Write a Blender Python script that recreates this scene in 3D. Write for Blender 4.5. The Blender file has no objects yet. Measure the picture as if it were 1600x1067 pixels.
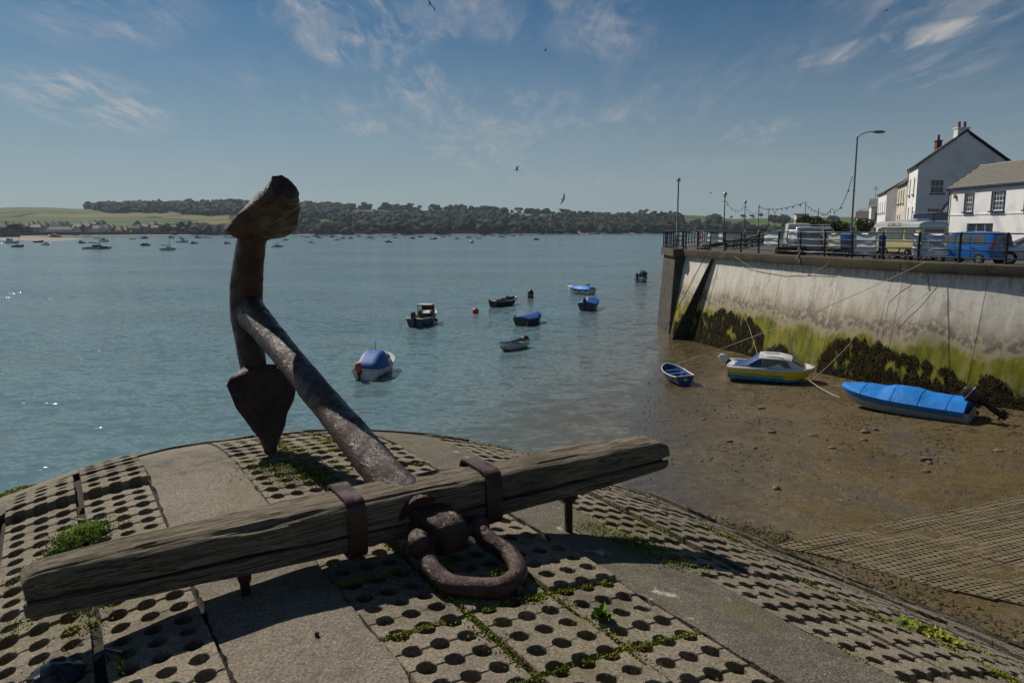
import bpy, bmesh, math, random
from mathutils import Vector, Matrix, noise as mnoise
random.seed(7)
C = bpy.context.scene.collection
SC = bpy.context.scene
R = math.radians

# ------------------------------------------------------------------ camera, sky, sun, exposure
FPX, EZ = 1200.0, 7.6                      # focal length in pixels of the 1600 px photograph, eye height above the water
PITCH = math.atan(177.5/FPX)
cam = bpy.data.cameras.new('camera'); cam.lens = 27.0; cam.sensor_width = 36.0
cam.clip_start = 0.05; cam.clip_end = 20000
camo = bpy.data.objects.new('camera', cam); C.objects.link(camo)
camo.location = (0, 0, EZ); camo.rotation_euler = (math.pi/2 - PITCH, 0, 0)
SC.camera = camo
SUN_AZ, SUN_EL = -42.0, 45.0               # degrees from straight ahead (+Y), positive to the right; height above the horizon
SUN_DIR = Vector((math.sin(R(SUN_AZ))*math.cos(R(SUN_EL)), math.cos(R(SUN_AZ))*math.cos(R(SUN_EL)), math.sin(R(SUN_EL))))
sun = bpy.data.lights.new('sun', 'SUN'); sun.energy = 5.0; sun.angle = R(0.53); sun.color = (1.0, 0.93, 0.83)
suno = bpy.data.objects.new('sun', sun); C.objects.link(suno)
suno.location = (-20, 20, 40)
suno.rotation_euler = SUN_DIR.to_track_quat('Z', 'Y').to_euler()
SC.view_settings.view_transform = 'Standard'; SC.view_settings.look = 'None'
SC.view_settings.gamma = 1.0; SC.view_settings.use_curve_mapping = False
SC.view_settings.exposure = -0.06
SC.cycles.use_denoising = True
SC.cycles.max_bounces = 6
SC.cycles.volume_bounces = 0

# ---- node helpers
class NT:
    def __init__(self, tree):
        self.t = tree; self.n = tree.nodes; self.l = tree.links
    def add(self, typ, ins=None, **kw):
        nd = self.n.new('ShaderNode' + typ)
        for k, v in kw.items(): setattr(nd, k, v)
        for k, v in (ins or {}).items(): self.put(nd.inputs[k], v)
        return nd
    def put(self, sock, v):
        if isinstance(v, bpy.types.NodeSocket): self.l.new(v, sock)
        elif isinstance(v, bpy.types.Node): self.l.new(v.outputs[0], sock)
        else:
            if hasattr(sock.default_value, '__len__') and hasattr(v, '__len__') and len(sock.default_value) == 4 and len(v) == 3: v = (*v, 1)
            sock.default_value = v
    def math(self, op, a, b=0.0, c=0.0, clamp=False):
        nd = self.n.new('ShaderNodeMath'); nd.operation = op; nd.use_clamp = clamp
        self.put(nd.inputs[0], a); self.put(nd.inputs[1], b); self.put(nd.inputs[2], c)
        return nd.outputs[0]
    def mix(self, f, a, b, blend='MIX'):
        nd = self.n.new('ShaderNodeMix'); nd.data_type = 'RGBA'; nd.blend_type = blend
        self.put(nd.inputs[0], f); self.put(nd.inputs[6], a); self.put(nd.inputs[7], b)
        return nd.outputs[2]
    def rng(self, v, a, b, lo=0.0, hi=1.0, smooth=True):
        nd = self.n.new('ShaderNodeMapRange'); nd.clamp = True
        if smooth: nd.interpolation_type = 'SMOOTHSTEP'
        for i, x in enumerate((v, a, b, lo, hi)): self.put(nd.inputs[i], x)
        return nd.outputs[0]
    def noise(self, vec, scale, detail=5, rough=0.55, dist=0.0, col=False):
        nd = self.add('TexNoise', {'Scale': scale, 'Detail': detail, 'Roughness': rough, 'Distortion': dist})
        if vec is not None: self.put(nd.inputs['Vector'], vec)
        return nd.outputs[1 if col else 0]
    def mapping(self, vec, loc=(0,0,0), rot=(0,0,0), scale=(1,1,1)):
        return self.add('Mapping', {'Vector': vec, 'Location': loc, 'Rotation': rot, 'Scale': scale}).outputs[0]
    def ramp(self, f, stops, interp='LINEAR'):
        nd = self.n.new('ShaderNodeValToRGB'); nd.color_ramp.interpolation = interp
        el = nd.color_ramp.elements
        while len(el) < len(stops): el.new(0.5)
        for e, (p, c) in zip(el, stops): e.position = p; e.color = (*c, 1) if len(c) == 3 else c
        self.put(nd.inputs[0], f); return nd.outputs[0]
    def bump(self, h, strength, dist=1.0, normal=None):
        nd = self.add('Bump', {'Strength': strength, 'Distance': dist, 'Height': h})
        if normal is not None: self.put(nd.inputs['Normal'], normal)
        return nd.outputs[0]

def newmat(name):
    m = bpy.data.materials.new(name); m.use_nodes = True
    t = NT(m.node_tree); b = m.node_tree.nodes['Principled BSDF']
    return m, t, b

# ---- world: clear sky with thin cirrus
W = bpy.data.worlds.new('World'); SC.world = W; W.use_nodes = True
w = NT(W.node_tree); bg = W.node_tree.nodes['Background']
sky = w.add('TexSky', sky_type='NISHITA', sun_disc=False, sun_elevation=R(SUN_EL), sun_rotation=R(SUN_AZ),
            altitude=0.0, air_density=1.0, dust_density=0.6, ozone_density=2.0)
gen = w.add('TexCoord').outputs['Generated']
sep = w.add('SeparateXYZ', {0: gen})
zz = w.math('MAXIMUM', sep.outputs[2], 0.03)
px_ = w.math('DIVIDE', sep.outputs[0], w.math('ADD', zz, 0.12)); py_ = w.math('DIVIDE', sep.outputs[1], w.math('ADD', zz, 0.12))
pl = w.add('CombineXYZ', {0: px_, 1: py_, 2: 0.0}).outputs[0]
wisp = w.noise(w.mapping(pl, rot=(0, 0, R(-38)), scale=(2.6, 0.9, 1)), 1.5, 6, 0.62, 0.9)
fine = w.noise(w.mapping(pl, rot=(0, 0, R(-58)), scale=(5.5, 1.6, 1)), 1.9, 6, 0.66, 0.5)
patch = w.noise(w.mapping(pl, loc=(3.1, 1.7, 0)), 0.42, 3, 0.5)
def skydir(px, py):
    xc = (px-800)/FPX; yc = (533.5-py)/FPX
    v = Vector((xc, math.cos(PITCH)+yc*math.sin(PITCH), -math.sin(PITCH)+yc*math.cos(PITCH))); return v.normalized()
cover = w.rng(patch, 0.44, 0.72, 0.0, 0.5)
def streak(px0, py0, px1, py1, wid, amt):
    # a drifting bank of cirrus: soft ellipse on the sky sphere between two directions
    a, b = skydir(px0, py0), skydir(px1, py1); c = ((a+b)/2); ax = (b-a); ln = ax.length/2; ax.normalize()
    n = c.cross(ax).normalized()
    dv = w.add('VectorMath', {0: gen, 1: tuple(c)}, operation='SUBTRACT').outputs[0]
    u = w.math('DIVIDE', w.add('VectorMath', {0: dv, 1: tuple(ax)}, operation='DOT_PRODUCT').outputs['Value'], ln)
    v = w.math('DIVIDE', w.add('VectorMath', {0: dv, 1: tuple(n)}, operation='DOT_PRODUCT').outputs['Value'], wid)
    f = w.math('DOT_PRODUCT' if False else 'DIVIDE', w.add('VectorMath', {0: gen, 1: tuple(c)}, operation='DOT_PRODUCT').outputs['Value'], 1.0)
    r2 = w.math('ADD', w.math('MULTIPLY', u, u), w.math('MULTIPLY', v, v))
    g = w.rng(r2, 0.0, 1.0, amt, 0.0)
    return w.math('MULTIPLY', g, w.math('GREATER_THAN', f, 0.0))
for a in [(380, -10, 690, 75, 0.065, 0.75), (560, 20, 900, 35, 0.05, 0.3), (800, -20, 1060, 80, 0.06, 0.34),
          (-60, 110, 300, 195, 0.04, 0.72), (1190, 112, 1640, 10, 0.015, 0.72), (1330, 150, 1640, 55, 0.02, 0.4), (560, 145, 730, 120, 0.03, 0.5),
          (640, 210, 860, 265, 0.035, 0.45), (1110, 215, 1260, 195, 0.02, 0.5), (520, 205, 640, 195, 0.013, 0.5), (-40, 30, 380, 10, 0.05, 0.3)]:
    cover = w.math('MAXIMUM', cover, streak(*a))
dens = w.math('ADD', w.math('MULTIPLY', w.rng(wisp, 0.42, 0.72), 0.6), w.math('MULTIPLY', w.rng(fine, 0.44, 0.72), 0.6))
cl = w.math('MULTIPLY', w.math('MULTIPLY', dens, cover), 1.45, clamp=True)
cl = w.math('MULTIPLY', cl, w.rng(sep.outputs[2], 0.02, 0.12))
skyc = w.mix(1.0, sky.outputs[0], (0.37, 0.66, 0.84), 'MULTIPLY')          # the photograph's cooler white balance
haze_band = w.rng(sep.outputs[2], -0.02, 0.28, 0.72, 0.0)                  # pale summer haze low over the estuary, all round
skyc = w.mix(haze_band, skyc, (7.0, 8.0, 8.5))
w.put(bg.inputs[0], w.mix(w.math('MULTIPLY', cl, 0.85), skyc, (10.5, 10.0, 9.6)))
bg.inputs[1].default_value = 0.05

# ------------------------------------------------------------------ pixel <-> place (used to measure the photograph)
def ray(px, py):
    xc = (px-800)/FPX; yc = (533.5-py)/FPX
    return Vector((xc, math.cos(PITCH)+yc*math.sin(PITCH), -math.sin(PITCH)+yc*math.cos(PITCH)))
def atz(px, py, z):
    d = ray(px, py); k = (z-EZ)/d.z; return Vector((d.x*k, d.y*k, z))
def aty(px, py, Y):
    d = ray(px, py); k = Y/d.y; return Vector((d.x*k, Y, EZ+d.z*k))
def proj(p):
    z = p[2]-EZ; f = p[1]*math.cos(PITCH)-z*math.sin(PITCH); u = p[1]*math.sin(PITCH)+z*math.cos(PITCH)
    if f < 0.05: return (-9999, -9999, f)
    return (800+FPX*p[0]/f, 533.5-FPX*u/f, f)
def inview(p, m=40):
    x, y, f = proj(p); return f > 0.05 and -m < x < 1600+m and -m < y < 1067+m
def sm(a, b, x):
    t = max(0.0, min(1.0, (x-a)/(b-a))); return t*t*(3-2*t)
def fbm(x, y, z=0.0, o=4):
    return mnoise.fractal(Vector((x, y, z)), 1.0, 2.0, o)      # about -1..1

# ------------------------------------------------------------------ mesh helpers
class MB:
    def __init__(self): self.v = []; self.f = []; self.mi = []; self.m = 0
    def vert(self, p): self.v.append(tuple(p)); return len(self.v)-1
    def face(self, ids): self.f.append(tuple(ids)); self.mi.append(self.m)
    def poly(self, pts): self.face([self.vert(p) for p in pts])
    def box(self, c, s, M=None):
        x, y, z = s[0]/2, s[1]/2, s[2]/2; c = Vector(c); i = len(self.v)
        for dz in (-z, z):
            for dx, dy in ((-x, -y), (x, -y), (x, y), (-x, y)):
                p = Vector((dx, dy, dz))
                if M is not None: p = M @ p
                self.v.append(tuple(c+p))
        for q in ((3,2,1,0), (4,5,6,7), (0,1,5,4), (1,2,6,5), (2,3,7,6), (3,0,4,7)): self.face([i+k for k in q])
        return self
    def ring(self, pts): i = len(self.v); self.v += [tuple(p) for p in pts]; return list(range(i, i+len(pts)))
    def skin(self, a, b, close=True):
        n = len(a)
        for k in range(n if close else n-1): self.face((a[k], a[(k+1) % n], b[(k+1) % n], b[k]))
    def loft(self, rings, close=True, cap0=False, cap1=False):
        rr = [self.ring(r) for r in rings]
        for a, b in zip(rr, rr[1:]): self.skin(a, b, close)
        if cap0: self.face(rr[0][::-1])
        if cap1: self.face(rr[-1])
        return rr
    def lo(self, rings, close=True, cap0=True, cap1=True): self.loft(rings, close, cap0, cap1); return self
    def tube(self, path, rad, n=8, caps=True, flat=None):
        path = [Vector(p) for p in path]; m = len(path)
        if not hasattr(rad, '__len__'): rad = [rad]*m
        rings = []; up = None
        for i, p in enumerate(path):
            t = (path[min(i+1, m-1)]-path[max(i-1, 0)]).normalized()
            if up is None: up = Vector((0, 0, 1)) if abs(t.z) < 0.9 else Vector((1, 0, 0))
            s = t.cross(up)
            if s.length < 1e-5: s = t.cross(Vector((0, 1, 0)))
            s.normalize(); up = s.cross(t).normalized()
            r = rad[i]; ra, rb = (r, r) if not hasattr(r, '__len__') else r
            rings.append([p+s*math.cos(2*math.pi*k/n)*ra+up*math.sin(2*math.pi*k/n)*rb for k in range(n)])
        self.loft(rings, True, caps, caps); return self
    def cyl(self, p0, p1, r0, r1=None, n=12): return self.tube([p0, p1], [r0, r0 if r1 is None else r1], n)
    def ball(self, c, r, nu=10, nv=6, sq=(1,1,1)):
        c = Vector(c); rings = []
        for j in range(1, nv):
            a = math.pi*j/nv
            rings.append([c+Vector((math.cos(2*math.pi*k/nu)*math.sin(a)*sq[0], math.sin(2*math.pi*k/nu)*math.sin(a)*sq[1], -math.cos(a)*sq[2]))*r for k in range(nu)])
        rr = self.loft(rings); b = self.vert(c-Vector((0,0,r*sq[2]))); t = self.vert(c+Vector((0,0,r*sq[2])))
        for k in range(nu): self.face((b, rr[0][(k+1) % nu], rr[0][k])); self.face((t, rr[-1][k], rr[-1][(k+1) % nu]))
        return self
    def grid(self, fn, nu, nv, thick=None):
        ids = [[self.vert(fn(i/nu, j/nv)) for i in range(nu+1)] for j in range(nv+1)]
        for j in range(nv):
            for i in range(nu): self.face((ids[j][i], ids[j][i+1], ids[j+1][i+1], ids[j+1][i]))
        return ids
    def prism(self, pts, d):               # planar outline pushed along the vector d
        d = Vector(d); a = self.ring(pts); b = self.ring([Vector(p)+d for p in pts])
        self.face(a[::-1]); self.face(b); self.skin(a, b)
        return self
    def mesh(self, name, mats=()):
        me = bpy.data.meshes.new(name); me.from_pydata(self.v, [], self.f)
        for m in mats: me.materials.append(m)
        if len(mats) > 1: me.polygons.foreach_set('material_index', self.mi)
        me.update(); return me
    def build(self, name, mat, parent=None, smooth=False, fix=True, bevel=0.0):
        mats = mat if isinstance(mat, (list, tuple)) else ((mat,) if mat else ())
        me = self.mesh(name, mats)
        if fix:
            bm = bmesh.new(); bm.from_mesh(me); bmesh.ops.recalc_face_normals(bm, faces=bm.faces)
            if bevel > 0:
                ed = [e for e in bm.edges if len(e.link_faces) == 2 and e.calc_face_angle(0) > 0.6]
                bmesh.ops.bevel(bm, geom=ed, offset=bevel, segments=2, affect='EDGES', profile=0.5, clamp_overlap=True)
            bm.to_mesh(me); bm.free()
        if smooth: shade(me, smooth if smooth is not True else 40)
        o = bpy.data.objects.new(name, me); C.objects.link(o)
        if parent is not None: o.parent = parent
        return o
def shade(me, deg=40):
    me.polygons.foreach_set('use_smooth', [True]*len(me.polygons))
    bm = bmesh.new(); bm.from_mesh(me)
    for e in bm.edges: e.smooth = not (len(e.link_faces) == 2 and e.calc_face_angle(0) > R(deg))
    bm.to_mesh(me); bm.free()
def tag(o, label=None, cat=None, group=None, kind=None):
    for k, v in (('label', label), ('category', cat), ('group', group), ('kind', kind)):
        if v: o[k] = v
    return o
def thing(name, loc, rz, label, cat, group=None, tilt=None):
    o = bpy.data.objects.new(name, None); C.objects.link(o); o.empty_display_size = 0.2
    o.location = loc; o.rotation_euler = (tilt[0] if tilt else 0, tilt[1] if tilt else 0, rz)
    return tag(o, label, cat, group)
def children(o): return [c for c in bpy.data.objects if c.parent == o]
KIDS = {}
def dup(o, parent=None):
    c = o.copy(); C.objects.link(c); c.parent = parent
    for k in (KIDS.get(o.name) or KIDS.setdefault(o.name, children(o))): dup(k, c)
    return c

# ------------------------------------------------------------------ materials
def surf(name, cols, scale=4.0, rough=0.8, bump=0.0, bscale=40.0, detail=6, metal=0.0, spec=0.4, coord='pos', bdist=0.01, stretch=(1,1,1), coat=0.0, speck=None, rvar=0.0):
    m, t, b = newmat(name)
    vec = t.add('NewGeometry').outputs['Position'] if coord == 'pos' else t.add('TexCoord').outputs['Object']
    mv = t.mapping(vec, scale=stretch)
    n = t.noise(mv, scale, detail, 0.62)
    k = len(cols)
    col = t.ramp(n, [(0.32+0.36*i/max(1, k-1), c) for i, c in enumerate(cols)]) if k > 1 else None
    if speck is not None:
        sc, thr, sc_col = speck
        vn = t.add('TexVoronoi', {'Vector': mv, 'Scale': sc})
        col = t.mix(t.math('MULTIPLY', t.math('LESS_THAN', vn.outputs['Distance'], thr), 0.8), col, sc_col)
    t.put(b.inputs['Base Color'], col if col is not None else cols[0])
    t.put(b.inputs['Roughness'], rough if rvar == 0 else t.rng(t.noise(mv, scale*2.3, 4), 0.35, 0.65, rough-rvar, rough+rvar))
    b.inputs['Metallic'].default_value = metal
    b.inputs['Specular IOR Level'].default_value = spec
    if coat: b.inputs['Coat Weight'].default_value = coat
    if bump: t.put(b.inputs['Normal'], t.bump(t.noise(mv, bscale, 6, 0.65), bump, bdist))
    return m
MAT = {}
def paint(name, col, rough=0.35, dirt=0.25, scale=3.0, spec=0.5, bump=0.0):
    d = tuple(c*(1-dirt)*0.9+0.02*dirt for c in col); l = tuple(min(1, c*(1+0.06)) for c in col)
    return surf(name, [d, col, l], scale, rough, bump, 25, 7, spec=spec, rvar=0.1)
def solid(name, col, rough=0.5, metal=0.0, spec=0.5):
    m, t, b = newmat(name); b.inputs['Base Color'].default_value = (*col, 1); b.inputs['Roughness'].default_value = rough
    b.inputs['Metallic'].default_value = metal; b.inputs['Specular IOR Level'].default_value = spec
    return m
def glass_dark(name, col=(0.02, 0.025, 0.03), rough=0.05):
    return surf(name, [col, tuple(c*1.8 for c in col)], 0.8, rough, spec=0.7)

# ================================================================== slipway head in the foreground
ANG = R(31.0); SX = Vector((math.cos(ANG), math.sin(ANG), 0)); TX = Vector((-math.sin(ANG), math.cos(ANG), 0))
PZ = 6.0; S0, SA, T0, SK, SR = 1.25, 0.15, 5.15, 0.5, 3.0
def drop(d): return SK*d*d/(2*SR) if d < SR else SK*SR/2+SK*(d-SR)
def sdist(s, t): return math.hypot(max(0.0, abs(s-S0)-SA), max(0.0, t-T0))
def gz(s, t): return PZ-drop(sdist(s, t))
def gst(s, t, dz=0.0):
    p = SX*s+TX*t; p.z = gz(s, t)+dz; return p
def to_st(p): return (p[0]*SX.x+p[1]*SX.y, p[0]*TX.x+p[1]*TX.y)

def concrete_mat(name, base, bump=0.35, lichen=0.0):
    m, t, b = newmat(name)
    pos = t.add('NewGeometry').outputs['Position']
    big = t.noise(pos, 1.3, 5, 0.6); mid = t.noise(pos, 9, 6, 0.65); fin = t.noise(pos, 75, 4, 0.7)
    d = tuple(c*0.45 for c in base); base = tuple(c*1.12 for c in base); l = tuple(min(1, c*1.3) for c in base)
    col = t.ramp(t.math('ADD', t.math('MULTIPLY', big, 0.55), t.math('MULTIPLY', mid, 0.45)), [(0.36, d), (0.5, base), (0.66, l)])
    col = t.mix(t.rng(fin, 0.46, 0.60, 0.0, 0.75), col, tuple(c*0.42 for c in base)); col = t.mix(t.rng(fin, 0.40, 0.30, 0.0, 0.5), col, tuple(min(1, c*1.7) for c in base))
    v = t.add('TexVoronoi', {'Vector': pos, 'Scale': 95.0})
    pebble = t.math('LESS_THAN', v.outputs['Distance'], 0.26)
    col = t.mix(t.math('MULTIPLY', pebble, t.rng(t.noise(pos, 40, 2), 0.5, 0.6, 0.0, 0.7)), col, v.outputs['Color'] if False else (0.46, 0.42, 0.35))
    if lichen:
        ln = t.noise(pos, 7.0, 7, 0.7)
        col = t.mix(t.rng(ln, 0.60, 0.68, 0.0, lichen), col, (0.50, 0.50, 0.47))
        ln2 = t.noise(t.mapping(pos, loc=(9, 4, 2)), 4.0, 7, 0.7)
        col = t.mix(t.rng(ln2, 0.52, 0.64, 0.0, lichen), col, (0.06, 0.058, 0.055))
    gm = t.noise(t.mapping(pos, loc=(2, 7, 1)), 1.1, 5, 0.65)
    col = t.mix(t.rng(t.math('ADD', t.math('MULTIPLY', gm, 0.7), t.math('MULTIPLY', fin, 0.3)), 0.50, 0.62, 0.0, 0.6), col, (0.11, 0.105, 0.035))
    t.put(b.inputs['Base Color'], col); t.put(b.inputs['Roughness'], 0.88); b.inputs['Specular IOR Level'].default_value = 0.3
    h = t.math('ADD', t.math('MULTIPLY', mid, 0.5), t.math('ADD', t.math('MULTIPLY', fin, 0.16), t.math('MULTIPLY', v.outputs['Distance'], 0.10)))
    t.put(b.inputs['Normal'], t.bump(h, bump, 0.03))
    return m
MAT['block'] = concrete_mat('concrete_block', (0.182, 0.151, 0.109), 0.45)
MAT['strip'] = concrete_mat('cast_concrete', (0.158, 0.133, 0.098), 0.8)
MAT['strip_lichen'] = concrete_mat('weathered_concrete', (0.108, 0.092, 0.070), 0.9, 0.75)
MAT['soil'] = surf('soil', [(0.010, 0.008, 0.006), (0.022, 0.018, 0.012), (0.018, 0.018, 0.007)], 8, 0.95, 0.8, 60)

slip = tag(MB().build('slipway', MAT['soil'], fix=False), kind='structure')
def slip_base():
    mb = MB(); ns, nt = 100, 110
    def q(u, v):
        s = -16+34*u; t = -9+33*v
        return gst(s, t, -0.22)
    mb.grid(q, ns, nt); return mb
slip.data = slip_base().mesh('slipway', (MAT['soil'],)); shade(slip.data, 60)

# cast concrete strips running down the head, with ragged edges
def slab_patch(name, fn, nu, nv, mat, thick=0.14):
    mb = MB(); ids = mb.grid(fn, nu, nv)
    edge = [ids[0][i] for i in range(nu+1)]+[ids[j][nu] for j in range(1, nv+1)]+[ids[nv][i] for i in range(nu-1, -1, -1)]+[ids[j][0] for j in range(nv-1, 0, -1)]
    low = [mb.vert((mb.v[i][0], mb.v[i][1], mb.v[i][2]-thick)) for i in edge]
    n = len(edge)
    for k in range(n): mb.face((edge[k], low[k], low[(k+1) % n], edge[(k+1) % n]))
    return mb.build(name, mat, slip, smooth=50)
def strip_fn(a, b, t0, t1):
    def fn(u, v):
        t = t0+(t1-t0)*v; e = 0.010*fbm(t*3.1, a*7)+0.012*fbm(t*14, a*3, 2); e2 = 0.010*fbm(t*3.3, b*7)+0.012*fbm(t*13, b*3, 5)
        s = (a-e)+(b+e2-a+e)*u
        return gst(s, t, 0.004+0.006*fbm(s*3, t*3, 1))
    return fn
STRIPS = [(0.465, 1.0), (2.2, 2.71)]
slab_patch('concrete_strip', strip_fn(0.467, 0.998, -3, 6.72), 14, 260, MAT['strip'])
slab_patch('concrete_strip', strip_fn(2.202, 2.708, -3, 6.6), 14, 260, MAT['strip_lichen'])
# cast kerb that caps the edge of the head and the smooth skirt below it
def ring_pt(a, d):          # a in 0..1 walks along the left flank, round the nose, to the right shoulder
    L1 = 12.0; arc = math.pi/2
    if a < 0.62:
        t = T0-L1*(1-a/0.62); return (S0-SA-d, t)
    if a < 0.86:
        th = arc*(a-0.62)/0.24; return (S0-SA-d*math.cos(th), T0+d*math.sin(th))
    if a < 0.885: return (S0-SA+2*SA*(a-0.86)/0.025, T0+d)
    th = arc*(a-0.885)/0.115*0.62; return (S0+SA+d*math.sin(th), T0+d*math.cos(th))
def ring_fn(d0, d1, dz):
    def fn(u, v):
        d = d0+(d1-d0)*v
        if v < 0.01: d += 0.03*fbm(u*60, 3.3)
        s, t = ring_pt(u, d); return gst(s, t, dz+0.008*fbm(s*2.5, t*2.5, 4))
    return fn
slab_patch('kerb', ring_fn(1.54, 1.93, 0.02), 300, 6, MAT['strip'])
slab_patch('skirt', ring_fn(1.94, 16.0, -0.01), 160, 40, MAT['strip'])

# perforated concrete blocks: bars with half-round bites, laid in columns three holes wide
HP, RP, HR = 0.117, 0.128, 0.0385            # hole pitch, row pitch, hole radius
def bar_outline(L, W, inset, seg):
    pts = []; off = (L-2*HP)/2; r = HR+inset; n = 3
    def edge(y, sgn, xs):
        out = []
        for xc in xs:
            for k in range(seg+1):
                a = math.pi*k/seg
                out.append((xc, y, a, sgn, r))
        return out
    xs = [off+HP*i for i in range(n)]
    y0, y1 = inset, W-inset
    pts.append((inset, y0))
    for xc in xs:
        w_ = math.sqrt(max(0, r*r-inset*inset)) if True else r
        for k in range(seg+1):
            a = math.pi*k/seg; x = xc-r*math.cos(a); y = r*math.sin(a)
            pts.append((x, max(y0, y)))
    pts.append((L-inset, y0)); pts.append((L-inset, y1))
    for xc in reversed(xs):
        for k in range(seg+1):
            a = math.pi*k/seg; x = xc+r*math.cos(a); y = W-r*math.sin(a)
            pts.append((x, min(y1, y)))
    pts.append((inset, y1))
    return pts
def bar_mesh(mb, s0, t0, L, W, rnd, seg, depth=0.20):
    dz, ti, tj = rnd.gauss(0, 0.003), rnd.gauss(0, 0.012), rnd.gauss(0, 0.02); rot = rnd.gauss(0, 0.006)
    cr, sr = math.cos(rot), math.sin(rot); dz += PAN.get((round(s0, 2), int(math.floor(t0/PANEL))), 0.0)
    def P(x, y, h):
        x0, y0 = x-L/2, y-W/2; s = s0+L/2+x0*cr-y0*sr; t = t0+W/2+x0*sr+y0*cr
        jx, jy = 0.0035*fbm(s*55, t*55, 1, 2), 0.0035*fbm(s*55, t*55, 7, 2)
        return gst(s+jx, t+jy, dz+h+ti*x0+tj*y0+(0.003*fbm(s*24, t*24, 3, 2) if h > -0.05 else 0))
    rings = []
    if seg >= 5: rings = [[P(x, y, 0) for x, y in bar_outline(L, W, 0.0028, seg)], [P(x, y, -0.0035) for x, y in bar_outline(L, W, 0.0, seg)]]
    else: rings = [[P(x, y, 0) for x, y in bar_outline(L, W, 0.001, seg)]]
    rings.append([P(x, y, -depth) for x, y in bar_outline(L, W, 0.0, seg)])
    rr = mb.loft(rings); mb.face(rr[0])
PANEL = 4*RP+0.022; COLP = 0.4
PAN = {}
cols = [0.465-COLP*(i+1) for i in range(5)]+[1.0+COLP*i for i in range(3)]+[2.715+COLP*i for i in range(29)]
bars = []; prnd = random.Random(5)
for s0 in cols:
    s0r = s0+0.010-(0.016 if s0 < 0 else 0)
    for pj in range(-6, 26):
        # some panels have settled or been pushed up and show a step at their edge
        PAN[(round(s0r, 2), pj)] = prnd.choice([0, 0, 0, 0, 0, 0.006, -0.008, 0.014]) + (0.03 if prnd.random() < 0.06 else 0) + (0.05 if (-0.8 < s0 < 0.1 and pj >= 10) else 0)
        for rj in range(4):
            t0 = pj*PANEL+rj*RP+0.011+ (0.0)
            s, t = s0+COLP/2, t0+RP/2; d = sdist(s, t)
            left = s < 2.7
            if d > (1.53 if left else 12.55): continue
            if s > 2.7 and s < 4.6 and t > T0 and d < 1.93 and d > 1.58 and math.atan2(s-S0-SA, t-T0) < 0.62*math.pi/2-0.03: continue
            if not left and math.atan2(max(0, s-S0-SA), max(1e-6, t-T0)) < 0.62*math.pi/2-0.03 and t > T0 and d > 1.5: continue
            p = gst(s, t)
            if not inview(p, 900): continue
            x, y, f = proj(p)
            if f < 0.9: continue
            bars.append((f if inview(p, 60) else f+50, s0r, t0+0.004))
bars.sort()
brnd = random.Random(11)
near, far = bars[:300], bars[300:]
for f, s0, t0 in near:
    mb = MB(); bar_mesh(mb, s0, t0, COLP-0.026, RP-0.0055, brnd, 8)
    mb.build('concrete_block', MAT['block'], slip, smooth=35)
mb = MB()
for f, s0, t0 in far: bar_mesh(mb, s0, t0, COLP-0.026, RP-0.0055, brnd, 5 if f < 7.5 else 3)
tag(mb.build('paving_blocks', MAT['block'], slip), kind='stuff')
print('bars', len(bars))
# earth and moss packed into the joints between the columns
mb = MB()
for sj in [0.465-COLP*i for i in range(0, 4)]+[1.0, 1.4, 1.8, 2.2, 2.71]+[2.715+COLP*i for i in range(1, 5)]:
    mb.grid(lambda u, v: gst(sj-0.035+0.07*u, 0.8+7.2*v, -0.032+0.012*fbm(sj*9+u, (0.8+7.2*v)*6, 2)), 2, 110)
tag(mb.build('joint_earth', MAT['soil'], slip, fix=False), kind='stuff')

# ================================================================== the anchor
AO = Vector((-0.53, 3.67, PZ)); AR = R(35.4)
def iron_mat(name, cols, rough, bump, bscale):
    m, t, b = newmat(name)
    pos = t.add('TexCoord').outputs['Object']
    n = t.noise(pos, 5, 8, 0.68); n2 = t.noise(t.mapping(pos, scale=(1.3, 0.6, 1.3)), bscale, 7, 0.7, 0.6)
    col = t.ramp(t.math('ADD', t.math('MULTIPLY', n, 0.6), t.math('MULTIPLY', n2, 0.4)), [(0.36, cols[0]), (0.5, cols[1]), (0.64, cols[2])])
    col = t.mix(t.rng(t.noise(pos, 13, 7, 0.75), 0.58, 0.70, 0.0, 0.6), col, tuple(c*2.6 for c in cols[1]))
    t.put(b.inputs['Base Color'], col); t.put(b.inputs['Roughness'], t.rng(t.noise(pos, 11, 5, 0.7), 0.42, 0.6, rough-0.10, rough+0.32)); b.inputs['Specular IOR Level'].default_value = 0.42
    b.inputs['Metallic'].default_value = 0.0
    v = t.add('TexVoronoi', {'Vector': pos, 'Scale': bscale*1.3})
    h = t.math('ADD', n2, t.math('MULTIPLY', t.noise(pos, 9, 6, 0.7), 1.3))
    t.put(b.inputs['Normal'], t.bump(h, bump, 0.02))
    return m
MAT['iron'] = iron_mat('rusted_iron', [(0.016, 0.006, 0.004), (0.040, 0.015, 0.009), (0.078, 0.028, 0.015)], 0.40, 0.62, 40)
MAT['strap'] = iron_mat('strap_iron', [(0.024, 0.010, 0.008), (0.036, 0.015, 0.012), (0.052, 0.022, 0.018)], 0.42, 0.15, 30)
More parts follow.
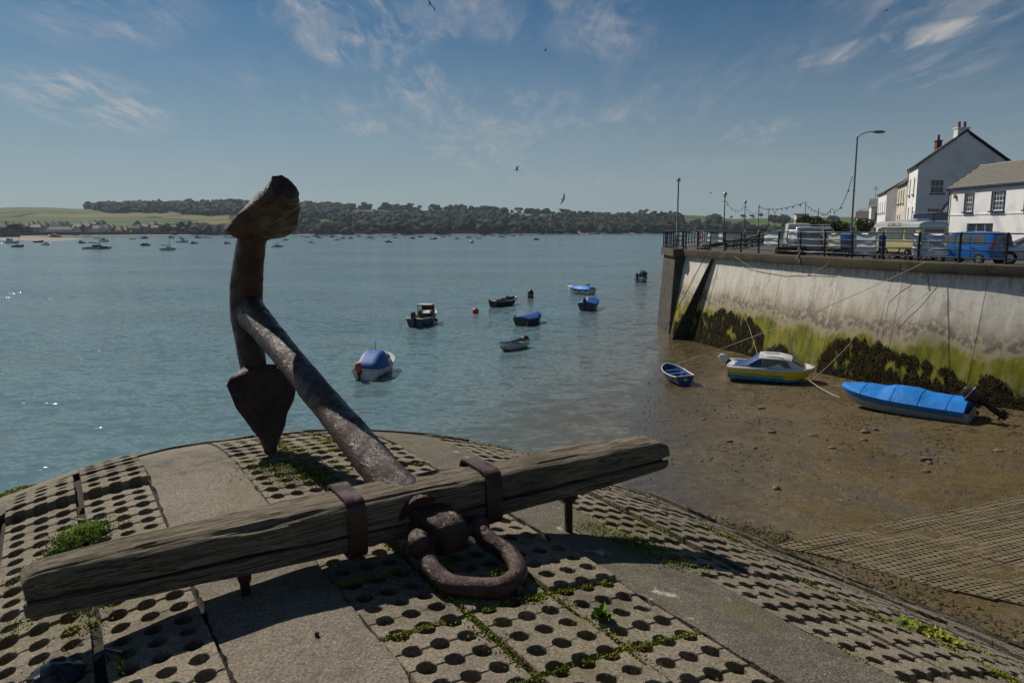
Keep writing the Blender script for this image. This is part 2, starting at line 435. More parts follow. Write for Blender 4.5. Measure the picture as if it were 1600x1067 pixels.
def wood_mat(name):
    m, t, b = newmat(name)
    pos = t.add('TexCoord').outputs['Object']
    g = t.noise(t.mapping(pos, scale=(1.9, 30, 30)), 1.6, 9, 0.74, 0.5)
    g2 = t.noise(t.mapping(pos, scale=(2.6, 70, 70)), 2.2, 6, 0.68, 0.4)
    bl = t.noise(pos, 2.2, 5, 0.6)
    geo = t.add('NewGeometry'); up = t.add('SeparateXYZ', {0: geo.outputs['Normal']}).outputs[2]
    gray = t.ramp(g, [(0.3, (0.034, 0.026, 0.017)), (0.44, (0.200, 0.162, 0.112)), (0.6, (0.310, 0.258, 0.185)), (0.8, (0.40, 0.34, 0.255))])
    col = t.mix(t.rng(g2, 0.40, 0.50, 0.85, 0.0), gray, (0.016, 0.013, 0.010))
    col = t.mix(t.rng(bl, 0.5, 0.72, 0.0, 0.55), col, (0.085, 0.078, 0.040))
    t.put(b.inputs['Base Color'], col); b.inputs['Roughness'].default_value = 0.9; b.inputs['Specular IOR Level'].default_value = 0.2
    h = t.math('ADD', t.math('MULTIPLY', g, 1.0), t.math('MULTIPLY', g2, 0.5))
    t.put(b.inputs['Normal'], t.bump(h, 0.9, 0.03))
    return m
MAT['wood'] = wood_mat('weathered_timber')
anchor = thing('anchor', AO, AR, 'huge rusty iron ship anchor with weathered timber stock resting on perforated concrete', 'anchor')
def rough_tube(mb, path, rad, n, amp, freq, seed=0.0, sub=6, caps=True):
    # a forged bar: smooth path, elliptical section, lumpy surface
    pts = []; rs = []
    P = [Vector(p) for p in path]; m = len(P)
    rad = [(r, r) if not hasattr(r, '__len__') else r for r in rad]
    for i in range(m-1):
        p0, p1, p2, p3 = P[max(i-1, 0)], P[i], P[i+1], P[min(i+2, m-1)]
        for k in range(sub):
            u = k/sub; u2, u3 = u*u, u*u*u
            pts.append(0.5*((2*p1)+(p2-p0)*u+(2*p0-5*p1+4*p2-p3)*u2+(3*p1-p0-3*p2+p3)*u3))
            rs.append((rad[i][0]*(1-u)+rad[i+1][0]*u, rad[i][1]*(1-u)+rad[i+1][1]*u))
    pts.append(P[-1]); rs.append(rad[-1])
    i0 = len(mb.v); mb.tube(pts, rs, n, caps)
    cnt = len(pts)
    for q in range(i0, i0+cnt*n):
        c = pts[(q-i0)//n]; v = Vector(mb.v[q]); d = (v-c); l = d.length
        if l > 1e-6: mb.v[q] = tuple(c+d*(1+amp*fbm(v.x*freq+seed, v.y*freq, v.z*freq)/max(l, 0.02)*0.1))
    return mb
# arms: one forged crescent from the buried bill to the raised bill
arm = [(0, 2.09, -0.03), (0, 2.19, 0.14), (0, 2.32, 0.38), (0, 2.43, 0.65), (0, 2.50, 0.92), (0, 2.48, 1.17), (0, 2.38, 1.40), (0, 2.20, 1.60), (0, 1.95, 1.74), (0, 1.64, 1.83)]
arr = [(0.035, 0.03), (0.06, 0.06), (0.085, 0.09), (0.095, 0.105), (0.115, 0.13), (0.115, 0.13), (0.105, 0.115), (0.095, 0.105), (0.095, 0.095), (0.08, 0.075)]
rough_tube(MB(), arm, arr, 24, 0.07, 7, 1.0, 8).build('arms', MAT['iron'], anchor, smooth=50)
sh = [(0, -0.14, 0.22), (0, 0.2, 0.32), (0, 0.8, 0.50), (0, 1.5, 0.71), (0, 2.1, 0.89), (0, 2.47, 1.0)]
rough_tube(MB(), sh, [(0.108, 0.108), (0.104, 0.104), (0.094, 0.094), (0.090, 0.092), (0.098, 0.105), (0.11, 0.145)], 24, 0.06, 6, 3.0, 12).build('shank', MAT['iron'], anchor, smooth=50)
def palm(base, tip, nrm, half, seed):
    # shield-shaped plate, thick and worn, domed towards the arm
    base, tip, nrm = Vector(base), Vector(tip), Vector(nrm).normalized(); ax = tip-base
    prof = [(-0.05, 0.5), (0.0, 0.8), (0.07, 1.0), (0.2, 1.0), (0.38, 0.9), (0.55, 0.75), (0.72, 0.58), (0.86, 0.43), (0.95, 0.33), (1.0, 0.2)] if seed == 8 else [(-0.05, 0.55), (0.02, 0.88), (0.12, 1.0), (0.25, 0.98), (0.4, 0.86), (0.55, 0.68), (0.7, 0.48), (0.84, 0.28), (0.95, 0.13), (1.0, 0.06)]
    rnd = random.Random(seed); mb = MB(); rings = []
    n = 14
    for l, hw in prof:
        ring = []; w_ = half*hw*(1+0.05*rnd.uniform(-1, 1))
        for k in range(n):
            a = 2*math.pi*k/n; x = w_*math.copysign(abs(math.cos(a))**0.7, math.cos(a)); y = math.sin(a)
            th = (0.075 if seed == 8 else 0.05)*(0.6+0.5*(1-abs(x)/half))
            p = base+ax*(l+0.03*(abs(x)/half)**2*(-1))+nrm*(y*th+0.05*(x/half)**2)+Vector((x, 0, 0))
            p += Vector((fbm(p.x*9+seed, p.y*9, p.z*9), 0, fbm(p.x*9, p.y*9+seed, p.z*9)))*(0.034 if seed == 8 else 0.02)
            ring.append(p)
        rings.append(ring)
    mb.loft(rings, True, True, True); return mb
palm((0, 2.30, 0.56), (0, 2.05, 0.0), (0, -0.92, -0.3), 0.24, 3).build('palm', MAT['iron'], anchor, smooth=45)
palm((0, 2.17, 1.60), (0, 1.54, 1.85), (0, -0.40, -0.92), 0.245, 8).build('palm', MAT['iron'], anchor, smooth=45)
# square head of the shank, pin and shackle
ca, sa = math.cos(-AR), math.sin(-AR)
def aloc(px, py, z):                         # a point of the photograph at height z above the slipway, in the anchor's frame
    p = atz(px, py, PZ+z)-AO; return Vector((p.x*ca-p.y*sa, p.x*sa+p.y*ca, z))
pinL, pinR = aloc(654, 849, 0.15), aloc(746, 822, 0.15); pc_ = (pinL+pinR)/2; pax = (pinR-pinL).normalized(); pfw = Vector((pax.y, -pax.x, 0))
mb = MB(); hd = []; h0, h1 = Vector((0, -0.02, 0.235)), pc_+pfw*0.06+Vector((0, 0, -0.015))
for k_, hw, hh in [(0.0, 0.098, 0.085), (0.25, 0.094, 0.083), (0.5, 0.09, 0.082), (0.75, 0.088, 0.085), (0.92, 0.084, 0.082), (1.0, 0.07, 0.06)]:
    ring = []; c_ = h0.lerp(h1, k_); ax_ = pax.lerp(Vector((1, 0, 0)), 1-k_).normalized()
    for q in range(24):
        a = 2*math.pi*(q+0.5)/24; x = hw*math.copysign(abs(math.cos(a))**0.3, math.cos(a)); y = hh*math.copysign(abs(math.sin(a))**0.3, math.sin(a))
        p = c_+ax_*x+Vector((0, -y*0.12, y)); p += Vector((1, 0, 1))*0.006*fbm(p.x*14, p.y*14, p.z*14); ring.append(p)
    hd.append(ring)
mb.loft(hd, True, True, True); mb.build('shank_head', MAT['iron'], anchor, smooth=45)
sp = [pinL+pax*0.02, aloc(667, 862, 0.12), aloc(677, 890, 0.08), aloc(705, 912, 0.055), aloc(748, 918, 0.05), aloc(788, 915, 0.05), aloc(810, 893, 0.055), aloc(797, 866, 0.075), aloc(768, 845, 0.11), pinR-pax*0.01]
shk = rough_tube(MB(), sp, [0.055, 0.04, 0.042, 0.044, 0.045, 0.046, 0.044, 0.042, 0.040, 0.052], 16, 0.022, 12, 5.0, 7).build('shackle', MAT['iron'], anchor, smooth=50)
mb = MB()
for p, r in ((pinL, 0.072), (pinR, 0.062)):
    i0 = len(mb.v); mb.ball(p, r, 16, 10, (0.8, 1, 1))
    for q in range(i0, len(mb.v)):
        v = Vector(mb.v[q]); mb.v[q] = tuple(p+(v-p)*(1+0.12*fbm(v.x*12, v.y*12, v.z*12)))
e1 = MB(); e1.v = mb.v[:len(mb.v)//2]; n2 = len(mb.f)//2; e1.f = mb.f[:n2]; e1.mi = [0]*n2; e1.build('eye', MAT['iron'], shk, smooth=50)
e2 = MB(); h0 = len(mb.v)//2; e2.v = mb.v[h0:]; e2.f = [tuple(i-h0 for i in f) for f in mb.f[n2:]]; e2.mi = [0]*n2; e2.build('eye', MAT['iron'], shk, smooth=50)
MB().cyl(pinL-pax*0.05, pinR+pax*0.05, 0.035, n=14).build('pin', MAT['iron'], shk, smooth=45)
# worn strap looped over the shackle bow
c = sp[5]*0.6+sp[6]*0.4; tdir = (sp[6]-sp[4]).normalized(); up = Vector((0, 0, 1)); sd = tdir.cross(up).normalized()
mb = MB(); rings = []
for k in range(13):
    a = math.pi*(0.02+0.96*k/12); q = c+sd*math.cos(a)*0.066+up*(math.sin(a)*0.064-0.04 if 0 < k < 12 else -0.05)
    nrm = (sd*math.cos(a)+up*math.sin(a)).normalized()
    tw = tdir*0.016
    rings.append([q-tw, q+tw, q+tw+nrm*0.008, q-tw+nrm*0.008])
mb.loft(rings, True, True, True); mb.build('strap', MAT['strap'], shk, smooth=35)

# timber stock: two balks clamped together
STA = R(29.5); stock = bpy.data.objects.new('stock', None); C.objects.link(stock); stock.parent = anchor
stock.location = (0, 0, 0.225); stock.rotation_euler = (0, R(-1.7), STA-AR)
def half_w(u): return 0.148-0.048*abs(u)**1.4
def top_z(u): return 0.130-0.036*abs(u)**1.5
def bot_z(u): return -0.125+0.036*abs(u)**1.6
def balk(zlo, zhi, seed, name, end_round):
    mb = MB(); rings = []; NL, NR = 260, 56
    for i in range(NL+1):
        u = -1+2*i/NL; x = u*1.62; e = min(1-u, u+1)*1.62
        shr = 1.0 if e > end_round else math.sqrt(max(0.05, 1-((end_round-e)/end_round)**2))*0.35+0.65
        hw = half_w(u)*(0.7+0.3*shr); lo, hi = zlo(u), zhi(u); cz = (lo+hi)/2; hh = (hi-lo)/2*shr
        cz += (1-shr)*(hi-lo)/2*(-0.95 if name == 'up' else 0.95)
        ring = []
        for k in range(NR):
            a = 2*math.pi*k/NR; ex = 0.52 if (math.sin(a) > 0) == (name == 'up') else 0.16; y = hw*math.copysign(abs(math.cos(a))**ex, math.cos(a)); z = hh*math.copysign(abs(math.sin(a))**ex, math.sin(a))
            g = fbm(x*1.6+seed, y*36, z*36, 4); cr = fbm(x*0.9+seed*2, y*19+3, z*19, 3)
            dsp = 0.007*g-0.05*max(0.0, cr-0.30)+0.008*fbm(x*1.5, y*3+seed, z*3)
            n = Vector((0, y/hw, z/hh)).normalized()
            ring.append(Vector((x+0.02*fbm(y*6, z*6, seed)*(1 if e < 0.02 else 0), y+n.y*dsp, cz+z+n.z*dsp)))
        rings.append(ring)
    mb.loft(rings, True, True, True); return mb.build('balk', MAT['wood'], stock, smooth=40)
seam = lambda u: bot_z(u)+0.38*(top_z(u)-bot_z(u))
balk(lambda u: seam(u)+0.005, top_z, 2.0, 'up', 0.10)
balk(bot_z, lambda u: seam(u)-0.005, 7.0, 'lo', 0.05)
def strap_band(x, wdt, rz):
    u = x/1.62; hw, t, b = half_w(u)+0.006, top_z(u)+0.008, bot_z(u)-0.008; r = 0.04; o = []
    for cx, cz, a0 in ((hw-r, t-r, 0), (-hw+r, t-r, 90), (-hw+r, b+r, 180), (hw-r, b+r, 270)):
        for k in range(5):
            a = R(a0+90*k/4); o.append((cx+r*math.cos(a), cz+r*math.sin(a), math.cos(a), math.sin(a)))
    mb = MB(); th = 0.013; rr = []
    for y, z, ny, nz in o: rr.append([Vector((x-wdt/2+rz*z, y, z)), Vector((x+wdt/2+rz*z, y, z)), Vector((x+wdt/2+rz*z, y+ny*th, z+nz*th)), Vector((x-wdt/2+rz*z, y+ny*th, z+nz*th))])
    ids = [mb.ring(q) for q in rr]
    for k in range(len(ids)): mb.skin(ids[k], ids[(k+1) % len(ids)])
    mb.build('iron_band', MAT['strap'], stock, smooth=35)
strap_band(-0.30, 0.088, 0.0); strap_band(0.42, 0.088, 0.0)
def prop(x, y, hgt, flare):
    mb = MB(); u = x/1.62; b = bot_z(u)+0.01
    mb.loft([[(x+dx*w_, y+dy*w_*0.7, z) for dx, dy in ((-1, -1), (1, -1), (1, 1), (-1, 1))] for z, w_ in ((b, flare), (b-0.035, flare*0.95), (b-0.06, 0.02), (b-hgt, 0.018))], True, True, True)
    mb.build('prop', MAT['strap'], stock, smooth=30, bevel=0.003)
prop(-0.80, -0.07, 0.20, 0.03); prop(0.93, -0.06, 0.30, 0.045)

# ================================================================== water and beach
SHORE = [(-6, -4), (-2.0, 8), (1.0, 17), (2.38, 21.94), (3.68, 26.78), (5.14, 31.69), (6.89, 38.7), (9.3, 47.0), (11.1, 53), (12.6, 62), (16, 80)]
def shore_x(Y):
    for (x0, y0), (x1, y1) in zip(SHORE, SHORE[1:]):
        if y0 <= Y <= y1: return x0+(x1-x0)*(Y-y0)/(y1-y0)
    return SHORE[0][0] if Y < 0 else SHORE[-1][0]
def beach_z(x, y):
    d = x-shore_x(y)
    z = 0.024*d if d > 0 else 0.05*d
    z += 0.05*fbm(x*0.35, y*0.35, 3)*min(1, max(0.25, abs(d)/4))
    z += 0.012*fbm(x*2.2, y*2.2, 1)+0.005*fbm(x*8, y*8, 2, 2)
    return z
def mud_mat():
    m, t, b = newmat('wet_mud')
    pos = t.add('NewGeometry').outputs['Position']; z = t.add('SeparateXYZ', {0: pos}).outputs[2]
    n1 = t.noise(pos, 0.35, 6, 0.6); n2 = t.noise(pos, 3.0, 7, 0.68); n3 = t.noise(pos, 26, 5, 0.7)
    col = t.ramp(t.math('ADD', t.math('MULTIPLY', n1, 0.45), t.math('MULTIPLY', n2, 0.55)), [(0.33, (0.056, 0.037, 0.013)), (0.5, (0.108, 0.073, 0.026)), (0.68, (0.150, 0.104, 0.042))])
    col = t.mix(t.rng(t.math('ADD', t.math('MULTIPLY', n3, 0.6), t.math('MULTIPLY', t.noise(pos, 7, 6, 0.7), 0.4)), 0.49, 0.60, 0.0, 0.85), col, (0.030, 0.026, 0.014))
    gr = t.noise(t.mapping(pos, loc=(4, 2, 0)), 0.8, 6, 0.7)
    col = t.mix(t.rng(gr, 0.55, 0.70, 0.0, 0.6), col, (0.055, 0.058, 0.014))
    v = t.add('TexVoronoi', {'Vector': pos, 'Scale': 9.0})
    col = t.mix(t.math('MULTIPLY', t.math('LESS_THAN', v.outputs['Distance'], 0.10), t.rng(n2, 0.45, 0.6, 0.0, 0.8)), col, (0.30, 0.27, 0.22))
    pv_ = t.add('TexVoronoi', {'Vector': pos, 'Scale': 20.0}); pc2 = t.add('SeparateColor', {0: pv_.outputs['Color']}).outputs[0]
    gm_ = t.math('MULTIPLY', t.rng(t.noise(t.mapping(pos, loc=(7, 1, 0)), 0.55, 5, 0.65), 0.42, 0.58), t.math('LESS_THAN', pv_.outputs['Distance'], 0.36))
    col = t.mix(t.math('MULTIPLY', gm_, 0.8), col, t.ramp(pc2, [(0.0, (0.035, 0.03, 0.02)), (0.55, (0.11, 0.09, 0.06)), (0.95, (0.30, 0.27, 0.22))]))
    wet = t.math('MAXIMUM', t.rng(t.math('ADD', z, t.math('MULTIPLY', t.math('SUBTRACT', n1, 0.5), 0.16)), 0.0, 0.24, 1.0, 0.0), t.rng(t.noise(t.mapping(pos, loc=(1, 8, 0)), 0.5, 4, 0.6), 0.50, 0.62, 0.0, 0.8))
    col = t.mix(t.math('MULTIPLY', wet, 0.35), col, (0.045, 0.036, 0.022))
    t.put(b.inputs['Base Color'], col)
    t.put(b.inputs['Roughness'], t.math('SUBTRACT', t.rng(n2, 0.3, 0.7, 0.55, 0.8), t.math('MULTIPLY', wet, 0.5)))
    t.put(b.inputs['Specular IOR Level'], t.rng(wet, 0.0, 1.0, 0.15, 0.8))
    h = t.math('ADD', t.math('MULTIPLY', n2, 1.0), t.math('ADD', t.math('MULTIPLY', n3, 0.45), t.math('MULTIPLY', gm_, 0.35)))
    t.put(b.inputs['Normal'], t.bump(h, t.math('SUBTRACT', 0.95, t.math('MULTIPLY', wet, 0.82)), 0.06))
    return m
MAT['mud'] = mud_mat()
mb = MB(); bx0, bx1, by0, by1, st = -6.0, 27.0, 3.0, 60.0, 0.19
mb.grid(lambda u, v: (bx0+(bx1-bx0)*u, by0+(by1-by0)*v, beach_z(bx0+(bx1-bx0)*u, by0+(by1-by0)*v)), int((bx1-bx0)/st), int((by1-by0)/st))
beach = tag(mb.build('beach', MAT['mud'], fix=False, smooth=80), kind='structure')

def water_mat():
    m, t, b = newmat('estuary_water')
    pos = t.add('NewGeometry').outputs['Position']; sp_ = t.add('SeparateXYZ', {0: pos})
    x, y = sp_.outputs[0], sp_.outputs[1]
    d = t.math('SUBTRACT', x, t.math('ADD', -2.8, t.math('MULTIPLY', y, 0.246)))
    d = t.math('ADD', d, t.math('MULTIPLY', t.math('SUBTRACT', t.noise(pos, 0.25, 4), 0.5), 4.0))
    shallow = t.rng(d, -11.0, 0.3)
    band = t.noise(t.mapping(pos, scale=(0.012, 0.035, 1)), 1.0, 4, 0.6)
    deep = t.mix(t.rng(band, 0.35, 0.65), (0.096, 0.158, 0.166), (0.114, 0.180, 0.188))
    t.put(b.inputs['Base Color'], t.mix(shallow, deep, (0.105, 0.090, 0.055)))
    b.inputs['Roughness'].default_value = 0.13; b.inputs['IOR'].default_value = 1.333; b.inputs['Specular IOR Level'].default_value = 0.5
    # wave slopes straight from noise, so that far water stays rough instead of turning into a mirror
    calm = t.rng(d, -9.0, 0.5, 1.0, 0.42)
    def slopes(rot, sc, amp):
        c = t.noise(t.mapping(pos, rot=(0, 0, R(rot)), scale=sc), 1.0, 2, 0.55, 0.5, col=True)
        return t.add('VectorMath', {0: t.add('VectorMath', {0: c, 1: (0.5, 0.5, 0.5)}, operation='SUBTRACT').outputs[0], 1: (amp, amp*1.3, 0)}, operation='MULTIPLY').outputs[0]
    tot = slopes(20, (0.8, 1.3, 1), 0.70)
    for a_ in ((-12, (2.4, 3.6, 1), 0.56), (30, (0.12, 0.22, 1), 0.35), (5, (7.0, 9.5, 1), 0.34)): tot = t.add('VectorMath', {0: tot, 1: slopes(*a_)}, operation='ADD').outputs[0]
    wind = t.rng(t.noise(t.mapping(pos, scale=(0.012, 0.03, 1)), 1.0, 4, 0.6), 0.35, 0.65, 0.6, 1.15)
    tot = t.add('VectorMath', {0: tot, 'Scale': t.math('MULTIPLY', calm, wind)}, operation='SCALE').outputs[0]
    nv = t.add('VectorMath', {0: t.add('VectorMath', {0: tot, 1: (0, 0, 1)}, operation='ADD').outputs[0]}, operation='NORMALIZE').outputs[0]
    t.put(b.inputs['Normal'], nv)
    return m
MAT['water'] = water_mat()
mb = MB(); mb.poly([(-4000, -60, 0), (4000, -60, 0), (4000, 1600, 0), (-4000, 1600, 0)])
tag(mb.build('water', MAT['water'], fix=False), kind='structure')

# paved launching apron below the head: rows of perforated slabs sunk in the mud
MAT['apron'] = concrete_mat('muddy_concrete', (0.140, 0.108, 0.060), 0.5)
apron = tag(MB().build('apron', MAT['mud'], fix=False), kind='structure')
A0 = Vector((6.2, 17.35, 0)); AU = (Vector((13.23, 19.01, 0))-Vector((7.19, 16.75, 0))).normalized(); AV = (Vector((9.67, 14.39, 0))-Vector((5.97, 17.51, 0))).normalized()
apron_mb = MB()
def apr_z(p): return 0.024*(p.x-shore_x(p.y))+0.025+0.03*fbm(p.x*0.8, p.y*0.8, 6)
apron_mb.grid(lambda u, v: (lambda p: (p.x, p.y, apr_z(p)-0.055))(A0+AU*(-0.15+u*11.6)+AV*(-0.15+v*9.9)), 60, 60)
def apr(u, v):
    p = A0+AU*u+AV*v; p.z = apr_z(p)+0.006*fbm(u*3, v*3, 5); return p
apron.data = apron_mb.mesh('apron', (MAT['mud'],))
arnd = random.Random(4); aset = []
AW, AL = 0.62, 0.62
for j in range(15):
    for i in range(18):
        u, v = i*AL+0.12*math.sin(j), j*(AW+0.03)
        # the ragged lower-left boundary and silted corners
        if fbm(u*0.5, v*0.5, 8) > 0.95: continue
        p = apr(u+AL/2, v+AW/2)
        if inview(p, 700): aset.append((proj(p)[2]+(0 if inview(p, 20) else 50), u, v))
aset.sort()
def apron_slab(mb, u0, v0):
    n, m_ = 4, 3; du, dv = (AL-0.012)/n, AW/m_; zoff = arnd.gauss(0, 0.006)
    def P(u, v, h): q = apr(u, v); q.z += h+zoff; return q
    # a lattice: each cell is a ring round a lozenge-shaped hole
    for a in range(n):
        for b_ in range(m_):
            cu, cv = u0+du*(a+0.5), v0+dv*(b_+0.5); ru, rv = du*0.30, dv*0.27
            o = [P(cu-du/2, cv-dv/2, 0), P(cu, cv-dv/2, 0), P(cu+du/2, cv-dv/2, 0), P(cu+du/2, cv, 0), P(cu+du/2, cv+dv/2, 0), P(cu, cv+dv/2, 0), P(cu-du/2, cv+dv/2, 0), P(cu-du/2, cv, 0)]
            q = [P(cu+ru*math.cos(k), cv+rv*math.sin(k), 0) for k in (R(225), R(270), R(315), 0, R(45), R(90), R(135), R(180))]
            lo = [p-Vector((0, 0, 0.06)) for p in q]
            A, B, D = mb.ring(o), mb.ring(q), mb.ring(lo); mb.skin(A, B); mb.skin(B, D)
    c = [P(u0, v0, 0), P(u0+AL-0.012, v0, 0), P(u0+AL-0.012, v0+AW, 0), P(u0, v0+AW, 0)]
    A = mb.ring(c); B = mb.ring([p-Vector((0, 0, 0.07)) for p in c]); mb.skin(B, A)
for f, u, v in aset[:160]:
    mb = MB(); apron_slab(mb, u, v); mb.build('slab', MAT['apron'], apron, fix=False)
if aset[160:]:
    mb = MB()
    for f, u, v in aset[160:]: apron_slab(mb, u, v)
    tag(mb.build('distant_slabs', MAT['apron'], apron, fix=False), kind='stuff')

# ================================================================== quay
QZ, RZ = 6.1, 5.85
QP = [Vector(p) for p in [(12.1, 56.0, 0), (13.0, 51.6, 0), (14.0, 47.6, 0), (15.5, 42.4, 0), (17.45, 36.8, 0), (19.85, 32.05, 0), (22.6, 28.0, 0), (26.5, 23.5, 0)]]
def spline(P, n=14):
    out = []
    for i in range(len(P)-1):
        p0, p1, p2, p3 = P[max(i-1, 0)], P[i], P[i+1], P[min(i+2, len(P)-1)]
        for k in range(n):
            u = k/n; out.append(0.5*((2*p1)+(p2-p0)*u+(2*p0-5*p1+4*p2-p3)*u*u+(3*p1-p0-3*p2+p3)*u**3))
    out.append(P[-1]); return out
class Path:
    def __init__(self, pts):
        self.p = pts; self.l = [0.0]
        for a, b in zip(pts, pts[1:]): self.l.append(self.l[-1]+(b-a).length)
        self.L = self.l[-1]
    def at(self, s):
        s = max(0.0, min(self.L, s))
        for i in range(len(self.p)-1):
            if s <= self.l[i+1]+1e-9:
                d = self.l[i+1]-self.l[i]; u = (s-self.l[i])/d if d else 0
                return self.p[i].lerp(self.p[i+1], u), (self.p[i+1]-self.p[i]).normalized()
        return self.p[-1], (self.p[-1]-self.p[-2]).normalized()
    def off(self, s, d):                      # d to the land side
        p, t = self.at(s); return p+Vector((-t.y, t.x, 0))*d
QUAY = Path(spline(QP)); BAT = 1.25      # the wall leans back by this much over its height
def wall_mat():
    m, t, b = newmat('limewashed_wall')
    pos = t.add('NewGeometry').outputs['Position']; z = t.add('SeparateXYZ', {0: pos}).outputs[2]
    n1 = t.noise(pos, 0.55, 6, 0.62); n2 = t.noise(pos, 3.5, 7, 0.68); n3 = t.noise(pos, 16, 6, 0.7)
    sv = t.noise(t.mapping(pos, scale=(2.2, 2.2, 0.22)), 1.2, 6, 0.65)
    sv2 = t.noise(t.mapping(pos, loc=(5, 3, 0), scale=(5, 5, 0.3)), 1.2, 5, 0.6)
    zn = t.math('ADD', z, t.math('ADD', t.math('MULTIPLY', t.math('SUBTRACT', n1, 0.5), 1.9), t.math('MULTIPLY', t.math('SUBTRACT', n2, 0.5), 0.9)))
    zs = t.math('ADD', z, t.math('MULTIPLY', t.math('SUBTRACT', sv, 0.5), 3.4))
    white = t.ramp(t.math('ADD', t.math('MULTIPLY', sv, 0.4), t.math('MULTIPLY', n2, 0.6)), [(0.32, (0.44, 0.40, 0.33)), (0.48, (0.58, 0.545, 0.475)), (0.66, (0.65, 0.62, 0.56))])
    white = t.mix(t.rng(sv2, 0.58, 0.74, 0.0, 0.4), white, (0.27, 0.22, 0.15))
    col = t.mix(t.rng(zs, 2.7, 4.7, 0.85, 0.0), white, t.mix(n2, (0.33, 0.25, 0.155), (0.46, 0.38, 0.26)))
    dark = t.math('MULTIPLY', t.rng(zn, 2.4, 2.9), t.rng(zn, 3.0, 3.8, 1.0, 0.0))
    col = t.mix(t.math('MULTIPLY', dark, t.rng(n2, 0.38, 0.58, 0.0, 0.85)), col, (0.105, 0.092, 0.075))
    gs = t.math('ADD', t.math('MULTIPLY', sv, 0.6), t.math('MULTIPLY', n1, 0.4)); grn = t.ramp(gs, [(0.34, (0.06, 0.06, 0.010)), (0.46, (0.13, 0.135, 0.008)), (0.54, (0.20, 0.185, 0.012)), (0.66, (0.26, 0.22, 0.12))])
    col = t.mix(t.rng(zn, 2.1, 2.8, 1.0, 0.0), col, grn)
    col = t.mix(t.rng(zn, 0.3, 1.1, 0.75, 0.0), col, (0.03, 0.030, 0.014))
    col = t.mix(t.rng(n3, 0.58, 0.66, 0.0, 0.6), col, (0.10, 0.085, 0.065))
    pt_ = t.noise(t.mapping(pos, loc=(3, 3, 3), scale=(1, 1, 0.7)), 1.1, 7, 0.72)
    col = t.mix(t.rng(pt_, 0.56, 0.64, 0.0, 0.5), col, (0.26, 0.225, 0.17))
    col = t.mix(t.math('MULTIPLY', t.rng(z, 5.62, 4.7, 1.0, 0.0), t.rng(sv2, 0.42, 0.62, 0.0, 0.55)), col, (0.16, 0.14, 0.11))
    t.put(b.inputs['Base Color'], col); b.inputs['Roughness'].default_value = 0.88; b.inputs['Specular IOR Level'].default_value = 0.25
    t.put(b.inputs['Normal'], t.bump(t.math('ADD', n2, t.math('MULTIPLY', n3, 0.5)), 0.35, 0.03))
    return m
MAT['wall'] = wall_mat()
MAT['coping'] = concrete_mat('coping_concrete', (0.078, 0.064, 0.044), 0.8, 0.35)
MAT['pier'] = surf('pier_concrete', [(0.022, 0.019, 0.013), (0.055, 0.048, 0.036), (0.10, 0.09, 0.07)], 1.6, 0.9, 0.6, 12, bdist=0.03)
quay = thing('quay_wall', (0, 0, 0), 0, 'long limewashed harbour wall with green algae and brown weed below a concrete coping', 'wall')
s = 0.35; k = 0
while s < QUAY.L-0.1:
    e = min(QUAY.L, s+(3.9 if k % 3 else 4.6)); mb = MB(); n = 12; nz = 10
    def wp(u, v, s=s, e=e):
        q = s+0.012+(e-s-0.024)*u; z = -0.9+6.5*v; p = QUAY.off(q, 0.28-BAT*(1-v)-0.012*(1 if u in (0, 1) else 0)+0.02*fbm(q, z*0.8, 3)); p.z = z; return p
    ids = mb.grid(wp, n, nz)
    for col_ in (0, n):                        # joint returns
        a = [ids[j][col_] for j in range(nz+1)]
        bck = [mb.vert(Vector(mb.v[i])+Vector((0.5, 0.35, 0))) for i in a]; mb.skin(a, bck, False)
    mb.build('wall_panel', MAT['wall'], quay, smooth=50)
    mb = MB(); rings = []
    for i in range(9):
        q = s+0.006+(e-s-0.012)*i/8; jj = 0.012*fbm(q*2, 1.0)
        rings.append([QUAY.off(q, a)+Vector((0, 0, z)) for a, z in ((0.30, 5.6), (0.02+jj, 5.6+jj), (0.0, 5.64), (0.0+jj, 6.06), (0.04, 6.10+jj*0.3), (0.75, 6.105), (0.75, 5.6))])
    mb.loft(rings, True, True, True); mb.build('coping_slab', MAT['coping'], quay, smooth=30)
    s = e; k += 1
# backing so that joints are dark and closed
mb = MB(); mb.grid(lambda u, v: QUAY.off(0.3+u*(QUAY.L-0.3), 0.42-BAT*(1-v))+Vector((0, 0, -0.9+6.6*v)), 60, 2); mb.build('core', MAT['pier'], quay)
# pier head at the far end with its own cap, and the steep stair buttress in front of it
mb = MB(); mb.loft([[(11.75-o, 55.6-o, z), (12.75, 55.4-o, z), (15.5, 61, z), (11.9-o, 60.5, z)] for z, o in ((-0.9, 0.45), (5.55, 0.0))], True, False, True); mb.build('pier_head', MAT['pier'], quay, bevel=0.03)
mb = MB(); mb.loft([[(11.55, 55.35, z), (12.95, 55.15, z), (15.6, 61.2, z), (11.7, 60.7, z)] for z in (5.55, 6.1)], True, True, True); mb.build('pier_cap', MAT['coping'], quay, bevel=0.03)
b0, b1 = Vector((13.15, 51.0, 5.55)), Vector((10.75, 52.4, -0.6)); wd = Vector((0.45, 0.95, 0)).normalized()*1.25
mb = MB(); dv_ = (b1-b0); nn = Vector((dv_.z, 0, -dv_.x)).normalized()*(0.85)
mb.loft([[b0, b0+wd, b0+wd+Vector((0.5, 0.2, 0)), b0+Vector((0.5, 0.2, 0))], [b1, b1+wd, b1+wd+Vector((1.1, 0.2, 0)), b1+Vector((1.1, 0.2, 0))]], True, True, True)
MAT['stone_wet'] = surf('weedy_stone', [(0.014, 0.013, 0.008), (0.035, 0.03, 0.018), (0.05, 0.045, 0.02)], 3, 0.8)
